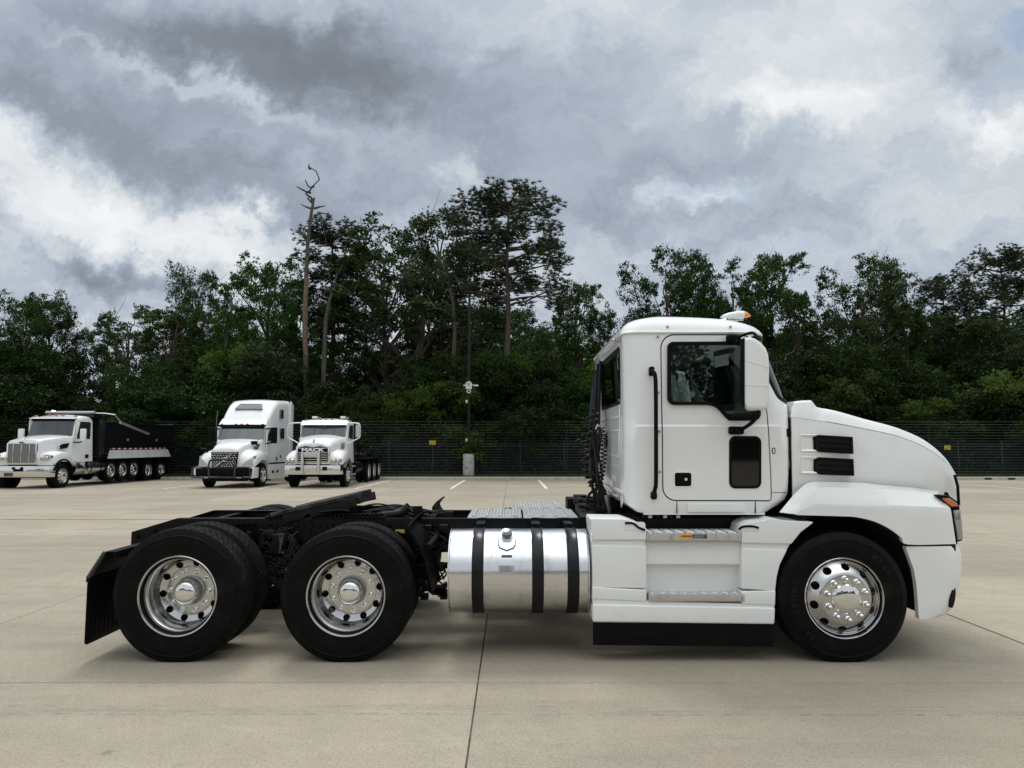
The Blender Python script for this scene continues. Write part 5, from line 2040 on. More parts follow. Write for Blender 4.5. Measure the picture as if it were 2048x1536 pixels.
def offset_poly(pts, d):
    """grow a closed outline by d (positive = outward)"""
    n = len(pts)
    area = sum(pts[i][0] * pts[(i + 1) % n][1] - pts[(i + 1) % n][0] * pts[i][1] for i in range(n))
    s = 1 if area > 0 else -1
    out_ = []
    for i in range(n):
        a, b, c = Vector(pts[i - 1]), Vector(pts[i]), Vector(pts[(i + 1) % n])
        e1, e2 = (b - a), (c - b)
        if e1.length < 1e-9 or e2.length < 1e-9:
            out_.append(tuple(b))
            continue
        n1 = Vector((e1.y, -e1.x)).normalized()
        n2_ = Vector((e2.y, -e2.x)).normalized()
        m_ = (n1 + n2_)
        m_ = m_.normalized() if m_.length > 1e-6 else n1
        k = d / max(0.5, m_.dot(n1))
        out_.append((b.x + m_.x * k * s, b.y + m_.y * k * s))
    return out_


def arcpx(cx_, cy_, r, a0, a1, n=6):
    return [(cx_ + r * math.cos(R(a0 + (a1 - a0) * i / n)), cy_ - r * math.sin(R(a0 + (a1 - a0) * i / n))) for i in range(n + 1)]


DOOR = arcpx(1350.5, 695, 27, 180, 90) + [(1484, 668), (1500, 672), (1507, 684)] + [(1520, 745), (1531, 800), (1535.5, 830), (1539, 900), (1542, 960)] + arcpx(1537, 996, 5.5, 0, -90, 3) + arcpx(1352, 974.5, 26.5, 270, 180)
WIN = arcpx(1346, 694, 7, 180, 90, 4) + arcpx(1494, 692, 6, 90, 20, 3) + [(1508, 740), (1516, 790), (1518.5, 818)] + arcpx(1508, 828, 10, -10, -90, 4) + [(1465, 838), (1459, 837.5), (1453, 832), (1447, 825), (1441, 818), (1434, 812), (1425, 808), (1415, 806.5)] + arcpx(1350, 795, 11.5, 270, 180, 5)


def ring_prism(outer, inner, y0, y1):
    """frame between two outlines with the same number of points"""
    b = MB()
    n = len(outer)
    vs = [(x, y0, z) for x, z in outer] + [(x, y0, z) for x, z in inner] + [(x, y1, z) for x, z in outer] + [(x, y1, z) for x, z in inner]
    fs = []
    for i in range(n):
        j = (i + 1) % n
        fs += [(i, j, n + j, n + i), (2 * n + i, 3 * n + i, 3 * n + j, 2 * n + j), (i, 2 * n + i, 2 * n + j, j), (n + i, n + j, 3 * n + j, 3 * n + i)]
    b.add(vs, fs)
    return b


def hero_cab():
    body = MB().loft(cab_rings())
    # thick shell: outer skin white, inside lined
    shell = solid(body.mesh('cab', smooth=False), 0.035, [white, lining_m])
    win = px_poly(WIN, SY)
    door = px_poly(DOOR, SY)
    cut_win = MB().prism(win, 5.4, 8.4).mesh('c', smooth=False)
    # windscreen opening
    za, zb = zy(799, SY), zy(671, SY)
    xf0 = W(1490, 700, SY)[0]
    ws = rrect(YC - 0.992, YC + 0.992, za, zb, 0.06, 4)
    cut_ws = MB().prism(ws, xf0, xf0 + 2.0, 'x').mesh('c', smooth=False)
    bw = rrect(6.145, 7.42, zy(804, 6.13) + 0.0, zy(695, 6.13), 0.05, 4)
    cut_bw = MB().prism(bw, W(1230, 700, SY)[0] - 0.3, W(1230, 700, SY)[0] + 0.25, 'x').mesh('c', smooth=False)
    cut_door = MB().prism(offset_poly(door, 0.0055), 5.4, 6.1).mesh('c', smooth=False)
    keep_door = MB().prism(offset_poly(door, -0.005), 5.4, 6.1).mesh('c', smooth=False)
    bodym = bool_mesh(shell.copy(), [(cut_ws, 'DIFFERENCE'), (cut_bw, 'DIFFERENCE'), (cut_win.copy(), 'DIFFERENCE'), (cut_door, 'DIFFERENCE')], 'cab_body')
    doorm = bool_mesh(shell.copy(), [(keep_door, 'INTERSECT'), (cut_win.copy(), 'DIFFERENCE')], 'door')
    cab = link('cab_body', finish(bodym, 24), None, hero)
    dr = link('door', finish(doorm, 24), None, hero)
    # seal behind the gap
    ring_prism(offset_poly(door, 0.03), offset_poly(door, -0.03), SY + 0.085, SY + 0.095).build('door_seal', maskb, hero)
    # panes
    fr_o = offset_poly(win, 0.014)
    fr_i = offset_poly(win, -0.013)
    ring_prism(fr_o, fr_i, SY + 0.022 - 0.030, SY + 0.030).build('window_seal', black_pl, dr, bevel=0.002)
    MB().prism(offset_poly(win, -0.008), SY + 0.012, SY + 0.016).build('window', glass, dr)
    # vent divider seen in the pane
    xa = W(1394, 700, SY)[0]
    yf = 2 * YC - SY
    ring_prism([(x, z) for x, z in fr_o], [(x, z) for x, z in fr_i], yf - 0.030, yf + 0.008).build('window_seal', black_pl, cab, bevel=0.002)
    MB().prism(offset_poly(win, -0.008), yf - 0.016, yf - 0.012).build('window', glass, cab)
    # windscreen pane: thin skin that follows the cab front
    thin = solid(MB().loft(cab_rings(0.012)).mesh('g', smooth=False), 0.006, [glass])
    wsb = rrect(YC - 0.995, YC + 0.995, za - 0.005, zb + 0.005, 0.06, 4)
    cw = MB().prism(wsb, xf0 - 0.0, xf0 + 2.0, 'x').mesh('c', smooth=False)
    wm = bool_mesh(thin, [(cw, 'INTERSECT')], 'windscreen')
    link('windscreen', finish(wm, 30), None, cab)
    # black seal round the windscreen: band slightly proud, same trick
    thick = solid(MB().loft(cab_rings(-0.003)).mesh('g', smooth=False), 0.02, [black_pl])
    c1 = MB().prism(rrect(YC - 1.003, YC + 1.003, za - 0.03, zb + 0.02, 0.07, 4), xf0 + 0.0, xf0 + 2, 'x').mesh('c', smooth=False)
    c2 = MB().prism(rrect(YC - 0.984, YC + 0.984, za + 0.010, zb - 0.008, 0.055, 4), xf0 - 0.5, xf0 + 2.5, 'x').mesh('c', smooth=False)
    sm = bool_mesh(thick, [(c1, 'INTERSECT'), (c2, 'DIFFERENCE')], 'windscreen_seal')
    link('windscreen_seal', finish(sm, 30), None, cab)
    # rear window pane and seal
    xb = W(1251, 750, SY)[0]
    o = MB().prism(offset_poly(bw, -0.004), xb + 0.012, xb + 0.016, 'x').build('rear_window', glass_dk, cab)
    b = MB()
    n = len(bw)
    po, pi_ = offset_poly(bw, 0.016), offset_poly(bw, -0.012)
    vs = [(xb - 0.008, y, z) for y, z in po] + [(xb - 0.008, y, z) for y, z in pi_] + [(xb + 0.02, y, z) for y, z in po] + [(xb + 0.02, y, z) for y, z in pi_]
    fs = []
    for i in range(n):
        j = (i + 1) % n
        fs += [(i, n + i, n + j, j), (2 * n + i, 2 * n + j, 3 * n + j, 3 * n + i), (i, j, 2 * n + j, 2 * n + i), (n + i, 3 * n + i, 3 * n + j, n + j)]
    b.add(vs, fs).build('rear_window_seal', black_pl, cab, bevel=0.002)
    # roof cap
    zr = zy(663, SY) + 0.001
    xb_, xf_ = W(1248.6, 663, SY)[0], front_x(1521, 663, HW - 0.042, 0.29)
    hw = HW - 0.042
    rings = []
    rings.append(plan_loop(xb_ + 0.03, xf_ - 0.03, hw - 0.03, 0.11, 0.27, zr - 0.012))
    rings.append(plan_loop(xb_ - 0.012, xf_ + 0.012, hw + 0.012, 0.135, 0.30, zr - 0.012))
    rings.append(plan_loop(xb_ - 0.018, xf_ + 0.016, hw + 0.018, 0.14, 0.30, zr - 0.002))
    rings.append(plan_loop(xb_ - 0.012, xf_ + 0.014, hw + 0.012, 0.14, 0.30, zr + 0.008))
    for t in (0.06, 0.14, 0.25, 0.38, 0.52, 0.68, 0.84, 1.0):
        d = 0.004 + 0.42 * t ** 1.7
        f = (1 - (1 - t) ** 2.1)
        rg = plan_loop(xb_ + d * 0.9 - 0.01, xf_ - d * 1.0 + 0.012, hw - d * 0.86 + 0.01, max(0.06, 0.14 + d * 0.2), max(0.1, 0.30 - d * 0.3), 0)
        out_ = []
        for x, y, z in rg:
            s = (x - xb_) / (xf_ - xb_)
            h = 0.168 + 0.02 * math.sin(PI * min(1, max(0, s))) - 0.055 * max(0, s - 0.25)
            edge = 1.0
            out_.append((x, y, zr + 0.008 + h * f - 0.02 * ((y - YC) / HW) ** 2 * t))
        rings.append(out_)
    MB().loft(rings).build('roof', white, hero, sharp=40)
    # rivets and small bolts
    for px, py, Yb in ((1335, 653, 5.91), (1461, 653, 5.91), (1315.6, 673.5, 5.905), (1317, 785, 5.874), (1318.6, 863, 5.868), (1319.5, 943.5, 5.868)):
        x, _, z = W(px, py, Yb)
        MB().lathe([(0.0, -0.014), (0.006, -0.013), (0.010, -0.006), (0.011, 0.02)], (x, Yb - 0.002, z), 12, 'y').build('bolt', steel, cab)
    # belt line ridge on body and door, sill step
    b = MB()
    # door details
    lo = px_poly(prr(1458, 1522.5, 872, 977, 13), SY)
    ring_prism(lo, offset_poly(lo, -0.022), SY - 0.006, SY + 0.004).build('lower_window_seal', black_pl, dr, bevel=0.003)
    MB().prism(offset_poly(lo, -0.016), SY - 0.003, SY + 0.003).build('lower_window', peep_m, dr)
    la = px_poly(prr(1348.5, 1383.5, 944.5, 973.5, 5), SY)
    ring_prism(offset_poly(la, 0.006), offset_poly(la, -0.004), SY - 0.004, SY + 0.002).build('latch_rim', white, dr, bevel=0.0015)
    lt = MB().prism(offset_poly(la, -0.004), SY - 0.003, SY + 0.003).build('door_latch', black_pl, dr)
    x, _, z = W(1371.5, 958.5, SY)
    MB().cyl((x, SY - 0.008, z), (x, SY - 0.003, z), 0.012, 16).build('lock', chrome, dr)
    p, q = W(1353, 968, SY), W(1366, 949, SY)
    MB().box(p[0], q[0], SY - 0.010, SY - 0.0035, p[2], q[2]).build('latch_paddle', black_pl, dr, bevel=0.002)
    # marker and hinge cover at the cowl
    m_ = px_poly(prr(1544, 1550.5, 895.6, 907.5, 2, 3), SY)
    ring_prism(m_, offset_poly(m_, -0.006), SY - 0.004, SY + 0.001).build('side_marker_rim', black_pl, cab)
    MB().prism(offset_poly(m_, -0.005), SY - 0.0025, SY + 0.001).build('side_marker', white_pl, cab)
    b = MB()
    bx_px(b, 1573, 1580, 857, 873, SY + 0.02, 0.03)
    b.build('hood_latch', black_pl, cab, bevel=0.004)
    # grab bar
    g = [tuple(p) for p in spline([W(1303, 741, 5.855), W(1306, 744, 5.82), W(1311, 760, 5.80), W(1312, 860, 5.795), W(1312, 960, 5.80), W(1310, 978, 5.815), W(1307, 992, 5.85)], 4)]
    gb = MB()
    for a, c in zip(g, g[1:]):
        pass
    gb.tube(g, 0.017, 14)
    gr = gb.build('grab_handle', black_pl, hero)
    for (x0, x1, y0, y1) in ((1298, 1309, 733, 752), (1302, 1314, 983, 999)):
        fo = px_poly(prr(x0, x1, y0, y1, 4, 4), 5.85)
        MB().prism(fo, 5.845, SY + 0.003).build('handle_foot', black_pl, gr, bevel=0.004)
    # sill under the door: shallow step proud of the body
    sl = px_poly([(1290, 1003.5), (1583 - 12, 1003.5 - 10), (1566, 1004), (1541, 1021), (1300, 1021), (1285, 1018)], SY - 0.004)
    b = MB()
    bx_px(b, 1375, 1490, 1006, 1024, SY - 0.008, 0.02)
    b.build('sill_panel', white, cab, bevel=0.006)
    for px in (1354, 1511):
        bb = MB()
        bx_px(bb, px - 0.5, px + 0.5, 1003, 1027, SY - 0.0015, 0.01)
        bb.build('panel_joint', maskb, cab)
    bb = MB()
    bx_px(bb, 1543, 1574, 984.6, 985.5, SY - 0.0015, 0.01)
    bb.build('panel_joint', maskb, cab)
    b = MB()
    bx_px(b, 1288, 1530, 1025.5, 1029.5, SY + 0.01, 0.05)
    b.build('sill_trim', white_pl, cab, bevel=0.003)
    # lower pipes glimpsed under the cab
    for k, px in enumerate((1285, 1296, 1312, 1326, 1338, 1352)):
        MB().cyl(W(px, 1032, 6.0), W(px + 7, 1032, 6.0), 0.022, 12).build('line_fitting', (alu_dull if k % 2 else cast), hero)
    # rear wall: pressed panels
    xw = xb
    def Yat(px, X=xb):
        return X * F * ct * 1.0 / (px - 1024) * (1.0) 
    bk = MB()
    def rib(y0, z0, y1, z1, w_=0.014):
        bk.bar((xw - 0.002, y0, z0), (xw - 0.002, y1, z1), 0.010, w_, up=(0, 0, 1) if abs(z1 - z0) < abs(y1 - y0) else (0, 1, 0))
    for (ya, yb_, yc_, yd_, zt, zb_) in ((6.25, 7.35, 6.28, 7.32, 1.83, 1.60), (6.33, 7.22, 6.38, 7.16, 1.52, 1.24)):
        rib(ya, zt, yb_, zt)
        rib(yc_, zb_, yd_, zb_)
        rib(ya, zt, yc_, zb_)
        rib(yb_, zt, yd_, zb_)
    rib(6.22, 2.10, 6.18, 1.17, 0.018)
    rib(6.10, 1.95, 6.10, 1.22, 0.018)
    rib(6.10, 1.22, 6.18, 1.17, 0.018)
    rib(6.2, 1.95, 7.5, 1.95, 0.02)
    bk.build('pressed_panel', white, cab, bevel=0.004)
    MB().box(xw - 0.012, xw + 0.0, 6.05, 7.8, zy(985, 6.0) - 0.02, zy(985, 6.0) + 0.015).build('rear_sill', white, cab, bevel=0.004)
    MB().lathe([(0.0, -0.012), (0.075, -0.012), (0.085, 0.0)], (xw - 0.002, 7.08, zy(882, 7.1)), 28, 'x').build('vent_cover', black_pl, cab)
    # rear roof tube
    pts = [W(1243, 681, 6.06), W(1225, 684, 6.35), W(1212, 693, 6.8), W(1201, 702, 7.3)]
    pts = [(xw - 0.05, 6.06, zy(679, 6.06)), (xw - 0.075, 6.2, zy(683, 6.2)), (xw - 0.075, 7.4, zy(683, 6.2)), (xw - 0.05, 7.55, zy(679, 6.06))]
    MB().tube([tuple(p) for p in spline(pts, 5)], 0.008, 8).build('rear_rail', alu_dull, cab)
    for yy_ in (6.06, 7.55):
        MB().box(xw - 0.06, xw + 0.01, yy_ - 0.02, yy_ + 0.02, zy(679, 6.06) - 0.02, zy(679, 6.06) + 0.02).build('rail_bracket', steel, cab, bevel=0.004)


peep_m = mat('dark_pane', (0.004, 0.004, 0.0045), 0.04, spec=0.6)
hero_cab()


def hero_interior():
    xb = W(1251, 750, SY)[0]
    # seats
    for yc_ in (6.42, 7.42):
        s = MB()
        s.box(xb + 0.28, xb + 0.80, yc_ - 0.24, yc_ + 0.24, 1.62, 1.76)
        s.build('seat', seat_m, hero, bevel=0.04)
        b = MB()
        x0 = xb + 0.20
        b.add([(x0, yc_ - 0.24, 1.74), (x0 + 0.14, yc_ - 0.24, 1.74), (x0 + 0.14, yc_ + 0.24, 1.74), (x0, yc_ + 0.24, 1.74),
               (x0 - 0.10, yc_ - 0.20, 2.32), (x0 + 0.01, yc_ - 0.20, 2.32), (x0 + 0.01, yc_ + 0.20, 2.32), (x0 - 0.10, yc_ + 0.20, 2.32)],
              [(0, 3, 2, 1), (4, 5, 6, 7), (0, 1, 5, 4), (1, 2, 6, 5), (2, 3, 7, 6), (3, 0, 4, 7)])
        b.build('seat_back', seat_m, hero, bevel=0.035)
    # pale folded cover by the near seat edge
    b = MB()
    b.add([(x, y, z) for x, y, z in ((W(1343, 805, 6.1)[0], 6.08, zy(812, 6.1)), (W(1360, 805, 6.1)[0], 6.08, zy(812, 6.1)), (W(1360, 805, 6.1)[0], 6.5, zy(812, 6.1)), (W(1343, 805, 6.1)[0], 6.5, zy(812, 6.1)),
                                       (W(1340, 745, 6.1)[0], 6.1, zy(748, 6.1)), (W(1352, 745, 6.1)[0], 6.1, zy(748, 6.1)), (W(1352, 745, 6.1)[0], 6.5, zy(748, 6.1)), (W(1340, 745, 6.1)[0], 6.5, zy(748, 6.1)))],
          [(0, 3, 2, 1), (4, 5, 6, 7), (0, 1, 5, 4), (1, 2, 6, 5), (2, 3, 7, 6), (3, 0, 4, 7)])
    b.build('seat_bolster', white_pl, hero, bevel=0.025)
    # dashboard
    d = MB()
    prof = [(W(1470, 800, 6)[0], 1.5), (W(1455, 800, 6)[0], 1.95), (W(1470, 800, 6)[0], 2.06), (W(1560, 800, 6)[0], 2.08), (W(1572, 800, 6)[0], 1.5)]
    d.prism(prof, 5.93, 7.9)
    d.build('dashboard', trim_m, hero, bevel=0.03)
    # steering wheel on the far side (left-hand drive)
    c = Vector((W(1435, 800, 6.0)[0] + 0.0, 7.42, 2.02))
    n = Vector((-0.5, 0, 0.86)).normalized()
    u = n.orthogonal().normalized()
    v_ = n.cross(u)
    ring = [tuple(c + (u * math.cos(2 * PI * k / 40) + v_ * math.sin(2 * PI * k / 40)) * 0.22) for k in range(41)]
    sw = MB().tube(ring, 0.014, 8)
    for k in range(3):
        a = 2 * PI * k / 3
        sw.tube([tuple(c), tuple(c + (u * math.cos(a) + v_ * math.sin(a)) * 0.22)], 0.012, 6)
    sw.cyl(tuple(c - n * 0.02), tuple(c + n * 0.03), 0.06, 16)
    sw.tube([tuple(c), tuple(c - n * 0.3)], 0.03, 10)
    sw.build('steering_wheel', black_pl, hero)
    # far door card and console
    MB().box(W(1330, 900, SY)[0], W(1530, 900, SY)[0], 2 * YC - SY - 0.075, 2 * YC - SY - 0.04, 1.2, 2.08).build('door_card', trim_m, hero, bevel=0.01)
    MB().box(xb + 0.06, W(1560, 900, SY)[0], 5.95, 7.89, 1.20, 1.25).build('cab_floor', trim_m, hero)
    MB().box(xb + 0.04, xb + 0.07, 6.0, 7.84, 1.25, 2.10).build('rear_trim', trim_m, hero)


hero_interior()


def hero_mirror(side=1):
    Y0, Y1 = 5.50, 5.76
    if side == 1:
        yy_ = lambda v: v
    else:
        yy_ = lambda v: 2 * YC - v
    out_ = px_poly([(1488, 676), (1500, 673.5), (1511, 677), (1523, 686), (1532, 696), (1537, 710), (1538.5, 730), (1538.5, 806), (1535, 815), (1528, 819), (1498, 819), (1490, 815), (1488, 806)], Y0)
    def shear(mb):
        mb.v = [(x + 0.30 * (abs(y - yy_(Y0)) if abs(y - yy_(Y0)) < 1 else 0), y, z) for x, y, z in mb.v]
        return mb
    b = shear(MB().prism(out_, yy_(Y0), yy_(Y1)))
    h = b.build('mirror_housing', white_pl, hero, bevel=0.034, seg=5, sharp=60)
    # moulded ridges
    for (ya, yb_) in ((720, 735), (770, 772)):
        p, q = W(1490, ya, Y0), W(1537.5, yb_, Y0)
        MB().bar((p[0], yy_(Y0 - 0.0005), p[2]), (q[0], yy_(Y0 - 0.0005), q[2]), 0.004, 0.007, up=(0, 0, 1)).build('housing_ridge', white_pl, h, bevel=0.0015)
    bk = px_poly([(1481, 678), (1489.5, 675), (1489.5, 815), (1484, 812), (1481.5, 800)], Y0)
    shear(MB().prism(bk, yy_(Y0 + 0.004), yy_(Y1 - 0.004))).build('mirror_bezel', black_pl, h, bevel=0.008)
    x = W(1481, 700, Y0)[0]
    b = MB()
    ya_, yb_ = sorted((yy_(Y0 + 0.025), yy_(Y1 - 0.025)))
    b.box(x - 0.001, x + 0.003, ya_, yb_, zy(800, Y0), zy(690, Y0))
    shear(b).build('mirror_glass', mirror_m, h)
    a = MB()
    up_ = [(1460, 678, SY - 0.015), (1478, 673, 5.80), (1500, 666, 5.74), (1510, 668, 5.68), (1512, 680, 5.66)]
    pts = []
    for px, py, Y in up_:
        p = W(px, py, Y)
        pts.append((p[0], yy_(Y), p[2]))
    a.tube([tuple(p) for p in spline(pts, 4)], 0.0125, 12)
    lo_ = [(1472, 862, SY - 0.02), (1488, 856, 5.80), (1505, 844, 5.70), (1515, 830, 5.65), (1517, 815, 5.64)]
    pts = []
    for px, py, Y in lo_:
        p = W(px, py, Y)
        pts.append((p[0], yy_(Y), p[2]))
    a.tube([tuple(p) for p in spline(pts, 4)], 0.0155, 12)
    a.build('mirror_arm', black_pl, h)
    for (x0, x1, y0, y1) in ((1451, 1480, 671, 685), (1456, 1486, 853, 869)):
        fo = px_poly(prr(x0, x1, y0, y1, 4, 3), SY)
        s_ = sorted((yy_(SY - 0.035), yy_(SY + 0.002)))
        MB().prism(fo, s_[0], s_[1]).build('mirror_mount', black_pl, h, bevel=0.007)
        cx_, cy_ = (x0 + x1) / 2 + 3, (y0 + y1) / 2
        p = W(cx_, cy_ + 1, SY - 0.03)
        MB().cyl((p[0], yy_(SY - 0.05), p[2] - 0.03), (p[0], yy_(SY - 0.05), p[2] + 0.03), 0.02, 14).build('mount_pivot', black_pl, h)


hero_mirror(1)
hero_mirror(-1)


# ---------------------------------------------------------------- hood and fenders
def hy(px):
    """depth of the hood side wall along its length"""
    t = max(0.0, min(1.0, (px - 1581) / 330.0))
    return 5.915 + 0.14 * t + 0.14 * t ** 4


def hero_hood():
    seam = [(1583, 834.3), (1651, 844), (1726.6, 858), (1775, 868), (1802, 875.5), (1840, 890.5), (1870, 907.5), (1892.7, 927), (1908, 948)]
    top = [(1587, 815), (1651, 817.5), (1726.6, 837.5), (1775, 850), (1802, 859), (1840, 876), (1870, 897), (1892.7, 920.5), (1909.5, 947)]
    low = [(1586, 1000), (1651, 990), (1726.6, 990), (1775, 995), (1802, 998), (1840, 1000), (1872, 1004), (1898, 1010), (1917, 1012)]
    S = spline([(a, b) for a, b in seam], 5)
    T = spline([(a, b) for a, b in top], 5)
    L = spline([(a, b) for a, b in low], 5)
    # side wall
    rows = []
    for s, l in zip(S, L):
        col_ = []
        for k in range(9):
            t = k / 8
            px, py = s[0] + (l[0] - s[0]) * t, s[1] + (l[1] - s[1]) * t
            Y = hy(px) - 0.018 * math.sin(PI * min(1, t * 1.2)) * (1 if px < 1860 else 0.5)
            col_.append(W(px, py, Y))
        rows.append(col_)
    def patch_obj(name, rows, m, parent, thick=0.012, flip=False, sharp=35):
        b = MB()
        nu, nv = len(rows), len(rows[0])
        vs = [p for r_ in rows for p in r_]
        b.add(vs, grid_faces(nu, nv))
        me = b.mesh(name, smooth=False)
        bm = bmesh.new()
        bm.from_mesh(me)
        cy = sum(v.co.y for v in bm.verts) / len(bm.verts)
        nsum = sum((f.normal.y * f.calc_area() for f in bm.faces))
        if (nsum > 0) == (cy < YC) and abs(nsum) > 1e-6 and not flip:
            bmesh.ops.reverse_faces(bm, faces=bm.faces)
        bm.to_mesh(me)
        bm.free()
        me2 = solid(me, thick, [m], offset=-1)
        return link(name, finish(me2, sharp), None, parent)
    hs = patch_obj('hood_side', rows, white, hero)
    rows2 = [[(x, 2 * YC - y, z) for x, y, z in r_] for r_ in rows]
    patch_obj('hood_side', rows2, white, hero)
    # top: from near seam over the crown to the far seam
    rows = []
    for s, t_ in zip(S, T):
        Yb = hy(s[0])
        p0 = Vector(W(s[0], s[1] - 1.8, Yb - 0.001))
        p1 = Vector(W(t_[0], t_[1] + 3, Yb + 0.05))
        p2 = Vector(W(t_[0], t_[1], Yb + 0.12))
        f = max(0.0, min(1.0, (s[0] - 1581) / 330.0))
        bulge = 0.02 + 0.11 * f ** 3
        p3 = Vector((p2.x + bulge * 0.45, Yb + 0.42, p2.z + 0.035 * (1 - f * 0.7)))
        p4 = Vector((p2.x + bulge, YC, p2.z + 0.055 * (1 - f * 0.7)))
        half = [p0, p1, p2, p3, p4]
        full = half + [Vector((p.x, 2 * YC - p.y, p.z)) for p in reversed(half[:-1])]
        rows.append([tuple(q) for q in spline([tuple(q) for q in full], 3)])
    b = MB()
    b.add([p for r_ in rows for p in r_], grid_faces(len(rows), len(rows[0])))
    me = b.mesh('hood_top', smooth=False, recalc=False)
    bm = bmesh.new()
    bm.from_mesh(me)
    if sum(f.normal.z for f in bm.faces) < 0:
        bmesh.ops.reverse_faces(bm, faces=bm.faces)
    bm.to_mesh(me)
    bm.free()
    me = solid(me, 0.012, [white], offset=-1)
    ht = link('hood_top', finish(me, 40), None, hero)
    # raised cowl at the windscreen side of the hood
    for s in (1, -1):
        rings = []
        for (a, zt, ztp, yo) in ((1580.5, 833, 829, 0.0), (1584, 834, 812, 0.01), (1589, 835, 802.5, 0.02), (1605, 837, 801, 0.02), (1622, 839.5, 800.5, 0.02), (1627, 840.5, 806, 0.02), (1633, 841.5, 814, 0.02), (1650, 844, 818.5, 0.03)):
            Yb = hy(a) - 0.004
            p0 = W(a, zt, Yb)
            p1 = W(a, ztp + 3, Yb + 0.045)
            p2 = W(a, ztp, Yb + 0.075)
            p3 = (p2[0], Yb + 0.30, p2[2])
            p4 = (p2[0], Yb + 0.36, p0[2] - 0.02)
            p5 = (p2[0], Yb + 0.02, p0[2] - 0.02)
            ring = [p0, p1, p2, p3, p4, p5]
            if s == -1:
                ring = [(x, 2 * YC - y, z) for x, y, z in ring]
            rings.append(ring)
        MB().loft(rings).build('cowl', white, hero, bevel=0.006, seg=2, sharp=45)
    b = MB()
    b.box(W(1572, 820, SY)[0], W(1600, 820, SY)[0], 6.2, 7.64, zy(822, 6.2), zy(812, 6.2))
    b.build('cowl_grille', black_pl, hero, bevel=0.01)
    # fenders
    colz = [
        [(1559, 1024, 5.775), (1585, 1027.5, 5.745), (1590, 1028.5, 5.74), (1595, 1030, 5.738)],
        [(1585, 992.6, 5.83), (1606, 1006, 5.75), (1612, 1016, 5.735), (1620, 1030.7, 5.735)],
        [(1604, 973.5, 5.87), (1624, 988, 5.76), (1636, 1008, 5.732), (1650, 1031.5, 5.735)],
        [(1620, 964.8, 5.90), (1641, 976, 5.775), (1656, 1009, 5.73), (1680, 1032.5, 5.735)],
        [(1650, 963.5, 5.91), (1668, 975, 5.78), (1685, 1009.5, 5.73), (1711, 1034, 5.735)],
        [(1719, 965.3, 5.94), (1725, 976.2, 5.79), (1735, 1011, 5.73), (1749, 1043, 5.735)],
        [(1775, 971, 5.96), (1780, 979.5, 5.80), (1782, 1012, 5.73), (1780, 1058, 5.735)],
        [(1821, 975, 5.99), (1826, 982.5, 5.81), (1825, 1013.5, 5.735), (1803, 1075.5, 5.737)],
        [(1850, 979, 6.01), (1855, 985.5, 5.83), (1862, 1015, 5.745), (1817, 1089, 5.74)],
        [(1878, 983, 6.03), (1874, 990, 5.86), (1901.5, 1017, 5.78), (1912, 1088, 5.78)],
    ]
    nrow = len(colz[0])
    lines = []
    for j in range(nrow):
        lines.append(spline([(c[j][0], c[j][1], c[j][2]) for c in colz], 5))
    rows = []
    for i in range(len(lines[0])):
        col_ = []
        ctrl = [lines[j][i] for j in range(nrow)]
        # rows: blade face, then upper face, then lower face; slightly rounded corners
        seq = []
        for j in range(nrow - 1):
            a, b_ = ctrl[j], ctrl[j + 1]
            for t in ((0, 0.5, 0.94) if j < nrow - 2 else (0.06, 0.3, 0.6, 1.0)):
                seq.append(a + (b_ - a) * t)
        for q in seq:
            col_.append(W(q[0], q[1], q[2]))
        l = seq[-1]
        p = W(l[0], l[1], l[2])
        col_.append((p[0], l[2] + 0.012, p[2] - 0.002))
        col_.append((p[0], l[2] + 0.05, p[2] + 0.012))
        # inner top edge tucked under the hood side
        rows.append(col_)
    b0 = rows
    patch_obj('fender', rows, white, hero, 0.008, sharp=16)
    patch_obj('fender', [[(x, 2 * YC - y, z) for x, y, z in r_] for r_ in rows], white, hero, 0.008, sharp=16)
    # wheel house liners
    xf, zf = XF, 0.496
    for s in (1, -1):
        b = MB()
        rings = []
        for i in range(25):
            a = R(-12 + 204 * i / 24)
            ring = []
            for yy_, rr in ((5.79, 0.66), (6.44, 0.66), (6.44, 0.68), (5.79, 0.68)):
                y2 = yy_ if s == 1 else 2 * YC - yy_
                ring.append((xf + rr * math.cos(a), y2, max(0.33, zf + rr * math.sin(a))))
            rings.append(ring)
        b.loft(rings)
        b.build('wheel_house_liner', maskb, hero, sharp=50)
        b = MB()
        yw = 6.45 if s == 1 else 2 * YC - 6.45
        b.box(xf - 0.75, xf + 0.80, min(yw, yw + 0.01), max(yw, yw + 0.01), 0.66, 1.35)
        b.build('inner_splash_panel', maskb, hero)
    # louvred vents with white scoops on the side wall
    for k, (pts, rec) in enumerate((([(1627.3, 873.7), (1638, 869.8), (1706, 873.7), (1707.3, 907.9), (1641, 904.4), (1628, 899.7)], (1598.6, 868, 1628, 904)),
                                    ([(1628.4, 918.8), (1639.6, 914.4), (1707.3, 918), (1709, 951.9), (1642.4, 949.6), (1628.7, 944)], (1599.5, 912.6, 1628.5, 948)))):
        Yv = hy(1628) - 0.030
        poly = px_poly(pts, Yv)
        frm = ring_prism(poly, offset_poly(poly, -0.018), Yv, Yv + 0.03).build('hood_vent', black_pl, hs, bevel=0.003)
        MB().prism(offset_poly(poly, -0.010), Yv + 0.012, Yv + 0.03).build('vent_backing', maskb, hs)
        for q in range(2):
            yb = 885.5 + 10.5 * q + 44.6 * k
            p, r_ = W(1640, yb - 1.2, Yv), W(1703, yb + 1.4, Yv)
            MB().bar((p[0], Yv + 0.006, p[2]), (r_[0], Yv + 0.006, r_[2]), 0.012, 0.012, up=(0, 0, 1)).build('vent_slat', black_pl, hs, bevel=0.003)
        p = W(1641, 873 + 44.6 * k, Yv)
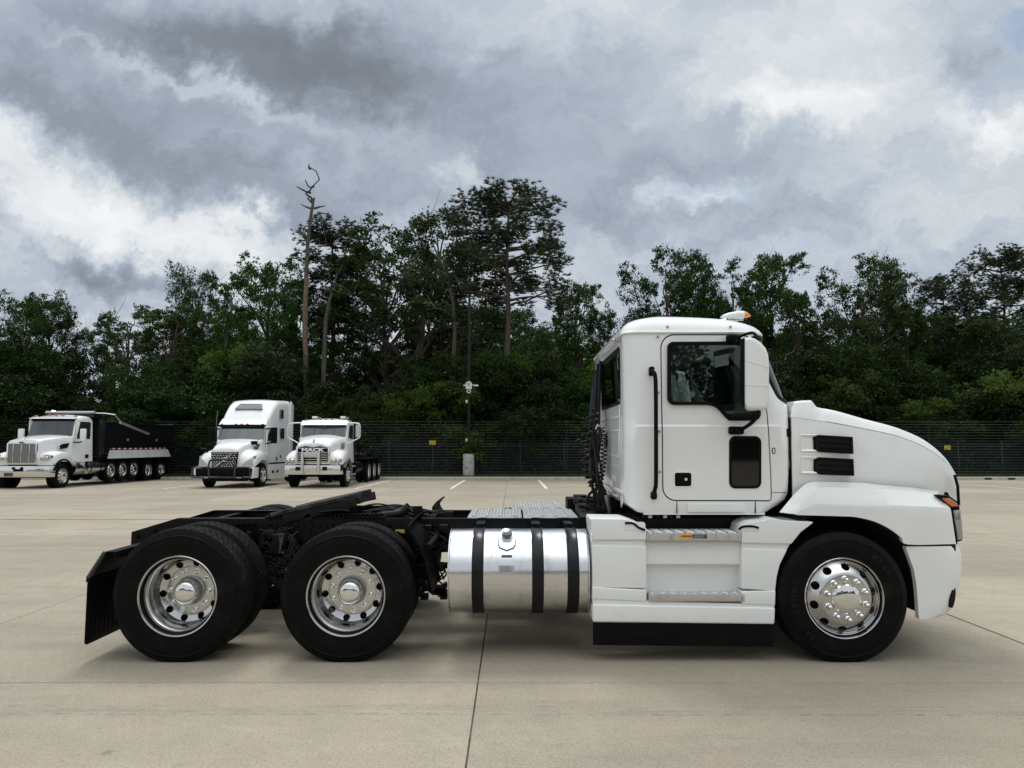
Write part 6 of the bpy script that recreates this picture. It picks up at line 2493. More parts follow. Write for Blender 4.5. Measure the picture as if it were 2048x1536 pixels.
        x0, y0, x1, y1 = rec
        Yr = hy(1612) - 0.019
        ro = px_poly([(x0, y0), (x1 + 4, y0), (x1 + 4, y1), (x0, y1)], Yr)
        ri = px_poly([(x0 + 7, y0 + 5.5), (x1 + 4, y0 + 5.5), (x1 + 4, y1 - 6), (x0 + 7, y1 - 6)], Yr)
        n = 4
        b = MB()
        vs = [(x, Yr, z) for x, z in ro] + [(x, Yr - 0.012, z) for x, z in ri] 
        vs = [(x, Yr + 0.002, z) for x, z in ro] + [(x, Yr - 0.009, z) for x, z in [((a[0] * 2 + c[0]) / 3, (a[1] * 2 + c[1]) / 3) for a, c in zip(ro, ri)]] + [(x, Yr + 0.002, z) for x, z in ri]
        fs = []
        for q in (0, 2, 3):
            j = (q + 1) % 4
            fs += [(q, j, 4 + j, 4 + q), (4 + q, 4 + j, 8 + j, 8 + q)]
        b.add(vs, fs)
        b.build('vent_scoop', white, hs, sharp=25)
    # headlamp
    hl = px_poly([(1872, 989.6), (1898, 991), (1914, 1002), (1919, 1012), (1925, 1079), (1923.5, 1082), (1914.7, 1084.5), (1903, 1017)], 5.80)
    for s in (1, -1):
        ya, yb_ = (5.795, 6.10) if s == 1 else (2 * YC - 6.10, 2 * YC - 5.795)
        h = MB().prism(hl, ya, yb_).build('headlight', black_pl, hero, bevel=0.012)
        yf = 5.789 if s == 1 else 2 * YC - 5.789
        def pane(nm, pts, m, dd):
            o_ = px_poly(pts, 5.79)
            s_ = sorted((yf - (dd if s == 1 else -dd), yf + (0.2 if s == 1 else -0.2)))
            return MB().prism(o_, s_[0], s_[1]).build(nm, m, h, bevel=0.008)
        pane('turn_signal', [(1884, 996.5), (1899, 996), (1913, 1005), (1917, 1013), (1903, 1014)], amber_d, 0.004)
        pane('headlight_lens', [(1906, 1021), (1921.5, 1019), (1926, 1078), (1916, 1081)], lens_m, 0.004)
    # grille and front face
    b = MB()
    xg = W(1911, 980, 6.15)[0]
    b.prism([(xg - 0.10, zy(1110, 6.1)), (xg - 0.01, zy(1110, 6.1)), (xg - 0.01, zy(1020, 6.1)), (xg - 0.07, zy(985, 6.1)), (xg - 0.10, zy(985, 6.1))], 6.14, 2 * YC - 6.14)
    gg = b.build('grille', black_pl, hero, bevel=0.01)
    for k in range(5):
        z = zy(1100 - 22 * k, 6.1)
        MB().box(xg - 0.009, xg + 0.008, 6.28, 2 * YC - 6.28, z - 0.02, z + 0.02).build('grille_bar', black_pl, gg, bevel=0.005)
    for s in (1, -1):
        pts = [(W(1909, 950, 6.12)[0], 6.12, zy(950, 6.12)), (W(1915.4, 972, 6.12)[0], 6.12, zy(972, 6.12)), (W(1917.5, 1010, 6.10)[0], 6.10, zy(1010, 6.1))]
        if s == -1:
            pts = [(x, 2 * YC - y, z) for x, y, z in pts]
        MB().tube(pts, 0.012, 8).build('grille_edge', black_pl, hero)
    # bumper: wraps round the corner
    def brow(py, px_in, px_out):
        return py, px_in, px_out
    secs = [(1093, 1812, 1914), (1099, 1813, 1919.5), (1115, 1819, 1923), (1140, 1828, 1923.5), (1165, 1832.5, 1921.5), (1185, 1834.5, 1918), (1206, 1836, 1911.6), (1226, 1837, 1900), (1234, 1838, 1888), (1238, 1839, 1878)]
    rings = []
    for py, xi, xo in secs:
        z = zy(py, 5.76)
        x_in = W(xi, py, 5.76)[0]
        r = 0.26 if py < 1220 else 0.2
        lim = W(xo, py, 1.0)[0]
        lo_, hi_ = 2.5, 5.0
        for _ in range(40):
            x_out = (lo_ + hi_) / 2
            if max((x_out - r + r * math.cos(R(q))) / (6.06 + 0.30 * math.sin(R(q))) for q in range(-90, 1, 5)) > lim:
                hi_ = x_out
            else:
                lo_ = x_out
        loop = []
        for i in range(9):
            a = R(-90 + 90 * i / 8)
            loop.append((x_out - r + r * math.cos(a), 5.76 + 0.30 + 0.30 * math.sin(a), z))
        nose = 0.16
        ctr = []
        for i in range(1, 12):
            t = i / 12
            y_ = 6.06 + (2 * YC - 12.12) * t
            ctr.append((x_out + nose * math.sin(PI * t), y_, z))
        far = [(x, 2 * YC - y, zz) for x, y, zz in reversed(loop)]
        outer = [(x_in, 5.76, z)] + loop + ctr + far + [(x_in, 2 * YC - 5.76, z)]
        inner = [(x_in, 2 * YC - 5.81, z)] + [(x - 0.05, YC + (y - YC) * 0.955, zz) for x, y, zz in reversed(loop + ctr + far)] + [(x_in, 5.81, z)]
        rings.append(outer + inner)
    bp = MB().loft(rings).build('bumper', white_pl, hero, bevel=0.0, sharp=40)
    # dark slot above the bumper and oval opening at its corner
    b = MB()
    b.box(W(1817, 1092, 5.8)[0], W(1909, 1092, 5.8)[0], 5.785, 2 * YC - 5.785, zy(1101, 5.8), zy(1086, 5.8))
    b.build('bumper_gap_panel', maskb, hero)
    cz = zy(1190, 5.85)
    lim = W(1917.2, 1190, 1.0)[0]
    lo_, hi_ = 2.5, 5.0
    for _ in range(40):
        xo_ = (lo_ + hi_) / 2
        if max((xo_ - 0.26 + 0.26 * math.cos(R(q))) / (6.06 + 0.30 * math.sin(R(q))) for q in range(-90, 1, 5)) > lim:
            hi_ = xo_
        else:
            lo_ = xo_
    q = R(-67)
    ctr_ = Vector((xo_ - 0.26 + 0.26 * math.cos(q), 6.06 + 0.30 * math.sin(q), cz))
    tg = Vector((-0.26 * math.sin(q), 0.30 * math.cos(q), 0)).normalized()
    nm = Vector((tg.y, -tg.x, 0))
    vs = []
    for i in range(24):
        a = 2 * PI * i / 24
        u, v_ = 0.030 * math.cos(a), 0.085 * math.sin(a)
        vs.append(ctr_ + tg * (u + v_ * 0.25) + Vector((0, 0, v_)))
    ov = MB()
    ov.add([v + nm * 0.003 for v in vs] + [v - nm * 0.03 for v in vs], [tuple(range(24)), tuple(reversed(range(24, 48)))] + [(i, i + 24, (i + 1) % 24 + 24, (i + 1) % 24) for i in range(24)])
    ov.build('tow_opening', black_pl, bp)
    # roof marker lamps
    for k, yy_ in enumerate((6.22, 6.57, 6.92, 7.27, 7.62)):
        x0, _, z0 = W(1441, 636, 6.22)
        L_ = W(1502, 640, 6.22)[0] - x0
        z0 = zy(636, 6.22) - 0.004 - 0.00 * k
        rings = []
        for i, (t, ww, hh, zc2) in enumerate(((0.0, 0.004, 0.004, 0.01), (0.08, 0.022, 0.013, 0.018), (0.25, 0.042, 0.024, 0.026), (0.5, 0.052, 0.032, 0.032), (0.75, 0.048, 0.033, 0.034))):
            rings.append([(x0 + L_ * t, yy_ + ww * math.cos(2 * PI * q / 16), z0 + zc2 + hh * math.sin(2 * PI * q / 16)) for q in range(16)])
        lb = MB().loft(rings).build('marker_lamp', white, hero, sharp=60)
        rings = []
        for (t, ww, hh, zc2) in ((0.755, 0.047, 0.032, 0.034), (0.86, 0.036, 0.026, 0.031), (0.95, 0.018, 0.014, 0.026), (1.0, 0.003, 0.003, 0.023)):
            rings.append([(x0 + L_ * t, yy_ + ww * math.cos(2 * PI * q / 16), z0 + zc2 + hh * math.sin(2 * PI * q / 16)) for q in range(16)])
        MB().loft(rings).build('amber_lens', amber, lb, sharp=60)
        MB().box(x0 + L_ * 0.22, x0 + L_ * 0.74, yy_ - 0.022, yy_ + 0.022, z0 - 0.02, z0 + 0.012).build('lamp_foot', chrome, lb, bevel=0.004)


amber_d = mat('amber_signal', (0.50, 0.17, 0.06), 0.15, coat=0.6)
lens_m = mat('clear_lens', (0.36, 0.36, 0.35), 0.08, metal=0.55, coat=1.0)
hero_hood()


# ---------------------------------------------------------------- side fairing with steps
def hero_fairing():
    YB = 6.12
    f = MB()
    def slab(pts, Y, bevel=0.008, yb=YB, m=None, name=None):
        me = MB().prism(px_poly(pts, 5.74), Y, yb)
        return me
    parts = []
    def add(pts, Y, yb=YB, bev=0.008):
        mb = slab(pts, Y, yb=yb)
        parts.append((mb, bev))
    # left pillar: top block, groove, lower panel
    add([(1181.5, 1040), (1184, 1037), (1250, 1038), (1277, 1046), (1293, 1057), (1293, 1080), (1184.5, 1080)], 5.738, bev=0.012)
    add([(1184.3, 1079), (1292, 1079), (1292, 1093), (1184.3, 1093)], 5.756)
    add([(1184.5, 1091), (1293, 1092.5), (1293, 1177), (1184.5, 1175)], 5.744)
    # right pillar
    add([(1483.5, 1066), (1487, 1052), (1500, 1044), (1530, 1040.5), (1541, 1035.5), (1566, 1041), (1624, 1043.5), (1626.5, 1045.5), (1601, 1065), (1583, 1088), (1483.5, 1086)], 5.738, bev=0.012)
    add([(1484.5, 1085), (1583, 1087), (1575, 1101), (1484.5, 1098)], 5.756)
    add([(1483.5, 1097), (1575, 1100), (1560, 1130), (1554, 1155), (1551, 1182), (1483.5, 1178)], 5.744)
    # recessed middle with a crease
    # lower sweep
    add([(1184.5, 1174), (1293, 1180), (1293, 1203), (1184.5, 1198)], 5.735)
    add([(1483.5, 1183), (1551, 1181), (1550, 1210), (1483.5, 1208)], 5.735)
    add([(1184.5, 1197), (1293, 1202), (1550, 1209), (1549.5, 1216), (1186, 1209)], 5.742)
    add([(1184.7, 1208), (1549.7, 1215), (1548.5, 1240), (1548, 1248), (1185.5, 1243.5), (1184.7, 1235)], 5.728, bev=0.014)
    verts = []
    big = MB()
    bm = bmesh.new()
    for mb, bev in parts:
        me = mb.mesh('p', bev, seg=3, smooth=False)
        bm.from_mesh(me)
        bpy.data.meshes.remove(me)
    # middle: two sloping faces between the pillars
    mid = MB()
    xa, xb = W(1290, 1100, 5.74)[0], W(1486, 1100, 5.74)[0]
    pr = [(5.80, zy(1079, 5.74)), (5.79, zy(1090, 5.74)), (5.785, zy(1130, 5.74)), (5.835, zy(1138, 5.74)), (5.845, zy(1205, 5.74)), (6.12, zy(1205, 5.74)), (6.12, zy(1079, 5.74))]
    mid.prism(pr, xa, xb, 'x')
    me = mid.mesh('p', 0.004, seg=2, smooth=False)
    bm.from_mesh(me)
    me = bpy.data.meshes.new('side_fairing')
    bm.to_mesh(me)
    bm.free()
    me.materials.append(white_pl)
    fa = link('side_fairing', finish(me, 38), None, hero)
    # sloping top shoulders of the pillars
    for (xl, xr, py) in ((1184, 1288, 1039), (1488, 1560, 1044)):
        pass
    # rubber skirt
    sk = MB().prism(px_poly([(1186, 1246), (1548, 1249), (1547, 1292.5), (1186.5, 1289)], 5.745), 5.752, 5.762)
    so = sk.build('rubber_skirt', black_pl, hero, bevel=0.003)
    MB().prism(px_poly([(1186.5, 1288), (1547, 1291.5), (1547, 1294), (1186.5, 1290.5)], 5.745), 5.748, 5.766).build('skirt_edge', rubber, so, bevel=0.002)
    # steps
    def step(px0, px1, pyt, pyb, depth, y0):
        X0, X1 = W(px0, pyb, y0)[0], W(px1, pyb, y0)[0]
        zt, zb = zy(pyt, y0), zy(pyb, y0)
        b = MB().box(X0, X1, y0, y0 + 0.006, zb, zt)
        b.box(X0, X1, y0 + 0.0062, y0 + depth, zt - 0.006, zt)
        s_ = b.build('step', tread_m, hero, bevel=0.0015)
        d = MB()
        n = int((X1 - X0) / 0.042)
        m_ = int(depth / 0.03)
        for j in range(m_):
            for i in range(n):
                cx_, cy_ = X0 + 0.03 + i * 0.042 + (j % 2) * 0.021, y0 + 0.02 + j * 0.030
                a = R(32) if (i + j) % 2 else R(-32)
                c, s = math.cos(a), math.sin(a)
                q = [(0.015 * c, 0.015 * s), (-0.005 * s, 0.005 * c), (-0.015 * c, -0.015 * s), (0.005 * s, -0.005 * c)]
                base = [(cx_ + u, cy_ + v_, zt) for u, v_ in q] + [(cx_ + 0.4 * u, cy_ + 0.4 * v_, zt + 0.005) for u, v_ in q]
                d.add(base, [(0, 1, 5, 4), (1, 2, 6, 5), (2, 3, 7, 6), (3, 0, 4, 7), (4, 5, 6, 7)])
        d.build('tread_pattern', tread_m, s_, smooth=False)['kind'] = 'stuff'
        for (a, c) in ((X0 + 0.02, zt - 0.02), (X0 + 0.02, zb + 0.02), (X1 - 0.02, zt - 0.02), (X1 - 0.02, zb + 0.02)):
            MB().lathe([(0.0, -0.004), (0.005, -0.003), (0.006, 0.0)], (a, y0, c), 8, 'y').build('rivet', steel, s_)
        return s_
    s1 = step(1294, 1482.5, 1066.5, 1081, 0.30, 5.735)
    s2 = step(1297.5, 1489.5, 1188.5, 1203, 0.115, 5.730)
    # stickers with print
    p = px_poly([(1358, 1068.5), (1385, 1068.5), (1385, 1077), (1358, 1077)], 5.735)
    MB().prism(p, 5.7325, 5.735).build('warning_label', orange, s1)
    p = px_poly([(1385.3, 1068.5), (1414, 1068.5), (1414, 1077), (1385.3, 1077)], 5.735)
    MB().prism(p, 5.7325, 5.735).build('warning_label', dark_label, s1)
    me = text_mesh('WARNING', 0.018, 0.0008, bold=0.0004)
    x, _, z = W(1373.5, 1072.7, 5.732)
    me.transform(Matrix.Translation((x, 5.732, z)) @ FACE_NEAR.to_matrix().to_4x4())
    link('label_text', me, black_pl, s1)
    b = MB()
    t = px_poly([(1360, 1075), (1364, 1075), (1362, 1070.5)], 5.732)
    for k in range(3):
        x0, x1 = W(1388, 1070, 5.73)[0], W(1411 - k * 3, 1070, 5.73)[0]
        zz = zy(1070.3 + k * 2.4, 5.73)
        b.box(x0, x1, 5.7315, 5.7325, zz - 0.0015, zz + 0.0015)
    b.build('label_text', plac_m, s1)
    # black loops in the shoulders
    for path in ([(1250, 1046.5), (1262, 1046), (1270, 1049), (1277, 1055), (1290, 1060.5)], [(1478, 1059), (1484, 1054), (1494, 1052.5), (1508, 1053), (1517, 1056)]):
        pts = [tuple(q) for q in spline([W(a, b_, 5.734) for a, b_ in path], 5)]
        MB().tube(pts, 0.0095, 10).build('cover_handle', black_pl, hero)
    for (x0, x1, y0, y1) in ((1248, 1291, 1044, 1061.5), (1478, 1519, 1050, 1063)):
        o = px_poly(prr(x0, x1, y0, y1, 6, 5), 5.736)
        MB().prism(o, 5.7355, 5.742).build('handle_recess', white_pl, fa, bevel=0.003)
    # far side panel
    MB().prism(px_poly([(1184, 1040), (1600, 1040), (1556, 1130), (1550, 1248), (1185, 1244)], 5.74), 2 * YC - 5.80, 2 * YC - 5.74).build('side_fairing', white_pl, hero, bevel=0.01)
    MB().prism(px_poly([(1186, 1246), (1548, 1249), (1547, 1292.5), (1186.5, 1289)], 5.745), 2 * YC - 5.762, 2 * YC - 5.752).build('rubber_skirt', black_pl, hero)


hero_fairing()


# ---------------------------------------------------------------- hoses behind the cab
def hero_hoses():
    rs = random.Random(3)
    Yh = 6.95
    P = lambda a, b, Y=Yh: W(a, b, Y)
    # upright bellows boot and bracket by the rear wall
    b = MB()
    b.tube([P(1195, 728, 7.2), P(1194, 760, 7.2), P(1190, 800, 7.15), P(1188, 850, 7.1)], [0.028, 0.032, 0.045, 0.05], 12)
    b.tube([P(1201, 722, 7.1), P(1199, 770, 7.1), P(1197, 860, 7.05)], 0.016, 8)
    b.tube([P(1188, 745, 7.25), P(1184, 790, 7.25), P(1180, 830, 7.2)], 0.012, 8)
    b.build('hose_hanger', hose, hero)
    MB().tube([tuple(q) for q in spline([(P(1198, 722)[0], 7.0, P(1198, 708)[2]), P(1193, 720, 7.1), P(1192, 740, 7.1)], 4)], 0.006, 6).build('hook', steel, hero)
    # coiled lines that hang down
    helix([P(1192, 815), P(1184, 860), P(1178, 900), P(1177, 940), P(1186, 968)], 0.040, 13, 0.0085).build('coiled_air_line', hose, hero)
    helix([P(1182, 830, 7.1), P(1172, 875, 7.1), P(1170, 915, 7.1), P(1180, 955, 7.1), P(1190, 975, 7.1)], 0.042, 9, 0.0085).build('coiled_air_line', hose, hero)
    helix([P(1203, 855, 6.8), P(1207, 890, 6.8), P(1206, 930, 6.8), P(1200, 965, 6.8)], 0.026, 14, 0.0075).build('coiled_electric_line', hose, hero)
    MB().tube([tuple(q) for q in spline([P(1151, 884, 7.1), P(1158, 880, 7.1), P(1166, 886, 7.1), P(1172, 900, 7.1)], 5)], 0.009, 8).build('air_line', hose, hero)
    for k in range(12):
        a = P(rs.uniform(1180, 1205), rs.uniform(850, 900), 6.95 + rs.uniform(-.15, .15))
        m1 = P(rs.uniform(1180, 1206), 940 + rs.uniform(-15, 15), 6.95 + rs.uniform(-.15, .15))
        m2 = P(rs.uniform(1192, 1210), 975 + rs.uniform(-8, 8), 6.9 + rs.uniform(-.1, .1))
        e = P(rs.uniform(1195, 1225), rs.uniform(1010, 1034), 6.8)
        MB().tube([tuple(q) for q in spline([a, m1, m2, e], 6)], rs.uniform(0.008, 0.013), 8).build('air_line', hose, hero)
    MB().tube([tuple(q) for q in spline([P(1174, 1008), P(1178, 990), P(1192, 978), P(1206, 980), P(1212, 996), P(1208, 1012)], 6)], 0.014, 10).build('air_line', hose, hero)
    MB().tube([tuple(q) for q in spline([P(1196, 1038), P(1202, 1022), P(1216, 1018), P(1228, 1024)], 6)], 0.011, 10).build('air_line', hose, hero)
    MB().tube([tuple(q) for q in spline([P(1190, 1005), P(1188, 985), P(1184, 968), P(1190, 955)], 4)], 0.016, 8).build('air_line', hose, hero)
    MB().tube([P(1212, 990, 6.8), P(1216, 1008, 6.8), P(1221, 1034, 6.8)], [0.022, 0.026, 0.012], 12).build('plug', steel, hero)
    MB().tube([P(1191, 858, 6.85), P(1196, 849, 6.85), P(1199, 853, 6.85)], 0.007, 6).build('tie_wrap', white_pl, hero)
    # brackets and machinery between cab and frame
    cl = MB()
    for k in range(40):
        px, py = rs.uniform(1150, 1250), rs.uniform(990, 1040)
        x, _, z = W(px, py, 7.1)
        s_ = rs.uniform(0.02, 0.06)
        yq = 7.05 + rs.uniform(-0.25, 0.3)
        cl.box(x - s_, x + s_, yq, yq + 0.1, z - s_, z + s_ * 0.5)
    bx_px(cl, 1222, 1262, 988, 1040, 7.0, 0.3)
    cl.build('chassis_fittings', cast, hero, bevel=0.006)['kind'] = 'stuff'
    for (a, b_) in (((1228, 985), (1236, 1036)), ((1247, 990), (1240, 1036)), ((1160, 1012), (1215, 1030))):
        p, q = P(*a, 6.7), P(*b_, 6.7)
        MB().bar(p, q, 0.02, 0.03).build('cab_strut', black_fr, hero, bevel=0.003)


hero_hoses()
# yellow tag on the frame
_p = px_poly([(800, 1060), (810, 1060), (810, 1066), (800, 1066)], 6.46)
_p = px_poly([(791, 1059), (809, 1059), (809, 1066), (791, 1066)], 6.46)
MB().prism(_p, 6.458, 6.464).build('frame_tag', yellow, hero)

# ================================================================ PARKED TRUCKS AT THE BACK
dark_glass = mat('parked_truck_glass', (0.020, 0.025, 0.032), 0.05, spec=0.9, coat=1.0, coatr=0.02)
stripe_red = mat('reflective_red', (0.22, 0.02, 0.015), 0.5)
satin_bk = mat('satin_black_body', (0.006, 0.006, 0.007), 0.28, coat=0.25, spec=0.4)
rim_white = mat('white_rim_paint', (0.62, 0.62, 0.60), 0.4)


def sec(y, hb, ht, z0, z1, r=0.12, n=5, crown=0.0):
    """cross section loop in the x-z plane: half width at bottom and top"""
    pts = [(hb, y, z0)]
    for i in range(4):
        t = (i + 1) / 5
        pts.append((hb + (ht - hb) * t, y, z0 + (z1 - r - z0) * t))
    for i in range(n + 1):
        a = R(90 * i / n)
        pts.append((ht - r + r * math.cos(a), y, z1 - r + r * math.sin(a)))
    for i in range(1, 6):
        t = i / 6
        x = (ht - r) * (1 - 2 * t)
        pts.append((x, y, z1 + crown * (1 - (x / max(0.01, ht - r)) ** 2)))
    full = pts + [(-x, y, z) for x, y_, z in reversed(pts[:n + 6])]
    full = pts[:]
    for i in range(n + 1):
        a = R(90 + 90 * i / n)
        full.append((-(ht - r) + r * math.cos(a), y, z1 - r + r * math.sin(a)))
    for i in range(4):
        t = 1 - (i + 1) / 5
        full.append((-(hb + (ht - hb) * t), y, z0 + (z1 - r - z0) * t))
    full.append((-hb, y, z0))
    return full


def wheels(root, axles, half, steer=0.52, kind_rear='rear', raise_=None, label=None, white=None, nuts_front=True):
    for i, (y, knd, lift) in enumerate(axles):
        for s in (1, -1):
            w_ = make_wheel(root, 'front' if knd != 'rear' else 'rear', 'tyre_low' if knd != 'wide' else 'tyre_wide', nuts=(i == 0 and s == 1))
            w_.location = (s * half, y, 0.51 + lift)
            w_.rotation_euler = (0, 0, s * PI / 2)
            if white and knd == 'rear':
                w_.material_slots[0].link = 'OBJECT'
                w_.material_slots[0].material = white
            if knd == 'rear':
                t = link('inner_tyre', WM['tyre_low'], None, root)
                t.location = (s * (half - 0.335), y, 0.51 + lift)
                t.rotation_euler = (0, 0, s * PI / 2)
        MB().cyl((-half + 0.3, y, 0.51 + lift), (half - 0.3, y, 0.51 + lift), 0.08, 12).build('axle', cast, root)


def pane_front(root, name, pts, m, t=0.02, bulge=0.0, n=10, parent=None):
    """curved front pane from bottom-left, bottom-right, top-right, top-left (x, y, z)"""
    bl, br, tr, tl = [Vector(p) for p in pts]
    rows = []
    for i in range(n + 1):
        u = i / n
        b0, t0 = bl.lerp(br, u), tl.lerp(tr, u)
        off = Vector((0, -bulge * math.sin(PI * u) ** 0.8 if 0 < u < 1 else 0, 0))
        rows.append([tuple(b0 + off), tuple(t0 + off), tuple(t0 + off + Vector((0, t, 0))), tuple(b0 + off + Vector((0, t, 0)))])
    return MB().loft(rows).build(name, m, parent or root, sharp=50)


def arch(b, y, r0, r1, x0, x1, zc_, a0=0, a1=180, n=18):
    rings = []
    for i in range(n + 1):
        a = R(a0 + (a1 - a0) * i / n)
        rings.append([(x, y - r * math.cos(a), zc_ + r * math.sin(a)) for x, r in ((x0, r0), (x1, r0), (x1, r1), (x0, r1))])
    return b.loft(rings)


def yprism(poly, x0, x1):
    """poly in (y, z), extruded along x"""
    return MB().prism(poly, x0, x1, 'x')


# ---------------------------------------------------------------- dump truck
def dump_truck():
    X0, Y0 = -19.87, 28.85
    r = empty('dump_truck', (X0, Y0, gz(33)), 'white nosed dump truck with long black dump bed parked at far left', 'truck')
    z0 = -gz(33)
    frt = 0.85
    wheels(r, [(frt, 'wide', 0), (4.40, 'front', 0.10), (5.41, 'front', 0.10), (6.41, 'front', 0.10), (7.85, 'rear', 0), (9.19, 'rear', 0)], 1.22)
    # bumper with swept ends
    b = MB()
    pl = [(-1.23, 0.32), (-1.12, 0.10), (-0.8, 0.0), (0.8, 0.0), (1.12, 0.10), (1.23, 0.32), (1.17, 0.32), (1.08, 0.15), (0.78, 0.07), (-0.78, 0.07), (-1.08, 0.15), (-1.17, 0.32)]
    b.prism(pl, 0.50, 0.95, 'z')
    bp = b.build('bumper', chrome_b, r, bevel=0.01)
    MB().box(-0.62, -0.28, -0.018, -0.002, 0.53, 0.68).build('licence_plate', dark_label, bp)
    t = MB()
    for s in (-0.17, 0.17):
        t.cyl((s - 0.09, -0.05, 0.86), (s - 0.09, 0.02, 0.86), 0.05, 12)
    t.box(-0.24, 0.12, -0.05, -0.001, 0.73, 0.83)
    t.build('tow_hook', black_pl, bp, bevel=0.01)
    # hood
    secs = [(0.10, 0.60, 0.60, 1.0, 1.90, 0.10, 0.02), (0.14, 0.64, 0.63, 1.0, 1.98, 0.12, 0.04), (0.4, 0.68, 0.66, 1.0, 2.04, 0.12, 0.05), (1.0, 0.80, 0.76, 1.0, 2.12, 0.12, 0.05), (1.75, 0.98, 0.92, 1.0, 2.20, 0.12, 0.05)]
    rings = []
    for (y, hb, ht, a, b_, rr, cr) in secs:
        rings.append(sec(y, hb, ht, a, b_, rr, crown=cr))
    MB().loft(rings).build('hood', white, r, sharp=45)
    # grille
    g = MB()
    g.prism(rrect(-0.62, 0.62, 1.02, 1.90, 0.07), 0.045, 0.11)
    gr = g.build('grille_surround', chrome_b, r, bevel=0.012)
    MB().prism(rrect(-0.55, 0.55, 1.07, 1.85, 0.05), 0.035, 0.0445).build('grille_mesh', mesh_m, gr)
    for x in (-0.33, 0.0, 0.33):
        MB().box(x - 0.012, x + 0.012, 0.018, 0.0345, 1.09, 1.83).build('grille_bar', chrome_b, gr, bevel=0.004)
    MB().prism([(0.115 * math.cos(a * PI / 12), 1.90 + 0.045 * math.sin(a * PI / 12)) for a in range(24)], 0.0, 0.034).build('badge', chrome_b, gr, bevel=0.004)
    MB().prism([(0.095 * math.cos(a * PI / 12), 1.90 + 0.032 * math.sin(a * PI / 12)) for a in range(24)], -0.004, -0.0005).build('badge_face', dark_label, gr)
    MB().tube([(0, 0.12, 1.98), (0.0, 0.16, 2.05), (0.0, 0.24, 2.06)], [0.012, 0.02, 0.006], 8).build('hood_ornament', chrome, r)
    # fenders
    for s in (1, -1):
        b = MB()
        rings = []
        for (y, zt, xo, xi, zb) in ((0.16, 1.22, 1.10, 0.60, 0.97), (0.20, 1.34, 1.16, 0.62, 0.97), (0.35, 1.45, 1.20, 0.64, 1.0), (0.7, 1.53, 1.22, 0.7, 1.12), (1.0, 1.52, 1.22, 0.74, 1.12), (1.3, 1.42, 1.21, 0.8, 1.05), (1.5, 1.22, 1.18, 0.85, 1.0), (1.62, 1.02, 1.1, 0.9, 0.9)):
            rings.append([(s * xi, y, zb), (s * xo, y, zb), (s * xo, y, zt - 0.10), (s * (xo - 0.04), y, zt - 0.03), (s * (xo - 0.12), y, zt), (s * xi, y, zt + 0.05)])
        b.loft(rings).build('fender', white, r, bevel=0.01, sharp=50)
        arch(MB(), frt, 0.60, 0.67, s * 0.72, s * 1.245, 0.56, 20, 185).build('fender_flare', black_pl, r, bevel=0.01)
        h = MB()
        hp = [(0.72, 1.16), (1.08, 1.20), (1.17, 1.28), (1.14, 1.38), (1.0, 1.42), (0.82, 1.38), (0.72, 1.28)]
        h.prism([(s * x, z) for x, z in hp], 0.10, 0.30)
        hl = h.build('headlight', chrome_b, r, bevel=0.02)
        MB().prism([(s * (0.74 + (x - 0.72) * 0.9), 1.175 + (z - 1.16) * 0.86) for x, z in hp], 0.085, 0.0995).build('headlight_lens', lens_m, hl, bevel=0.004)
        for k, x in enumerate((0.85, 1.0)):
            MB().lathe([(0.0, -0.02), (0.05, -0.015), (0.06, 0.0)], (s * x, 0.084, 1.29), 16, 'y').build('lamp_bowl', chrome, hl)
        # side vent with badge
        v = yprism([(1.05, 1.62), (1.50, 1.68), (1.62, 1.88), (1.18, 1.82), (1.22, 1.74)], s * 0.86, s * 0.955)
        v.build('side_vent', black_pl, r, bevel=0.008)
        MB().lathe([(0.0, 0.0), (0.08, 0.0), (0.1, -0.02)], (s * 0.93, 1.06, 1.74), 20, 'x').build('badge', chrome_b, r)
        # mirror
        MB().box(s * 1.22, s * 1.46, 1.85, 1.97, 1.95, 2.50).build('mirror', white, r, bevel=0.04)
        MB().tube([(s * 0.98, 1.80, 1.92), (s * 1.2, 1.86, 1.90), (s * 1.33, 1.9, 1.97)], 0.028, 8).build('mirror_arm', black_pl, r)
    # cab
    rings = [sec(1.72, 1.00, 1.00, 0.98, 2.12, 0.05), sec(1.80, 1.02, 0.99, 0.98, 2.24, 0.08), sec(1.98, 1.02, 0.96, 0.98, 2.86, 0.10), sec(2.06, 1.02, 0.95, 0.98, 2.98, 0.14, crown=0.03),
             sec(2.5, 1.03, 0.95, 0.98, 3.08, 0.16, crown=0.05), sec(3.05, 1.03, 0.95, 0.98, 3.07, 0.16, crown=0.05), sec(3.22, 1.02, 0.94, 0.98, 3.0, 0.14, crown=0.03)]
    cab = MB().loft(rings).build('cab', white, r, sharp=40)
    pane_front(r, 'windscreen', [(-0.95, 1.745, 2.20), (0.95, 1.745, 2.20), (0.90, 1.94, 2.84), (-0.90, 1.94, 2.84)], dark_glass, 0.03, 0.10, parent=cab)
    pane_front(r, 'windscreen_header', [(-0.93, 1.89, 2.84), (0.93, 1.89, 2.84), (0.92, 1.96, 2.93), (-0.92, 1.96, 2.93)], black_pl, 0.03, 0.08, parent=cab)
    # visor lip
    pane_front(r, 'visor', [(-1.0, 1.80, 2.93), (1.0, 1.80, 2.93), (0.98, 2.05, 3.02), (-0.98, 2.05, 3.02)], white, 0.05, 0.10, parent=cab)
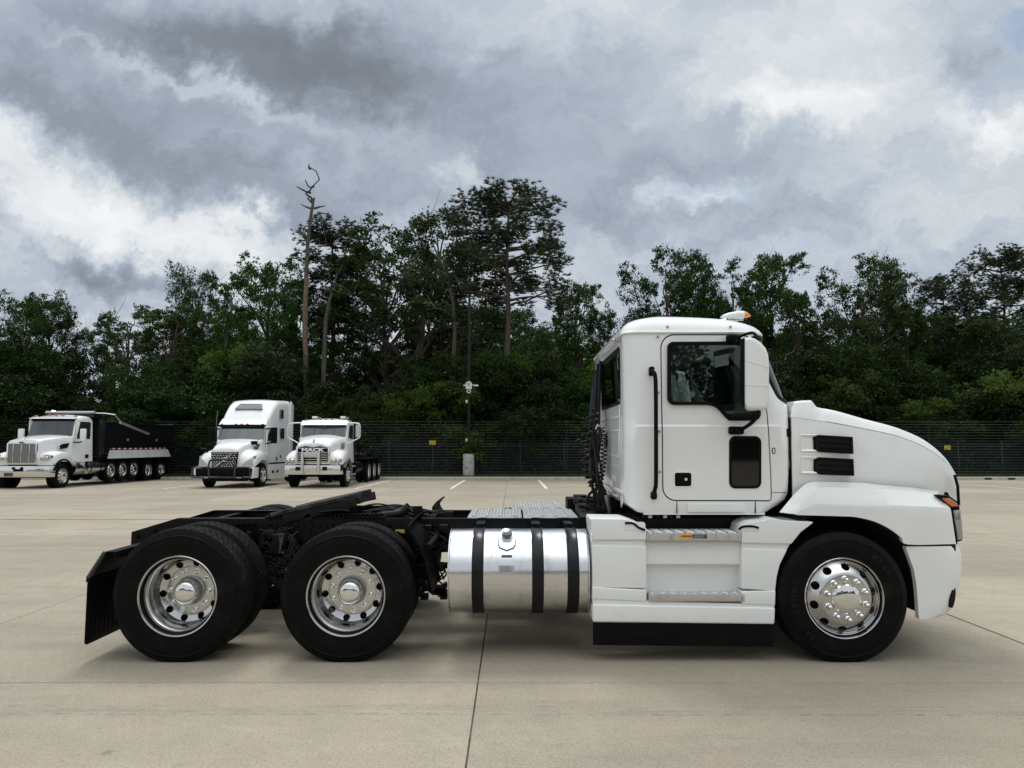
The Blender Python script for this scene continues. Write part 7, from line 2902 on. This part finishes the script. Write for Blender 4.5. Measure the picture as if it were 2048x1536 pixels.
    for s in (1, -1):
        d = yprism(rrect(1.92, 3.02, 1.06, 2.90, 0.10), s * 1.00, s * 1.038).build('door', white, r, bevel=0.006)
        w_ = yprism([(1.97, 2.06), (2.94, 2.06), (2.94, 2.76), (2.88, 2.82), (2.16, 2.82), (1.97, 2.20)], s * 0.96, s * 1.042).build('door_window', dark_glass, d, bevel=0.01)
        MB().box(s * 1.038, s * 1.055, 2.62, 2.86, 1.22, 1.38).build('door_latch', black_pl, d, bevel=0.01)
        MB().box(s * 0.94, s * 1.14, 2.0, 3.0, 0.56, 0.62).build('step', alu, r, bevel=0.01)
        MB().cyl((s * 0.92, 1.72, 0.80), (s * 0.92, 2.3, 0.80), 0.30, 28).build('fuel_tank', alu, r, bevel=0.02)
        MB().cyl((s * 0.92, 2.6, 0.80), (s * 0.92, 3.9, 0.80), 0.30, 28).build('fuel_tank', alu, r, bevel=0.02)
        MB().box(s * 0.85, s * 1.23, 2.31, 2.59, 0.55, 1.08).build('step_box', alu, r, bevel=0.02)
        for y in (2.85, 3.6):
            MB().lathe([(0.303, -0.03), (0.312, -0.025), (0.312, 0.025), (0.303, 0.03)], (s * 0.92, y, 0.80), 28, 'y').build('tank_strap', black_pl, r)
    for x in (-0.86, -0.28, 0.0, 0.28, 0.86):
        MB().lathe([(0.0, 0.07), (0.05, 0.06), (0.085, 0.02), (0.09, 0.0)], (x, 2.10, 3.02 if abs(x) > 0.5 else 3.06), 16, 'z').build('marker_lamp', amber_r, r)
    MB().tube([tuple(p) for p in spline([(-1.05, 3.45, 1.2), (-1.05, 3.45, 2.9), (-1.03, 3.43, 3.15), (-0.93, 3.36, 3.32)], 6)], 0.085, 16).build('exhaust_stack', chrome_w, r)
    # frame
    for s in (1, -1):
        MB().box(s * 0.38, s * 0.46, 0.6, 10.2, 0.78, 1.05).build('frame_rail', black_fr, r)
    MB().box(-0.75, 0.75, 3.3, 4.0, 0.5, 1.25).build('gear_housing', cast, r, bevel=0.03)
    # dump bed
    y0, y1 = 3.60, 10.45
    b = MB()
    prof = [(-1.23, 1.42), (-1.05, 1.28), (1.05, 1.28), (1.23, 1.42), (1.23, 2.84), (1.17, 2.84), (1.17, 1.45), (-1.17, 1.45), (-1.17, 2.84), (-1.23, 2.84)]
    b.prism(prof, y0, y1 - 0.25)
    bed = b.build('dump_bed', satin_bk, r, bevel=0.01)
    MB().box(-1.2, 1.2, y0 - 0.03, y0 + 0.03, 1.3, 3.02).build('bed_front_wall', satin_bk, bed, bevel=0.01)
    yprism([(y1 - 0.248, 1.25), (y1 - 0.05, 1.3), (y1 + 0.08, 1.8), (y1 + 0.08, 2.6), (y1 - 0.10, 2.95), (y1 - 0.248, 2.95)], -1.25, 1.25).build('tailgate', satin_bk, bed, bevel=0.02)
    for s in (1, -1):
        MB().box(s * 1.22, s * 1.28, y0, y1 - 0.25, 2.78, 2.86).build('top_rail', satin_bk, bed, bevel=0.015)
        MB().box(s * 1.235, s * 1.29, y0 + 0.0, y0 + 0.12, 1.4, 2.77).build('bed_post', satin_bk, bed, bevel=0.01)
        MB().box(s * 1.235, s * 1.29, y1 - 0.45, y1 - 0.26, 1.4, 2.77).build('bed_post', satin_bk, bed, bevel=0.01)
        # pale sloping side board
        q = MB()
        ya, yb_ = y0 + 0.25, y1 - 0.55
        pts = [(s * 1.235, ya + 0.35, 1.56), (s * 1.235, yb_ - 0.15, 1.56), (s * 1.36, yb_, 1.18), (s * 1.36, ya, 1.18)]
        q.add(pts + [(x - s * 0.03, y, z - 0.01) for x, y, z in pts], [(0, 1, 2, 3), (7, 6, 5, 4), (0, 4, 5, 1), (1, 5, 6, 2), (2, 6, 7, 3), (3, 7, 4, 0)])
        q.build('side_board', board_m, r)
        for k in range(11):
            yk = ya + 0.3 + (yb_ - ya - 0.7) * k / 11
            MB().box(s * 1.236, s * 1.243, yk, yk + (yb_ - ya) / 24, 1.60, 1.65).build('reflective_strip', stripe_red, bed)
            MB().box(s * 1.236, s * 1.243, yk + (yb_ - ya) / 24 + 0.01, yk + (yb_ - ya) / 14, 1.60, 1.65).build('reflective_strip', white_pl, bed)
        for y in (5.7, 8.5):
            MB().prism([(0.13 * math.cos(k * PI / 2) if k % 2 == 0 else 0, 0.1 * math.sin(k * PI / 2)) for k in range(4)], 0, 0.001) 
            d = yprism([(y - 0.13, 2.05), (y, 1.98), (y + 0.13, 2.05), (y, 2.12)], s * 1.231, s * 1.236).build('emblem', plac_m, bed)
        arch_ = MB()
    # tarp roll and arm
    MB().box(-1.1, 1.1, y0 - 0.55, y0 + 0.25, 3.04, 3.22).build('tarp_housing', satin_bk, bed, bevel=0.03)
    MB().cyl((-1.1, y0 - 0.5, 3.26), (1.1, y0 - 0.5, 3.26), 0.06, 14).build('tarp_roll', plac_m, bed)
    MB().tube([(1.32, y0 + 3.9, 2.35), (1.32, y0 + 1.2, 2.86)], 0.055, 10).build('tarp_arm', alu_dull, bed)
    MB().tube([(1.32, y0 + 1.3, 2.86), (1.30, y0 + 0.75, 3.20), (0.9, y0 + 0.6, 3.26), (-1.1, y0 + 0.5, 3.26)], 0.035, 8).build('tarp_bow', alu_dull, bed)
    for y in (9.9, 10.1):
        pass
    for s in (1, -1):
        MB().box(s * 0.65, s * 1.24, 9.85, 9.87, 0.35, 1.1).build('mud_flap', rubber, r)


board_m = mat('pale_side_board', (0.55, 0.56, 0.57), 0.45, metal=0.2, var=0.1, vscale=2)
chrome_b = mat('bright_chrome', (0.75, 0.75, 0.74), 0.14, metal=1.0, rvar=0.05, vscale=5)
chrome_w = mat('stack_chrome', (0.85, 0.85, 0.85), 0.2, metal=0.8)
mesh_m = mat('grille_mesh', (0.22, 0.22, 0.22), 0.35, metal=0.9, var=0.3, vscale=60)
amber_r = mat('amber_marker', (0.38, 0.13, 0.06), 0.3)
dump_truck()


# ---------------------------------------------------------------- sleeper truck
def sleeper_truck():
    X0, Y0 = -11.85, 29.35
    r = empty('sleeper_truck', (X0, Y0, gz(32)), 'white high roof sleeper truck with black bull bar parked mid left', 'truck')
    frt = 1.25
    wheels(r, [(frt, 'front', 0), (6.3, 'rear', 0), (7.6, 'rear', 0)], 1.21)
    pearl = white
    # hood
    rings = []
    for (y, hb, ht, z0_, z1, rr, cr) in ((0.12, 0.52, 0.50, 0.80, 1.56, 0.10, 0.03), (0.18, 0.58, 0.56, 0.80, 1.66, 0.14, 0.05), (0.5, 0.66, 0.62, 0.80, 1.80, 0.16, 0.05), (1.0, 0.80, 0.74, 0.80, 1.92, 0.18, 0.05), (1.65, 0.96, 0.90, 0.80, 2.03, 0.16, 0.04)):
        rings.append(sec(y, hb, ht, z0_, z1, rr, crown=cr))
    MB().loft(rings).build('hood', pearl, r, sharp=45)
    # grille with diamond mesh, diagonal bar and ring emblem
    g = MB()
    g.prism([(-0.50, 0.86), (0.50, 0.86), (0.56, 1.50), (-0.56, 1.50)], 0.05, 0.14)
    gr = g.build('grille', black_pl, r, bevel=0.015)
    for row in range(7):
        z = 0.92 + row * 0.088
        n = 9
        pts = []
        for i in range(n * 2 + 1):
            x = (-0.47 - 0.006 * row) + (0.94 + 0.012 * row) * i / (n * 2)
            pts.append((x, 0.04, z + (0.022 if (i + row) % 2 else -0.022)))
        MB().tube(pts, 0.007, 5).build('grille_wire', chrome_b, gr)
    MB().bar((-0.34, 0.022, 0.90), (0.40, 0.022, 1.50), 0.02, 0.035).build('diagonal_bar', chrome, gr)
    ring = [(0.075 * math.cos(2 * PI * k / 24) + 0.03, 0.008, 1.20 + 0.075 * math.sin(2 * PI * k / 24)) for k in range(25)]
    MB().tube(ring, 0.016, 8).tube([(0.075, 0.008, 1.265), (0.135, 0.008, 1.325)], 0.012, 6).build('ring_emblem', chrome, gr)
    # corners and fenders in one flowing skin
    for s in (1, -1):
        rings = []
        for (y, zt, xo, xi, zb) in ((0.14, 1.02, 0.98, 0.48, 0.86), (0.18, 1.16, 1.08, 0.52, 0.86), (0.32, 1.32, 1.15, 0.56, 0.86), (0.6, 1.46, 1.19, 0.62, 0.98), (1.0, 1.54, 1.22, 0.72, 1.14), (1.35, 1.54, 1.23, 0.80, 1.14), (1.7, 1.44, 1.23, 0.86, 1.06), (1.9, 1.30, 1.22, 0.9, 0.9)):
            rings.append([(s * xi, y, zb), (s * xo, y, zb), (s * (xo + 0.005), y, zt - 0.20), (s * (xo - 0.04), y, zt - 0.09), (s * (xo - 0.12), y, zt - 0.02), (s * (xo - 0.26), y, zt + 0.03), (s * xi, y, zt + 0.12)])
        MB().loft(rings).build('fender', pearl, r, bevel=0.006, sharp=55)
        h = MB()
        vs = [(s * 0.66, 0.10, 0.90), (s * 1.08, 0.12, 0.90), (s * 1.15, 0.34, 0.92), (s * 1.17, 0.48, 1.36), (s * 1.10, 0.30, 1.32), (s * 0.86, 0.12, 1.12)]
        vs2 = [(x * 0.97, y + 0.12, z) for x, y, z in vs]
        h.add(vs + vs2, [(0, 1, 5), (1, 2, 4), (2, 3, 4), (1, 4, 5), (6, 11, 7), (7, 10, 8), (8, 10, 9), (7, 11, 10), (0, 6, 7, 1), (1, 7, 8, 2), (2, 8, 9, 3), (3, 9, 10, 4), (4, 10, 11, 5), (5, 11, 6, 0)])
        hh = h.build('headlight', lens_m, r, bevel=0.006)
        MB().tube([(s * 0.68, 0.085, 0.92), (s * 1.08, 0.105, 0.92), (s * 1.155, 0.33, 0.94), (s * 1.175, 0.47, 1.34)], 0.012, 6).build('running_light', white_pl, hh)
        b = MB()
        b.prism([(0.06, 0.42), (0.10, 0.86), (0.75, 0.86), (0.70, 0.42)], s * 0.95, s * 1.20, 'x')
        b.build('bumper_corner', pearl, r, bevel=0.03)
        # hood side vent
        yprism([(0.75, 1.44), (1.45, 1.84), (1.55, 1.80), (1.25, 1.60)], s * 0.76, s * 0.93).build('hood_vent', black_pl, r, bevel=0.01)
    # bumper and bull bar
    MB().prism([(-1.13, 0.45), (1.13, 0.45), (1.16, 0.84), (-1.16, 0.84)], 0.0, 0.25).build('bumper', black_pl, r, bevel=0.03)
    MB().box(-0.9, 0.9, 0.1, 0.4, 0.30, 0.44).build('air_dam', black_pl, r, bevel=0.02)
    bb = MB()
    hoop = spline([(-0.52, -0.16, 0.50), (-0.54, -0.17, 0.9), (-0.50, -0.17, 1.13), (-0.36, -0.17, 1.19), (0.0, -0.18, 1.20), (0.36, -0.17, 1.19), (0.50, -0.17, 1.13), (0.54, -0.17, 0.9), (0.52, -0.16, 0.50)], 5)
    bb.tube([tuple(p) for p in hoop], 0.038, 10)
    bar_ = MB()
    bar_.tube([(-1.28, 0.0, 0.47), (-1.15, -0.12, 0.47), (-0.7, -0.16, 0.47), (0.7, -0.16, 0.47), (1.15, -0.12, 0.47)], 0.04, 10)
    bar_.tube([(-1.28, 0.0, 0.47), (-1.28, 0.02, 0.86), (-1.1, -0.08, 0.90)], 0.04, 10)
    bar_.tube([(-0.54, -0.17, 0.88), (-1.1, -0.08, 0.90)], 0.03, 8)
    bar_.tube([(0.54, -0.17, 0.88), (1.1, -0.08, 0.88), (1.15, -0.1, 0.47)], 0.03, 8)
    br = bar_.build('bull_bar', gloss_black, r)
    bb.build('hoop', gloss_black, br)
    for x in (-0.62, 0.72):
        MB().box(x - 0.09, x + 0.09, -0.205, -0.165, 0.435, 0.475).build('bar_light', lens_m, br, bevel=0.008)
    MB().box(-1.20, -1.13, -0.03, -0.01, 0.58, 0.84).build('reflector', white_pl, br)
    # cab and sleeper
    rings = [sec(1.62, 1.00, 0.98, 0.95, 1.98, 0.06), sec(1.72, 1.04, 0.99, 0.95, 2.10, 0.08), sec(2.02, 1.06, 0.98, 0.95, 2.62, 0.10), sec(2.10, 1.08, 1.00, 0.95, 2.74, 0.14, crown=0.03),
             sec(2.30, 1.12, 1.04, 0.95, 3.02, 0.20, crown=0.05), sec(2.60, 1.16, 1.06, 0.95, 3.34, 0.24, crown=0.05), sec(2.95, 1.19, 1.08, 0.95, 3.62, 0.26, crown=0.05), sec(3.30, 1.20, 1.10, 0.95, 3.80, 0.26, crown=0.04),
             sec(3.8, 1.21, 1.12, 0.95, 3.86, 0.26, crown=0.04), sec(4.7, 1.21, 1.13, 0.95, 3.90, 0.22, crown=0.03), sec(4.82, 1.21, 1.13, 0.95, 3.90, 0.16, crown=0.02)]
    cab = MB().loft(rings).build('cab', pearl, r, sharp=50)
    pane_front(r, 'windscreen', [(-1.02, 1.68, 2.02), (1.02, 1.68, 2.02), (0.94, 1.99, 2.60), (-0.94, 1.99, 2.60)], dark_glass, 0.05, 0.12, parent=cab)
    pane_front(r, 'sun_visor', [(-0.98, 1.88, 2.58), (0.98, 1.88, 2.58), (0.98, 1.98, 2.68), (-0.98, 1.98, 2.68)], black_pl, 0.05, 0.12, parent=cab)
    pane_front(r, 'roof_brow', [(-1.04, 1.90, 2.68), (1.04, 1.90, 2.68), (1.0, 2.2, 2.95), (-1.0, 2.2, 2.95)], pearl, 0.12, 0.10, parent=cab)
    pane_front(r, 'skylight', [(-0.62, 2.52, 3.40), (0.62, 2.52, 3.40), (0.48, 2.84, 3.66), (-0.48, 2.84, 3.66)], sky_win, 0.10, 0.0, parent=cab)
    for k, x in enumerate((-0.9, -0.25, 0.0, 0.25, 0.9)):
        MB().box(x - 0.05, x + 0.05, 1.79 if abs(x) < 0.5 else 1.86, 1.90, 2.69, 2.72).build('marker_lamp', amber_r, cab)
    for s in (1, -1):
        d = yprism(rrect(1.92, 3.05, 1.02, 2.60, 0.06), s * 1.04, s * 1.10).build('door', pearl, r, bevel=0.006)
        yprism([(1.98, 1.96), (2.95, 1.96), (2.95, 2.50), (2.30, 2.56), (2.00, 2.20)], s * 1.0, s * 1.105).build('door_window', dark_glass, d, bevel=0.01)
        yprism(rrect(3.42, 3.92, 2.08, 2.56, 0.06), s * 1.05, s * 1.215).build('sleeper_window', dark_glass, cab, bevel=0.01)
        yprism([(3.38, 3.02), (3.80, 3.02), (3.78, 3.40), (3.46, 3.42)], s * 1.0, s * 1.20).build('upper_window', dark_glass, cab, bevel=0.01)
        yprism([(1.95, 0.30), (5.2, 0.30), (5.2, 0.94), (1.9, 0.94), (1.86, 0.6)], s * 1.02, s * 1.22).build('side_skirt', pearl, r, bevel=0.02)
        MB().box(s * 1.0, s * 1.214, 1.95, 4.9, 0.945, 1.01).build('body_gap', maskb, r)
        for k, y in enumerate((2.3, 2.9)):
            MB().box(s * 1.218, s * 1.224, y, y + 0.28, 0.55, 0.66).build('step', black_pl, r, bevel=0.003)
        MB().box(s * 1.20, s * 1.218, 2.9, 3.0, 1.10, 1.26).build('side_latch', black_pl, cab)
        MB().box(s * 1.205, s * 1.22, 3.4, 3.5, 1.20, 1.32).build('side_latch', black_pl, cab)
        m_ = MB().box(s * 1.26, s * 1.52, 1.86, 2.02, 1.86, 2.56).build('mirror', black_pl, r, bevel=0.05)
        MB().tube([(s * 1.02, 1.9, 2.5), (s * 1.38, 1.93, 2.50)], 0.03, 8).tube([(s * 1.02, 1.95, 1.85), (s * 1.38, 1.94, 1.90)], 0.035, 8).build('mirror_arm', black_pl, m_)
        yprism([(4.82, 1.0), (5.3, 1.0), (5.3, 3.7), (4.95, 3.86), (4.82, 3.88)], s * 1.14, s * 1.20).build('side_extender', pearl, r, bevel=0.01)
    # hood mirrors
    m_ = MB().box(-1.42, -1.22, 0.50, 0.60, 1.72, 1.86).build('hood_mirror', black_pl, r, bevel=0.02)
    MB().tube([tuple(p) for p in spline([(-1.28, 0.55, 1.72), (-1.2, 0.55, 1.64), (-1.0, 0.56, 1.60), (-0.9, 0.6, 1.42)], 4)], 0.03, 8).build('mirror_arm', black_pl, m_)
    m_ = MB().box(0.70, 0.96, 1.05, 1.15, 1.80, 1.96).build('hood_mirror', black_pl, r, bevel=0.02)
    MB().tube([(0.72, 1.1, 1.80), (0.50, 1.1, 1.76), (0.42, 1.0, 1.68)], 0.03, 8).build('mirror_arm', black_pl, m_)
    MB().tube([(-1.25, 2.1, 2.2), (-1.2, 2.1, 3.3)], 0.008, 5).build('antenna', steel, r)
    for s in (1, -1):
        MB().box(s * 0.38, s * 0.46, 0.8, 8.2, 0.78, 1.05).build('frame_rail', black_fr, r)


sky_win = mat('brown_skylight', (0.10, 0.085, 0.08), 0.12, coat=0.5)
sleeper_truck()


# ---------------------------------------------------------------- roll-off truck
def rolloff_truck():
    X0, Y0 = -8.20, 29.30
    r = empty('rolloff_truck', (X0, Y0, gz(32)), 'white truck with chrome bumper and bare black roll-off frame', 'truck')
    frt = 1.2
    wheels(r, [(frt, 'front', 0), (5.75, 'rear', 0), (7.05, 'rear', 0), (8.35, 'rear', 0)], 1.21, white=rim_white)
    b = MB()
    b.prism([(-1.21, 0.30), (-1.14, 0.06), (-0.9, 0.0), (0.9, 0.0), (1.14, 0.06), (1.21, 0.30), (1.15, 0.30), (1.1, 0.12), (0.88, 0.06), (-0.88, 0.06), (-1.1, 0.12), (-1.15, 0.30)], 0.58, 0.96, 'z')
    bp = b.build('bumper', chrome_b, r, bevel=0.012)
    MB().box(0.85, 1.16, -0.006, -0.001, 0.80, 0.93).build('bumper_sticker', white_pl, bp)
    for x in (-0.58, 0.52):
        MB().box(x - 0.1, x + 0.1, -0.008, -0.001, 0.74, 0.90).build('tow_opening', maskb, bp)
    # guard
    gm = MB()
    for x in (-0.37, 0.29):
        gm.box(x - 0.05, x + 0.05, -0.16, -0.01, 0.60, 1.50)
    gm.box(-0.30, 0.23, -0.15, -0.11, 1.30, 1.50)
    gm.box(-0.30, 0.23, -0.15, -0.11, 0.68, 0.92)
    gm.build('grille_guard', alu_dull, r, bevel=0.012)
    # hood
    rings = []
    for (y, hb, ht, z0_, z1, rr, cr) in ((0.10, 0.68, 0.66, 1.0, 1.74, 0.12, 0.02), (0.15, 0.70, 0.70, 1.0, 1.84, 0.16, 0.04), (0.5, 0.76, 0.76, 1.0, 1.96, 0.2, 0.06), (1.0, 0.86, 0.84, 1.0, 2.08, 0.22, 0.07), (1.62, 1.0, 0.96, 1.0, 2.16, 0.2, 0.08)):
        rings.append(sec(y, hb, ht, z0_, z1, rr, crown=cr))
    MB().loft(rings).build('hood', white, r, sharp=45)
    gs = MB().prism([(-0.72, 1.0), (0.72, 1.0), (0.70, 1.72), (0.35, 1.84), (0.0, 1.80), (-0.35, 1.84), (-0.70, 1.72)], 0.055, 0.12).build('grille_surround', chrome_b, r, bevel=0.02)
    MB().prism([(-0.62, 1.07), (0.62, 1.07), (0.62, 1.68), (0.3, 1.75), (0.0, 1.70), (-0.3, 1.75), (-0.62, 1.68)], 0.045, 0.0545).build('grille_backing', black_pl, gs)
    for k in range(5):
        z = 1.10 + 0.093 * k
        MB().box(-0.60, 0.60, 0.026, 0.044, z - 0.014, z + 0.014).build('grille_bar', chrome_b, gs, bevel=0.004)
    MB().box(-0.60, 0.60, 0.026, 0.044, 1.645, 1.672).build('grille_bar', chrome_b, gs, bevel=0.004)
    me = text_mesh('MACK', 0.20, 0.014, bold=0.008)
    me.transform(Matrix.Translation((0.0, 0.015, 1.578)) @ FACE_NEAR.to_matrix().to_4x4() @ Matrix.Diagonal((1.62, 0.9, 1, 1)))
    link('lettering', me, letter_w, gs)
    # small dog-like ornament stays a plain upright figure
    MB().tube([(0, 0.16, 1.90), (0, 0.18, 1.98), (0, 0.16, 2.04)], [0.03, 0.022, 0.012], 8).build('hood_ornament', gloss_black, r)
    for s in (1, -1):
        rings = []
        for (y, zt, xo, xi, zb) in ((0.12, 1.12, 1.10, 0.70, 0.98), (0.17, 1.26, 1.16, 0.70, 0.98), (0.35, 1.40, 1.20, 0.72, 1.0), (0.7, 1.52, 1.22, 0.76, 1.12), (1.1, 1.56, 1.23, 0.8, 1.16), (1.5, 1.46, 1.22, 0.86, 1.1), (1.75, 1.25, 1.18, 0.9, 1.0)):
            rings.append([(s * xi, y, zb), (s * xo, y, zb), (s * xo, y, zt - 0.18), (s * (xo - 0.04), y, zt - 0.07), (s * (xo - 0.14), y, zt), (s * xi, y, zt + 0.10)])
        MB().loft(rings).build('fender', white, r, bevel=0.01, sharp=55)
        arch(MB(), frt, 0.58, 0.66, s * 0.80, s * 1.25, 0.58, 25, 180).build('fender_flare', grey_pl, r, bevel=0.01)
        hp = [(0.74, 1.04), (1.10, 1.04), (1.18, 1.12), (1.16, 1.22), (0.90, 1.24), (0.76, 1.18)]
        hl = MB().prism([(s * x, z) for x, z in hp], 0.08, 0.28).build('headlight', lens_m, r, bevel=0.02)
        for x in (0.86, 1.02):
            MB().lathe([(0.0, -0.025), (0.055, -0.018), (0.066, 0.0)], (s * x, 0.082, 1.14), 16, 'y').build('lamp_bowl', chrome, hl)
        MB().lathe([(0.0, -0.02), (0.03, -0.015), (0.036, 0.0)], (s * 1.12, 0.09, 1.14), 12, 'y').build('turn_lamp', amber, hl)
        yprism([(1.15, 1.62), (1.45, 1.64), (1.45, 1.90), (1.2, 1.86)], s * 0.85, s * 0.985).build('side_vent', grey_pl, r, bevel=0.01)
    # cab
    rings = [sec(1.60, 1.00, 1.00, 1.0, 2.08, 0.05), sec(1.68, 1.02, 1.0, 1.0, 2.18, 0.08), sec(1.90, 1.03, 0.98, 1.0, 2.66, 0.08), sec(2.0, 1.03, 0.97, 1.0, 2.84, 0.14, crown=0.03),
             sec(2.3, 1.03, 0.96, 1.0, 2.92, 0.18, crown=0.04), sec(2.95, 1.03, 0.96, 1.0, 2.92, 0.18, crown=0.04), sec(3.1, 1.02, 0.95, 1.0, 2.84, 0.14, crown=0.02)]
    cab = MB().loft(rings).build('cab', white, r, sharp=45)
    for (a, b_) in ((-1.0, -0.01), (0.01, 1.0)):
        pane_front(r, 'windscreen', [(a * 0.97, 1.62 + 0.0, 2.16), (b_ * 0.97, 1.62, 2.16), (b_ * 0.93, 1.83, 2.66), (a * 0.93, 1.83, 2.66)], dark_glass, 0.05, 0.02, parent=cab)
    pane_front(r, 'visor', [(-1.0, 1.66, 2.66), (1.0, 1.66, 2.66), (0.98, 1.84, 2.86), (-0.98, 1.84, 2.86)], visor_m, 0.04, 0.08, parent=cab)
    for x in (-0.55, 0.70):
        MB().box(x - 0.12, x + 0.10, 2.2, 2.4, 2.96, 3.06).build('beacon', white_pl, cab, bevel=0.03)
        MB().cyl((x + 0.18, 2.3, 2.96), (x + 0.18, 2.3, 3.02), 0.07, 14).build('beacon_puck', steel, cab)
    for x in (-0.85, -0.25, 0.0, 0.25, 0.88):
        MB().lathe([(0.0, 0.05), (0.035, 0.04), (0.05, 0.0)], (x, 2.02, 2.89), 12, 'z').build('marker_lamp', amber_r, cab)
    for s in (1, -1):
        d = yprism(rrect(1.78, 2.85, 1.05, 2.78, 0.08), s * 1.0, s * 1.04).build('door', white, r, bevel=0.006)
        yprism([(1.88, 2.05), (2.75, 2.05), (2.75, 2.66), (2.05, 2.66), (1.88, 2.3)], s * 0.96, s * 1.045).build('door_window', dark_glass, d, bevel=0.01)
        # tall mirror on a chrome loop
        lp = spline([(s * 1.04, 1.85, 2.76), (s * 1.40, 1.75, 2.74), (s * 1.56, 1.73, 2.66), (s * 1.58, 1.73, 2.2), (s * 1.50, 1.74, 2.08), (s * 1.30, 1.72, 1.98), (s * 1.04, 1.70, 1.84)], 4)
        lo = MB().tube([tuple(p) for p in lp], 0.022, 8).build('mirror_bracket', chrome_w, r)
        MB().box(s * 1.38, s * 1.56, 1.72, 1.80, 2.12, 2.68).build('mirror', grey_pl2, lo, bevel=0.02)
        MB().cyl((s * 1.02, 3.3, 0.7), (s * 1.02, 3.31, 0.7), 0.2, 8)
        MB().tube([(s * 1.09, 1.86, 1.1), (s * 1.10, 1.88, 2.1)], 0.018, 8).build('grab_bar', chrome_w, r)
        for z in (0.5, 0.85):
            MB().box(s * 0.95, s * 1.20, 1.95, 2.75, z - 0.03, z + 0.03).build('step', alu_dull, r, bevel=0.008)
        MB().box(s * 0.55, s * 1.0, 1.9, 3.0, 0.45, 0.98).build('battery_box', black_fr, r, bevel=0.02)
        MB().cyl((s * 0.85, 3.3, 0.75), (s * 0.85, 4.6, 0.75), 0.28, 24).build('tank', black_fr, r)
        MB().box(s * 0.38, s * 0.46, 0.8, 9.1, 0.80, 1.06).build('frame_rail', black_fr, r)
        MB().box(s * 0.42, s * 0.54, 3.5, 9.2, 1.20, 1.40).build('hoist_rail', satin_bk, r, bevel=0.01)
        for y in (4.2, 5.4, 6.6, 7.8, 8.9):
            MB().cyl((s * 0.55, y, 1.30), (s * 0.68, y, 1.30), 0.08, 14).build('roller', cast, r)
        MB().box(s * 0.6, s * 1.22, 5.1, 9.0, 1.10, 1.14).build('fender_plate', black_fr, r, bevel=0.01)
        MB().box(s * 0.62, s * 0.78, 8.6, 8.75, 1.15, 1.75).build('stake', satin_bk, r, bevel=0.01)
    MB().cyl((0.0, 3.6, 1.28), (0.0, 8.0, 1.34), 0.09, 16).build('hoist_cylinder', steel, r)
    MB().box(-0.9, 0.9, 3.35, 3.5, 1.1, 2.0).build('pump_rack', cast, r, bevel=0.02)
    MB().cyl((0.98, 3.25, 1.0), (0.98, 3.25, 2.85), 0.07, 14).build('exhaust_stack', cast, r)
    rs = random.Random(8)
    cl = MB()
    for k in range(40):
        x, y, z = rs.uniform(-0.9, 0.9), rs.uniform(3.6, 9.1), rs.uniform(1.15, 1.55)
        s_ = rs.uniform(0.04, 0.14)
        cl.box(x - s_, x + s_, y - s_, y + s_, z - s_ * 0.6, z + s_ * 0.6)
    cl.build('hoist_fittings', cast, r, bevel=0.01)['kind'] = 'stuff'


letter_w = mat('grille_lettering', (0.85, 0.85, 0.84), 0.3)
visor_m = mat('polished_visor', (0.80, 0.80, 0.80), 0.22, metal=0.6)
grey_pl = mat('grey_plastic', (0.16, 0.16, 0.165), 0.6)
grey_pl2 = mat('light_grey_housing', (0.45, 0.45, 0.45), 0.4)
rolloff_truck()
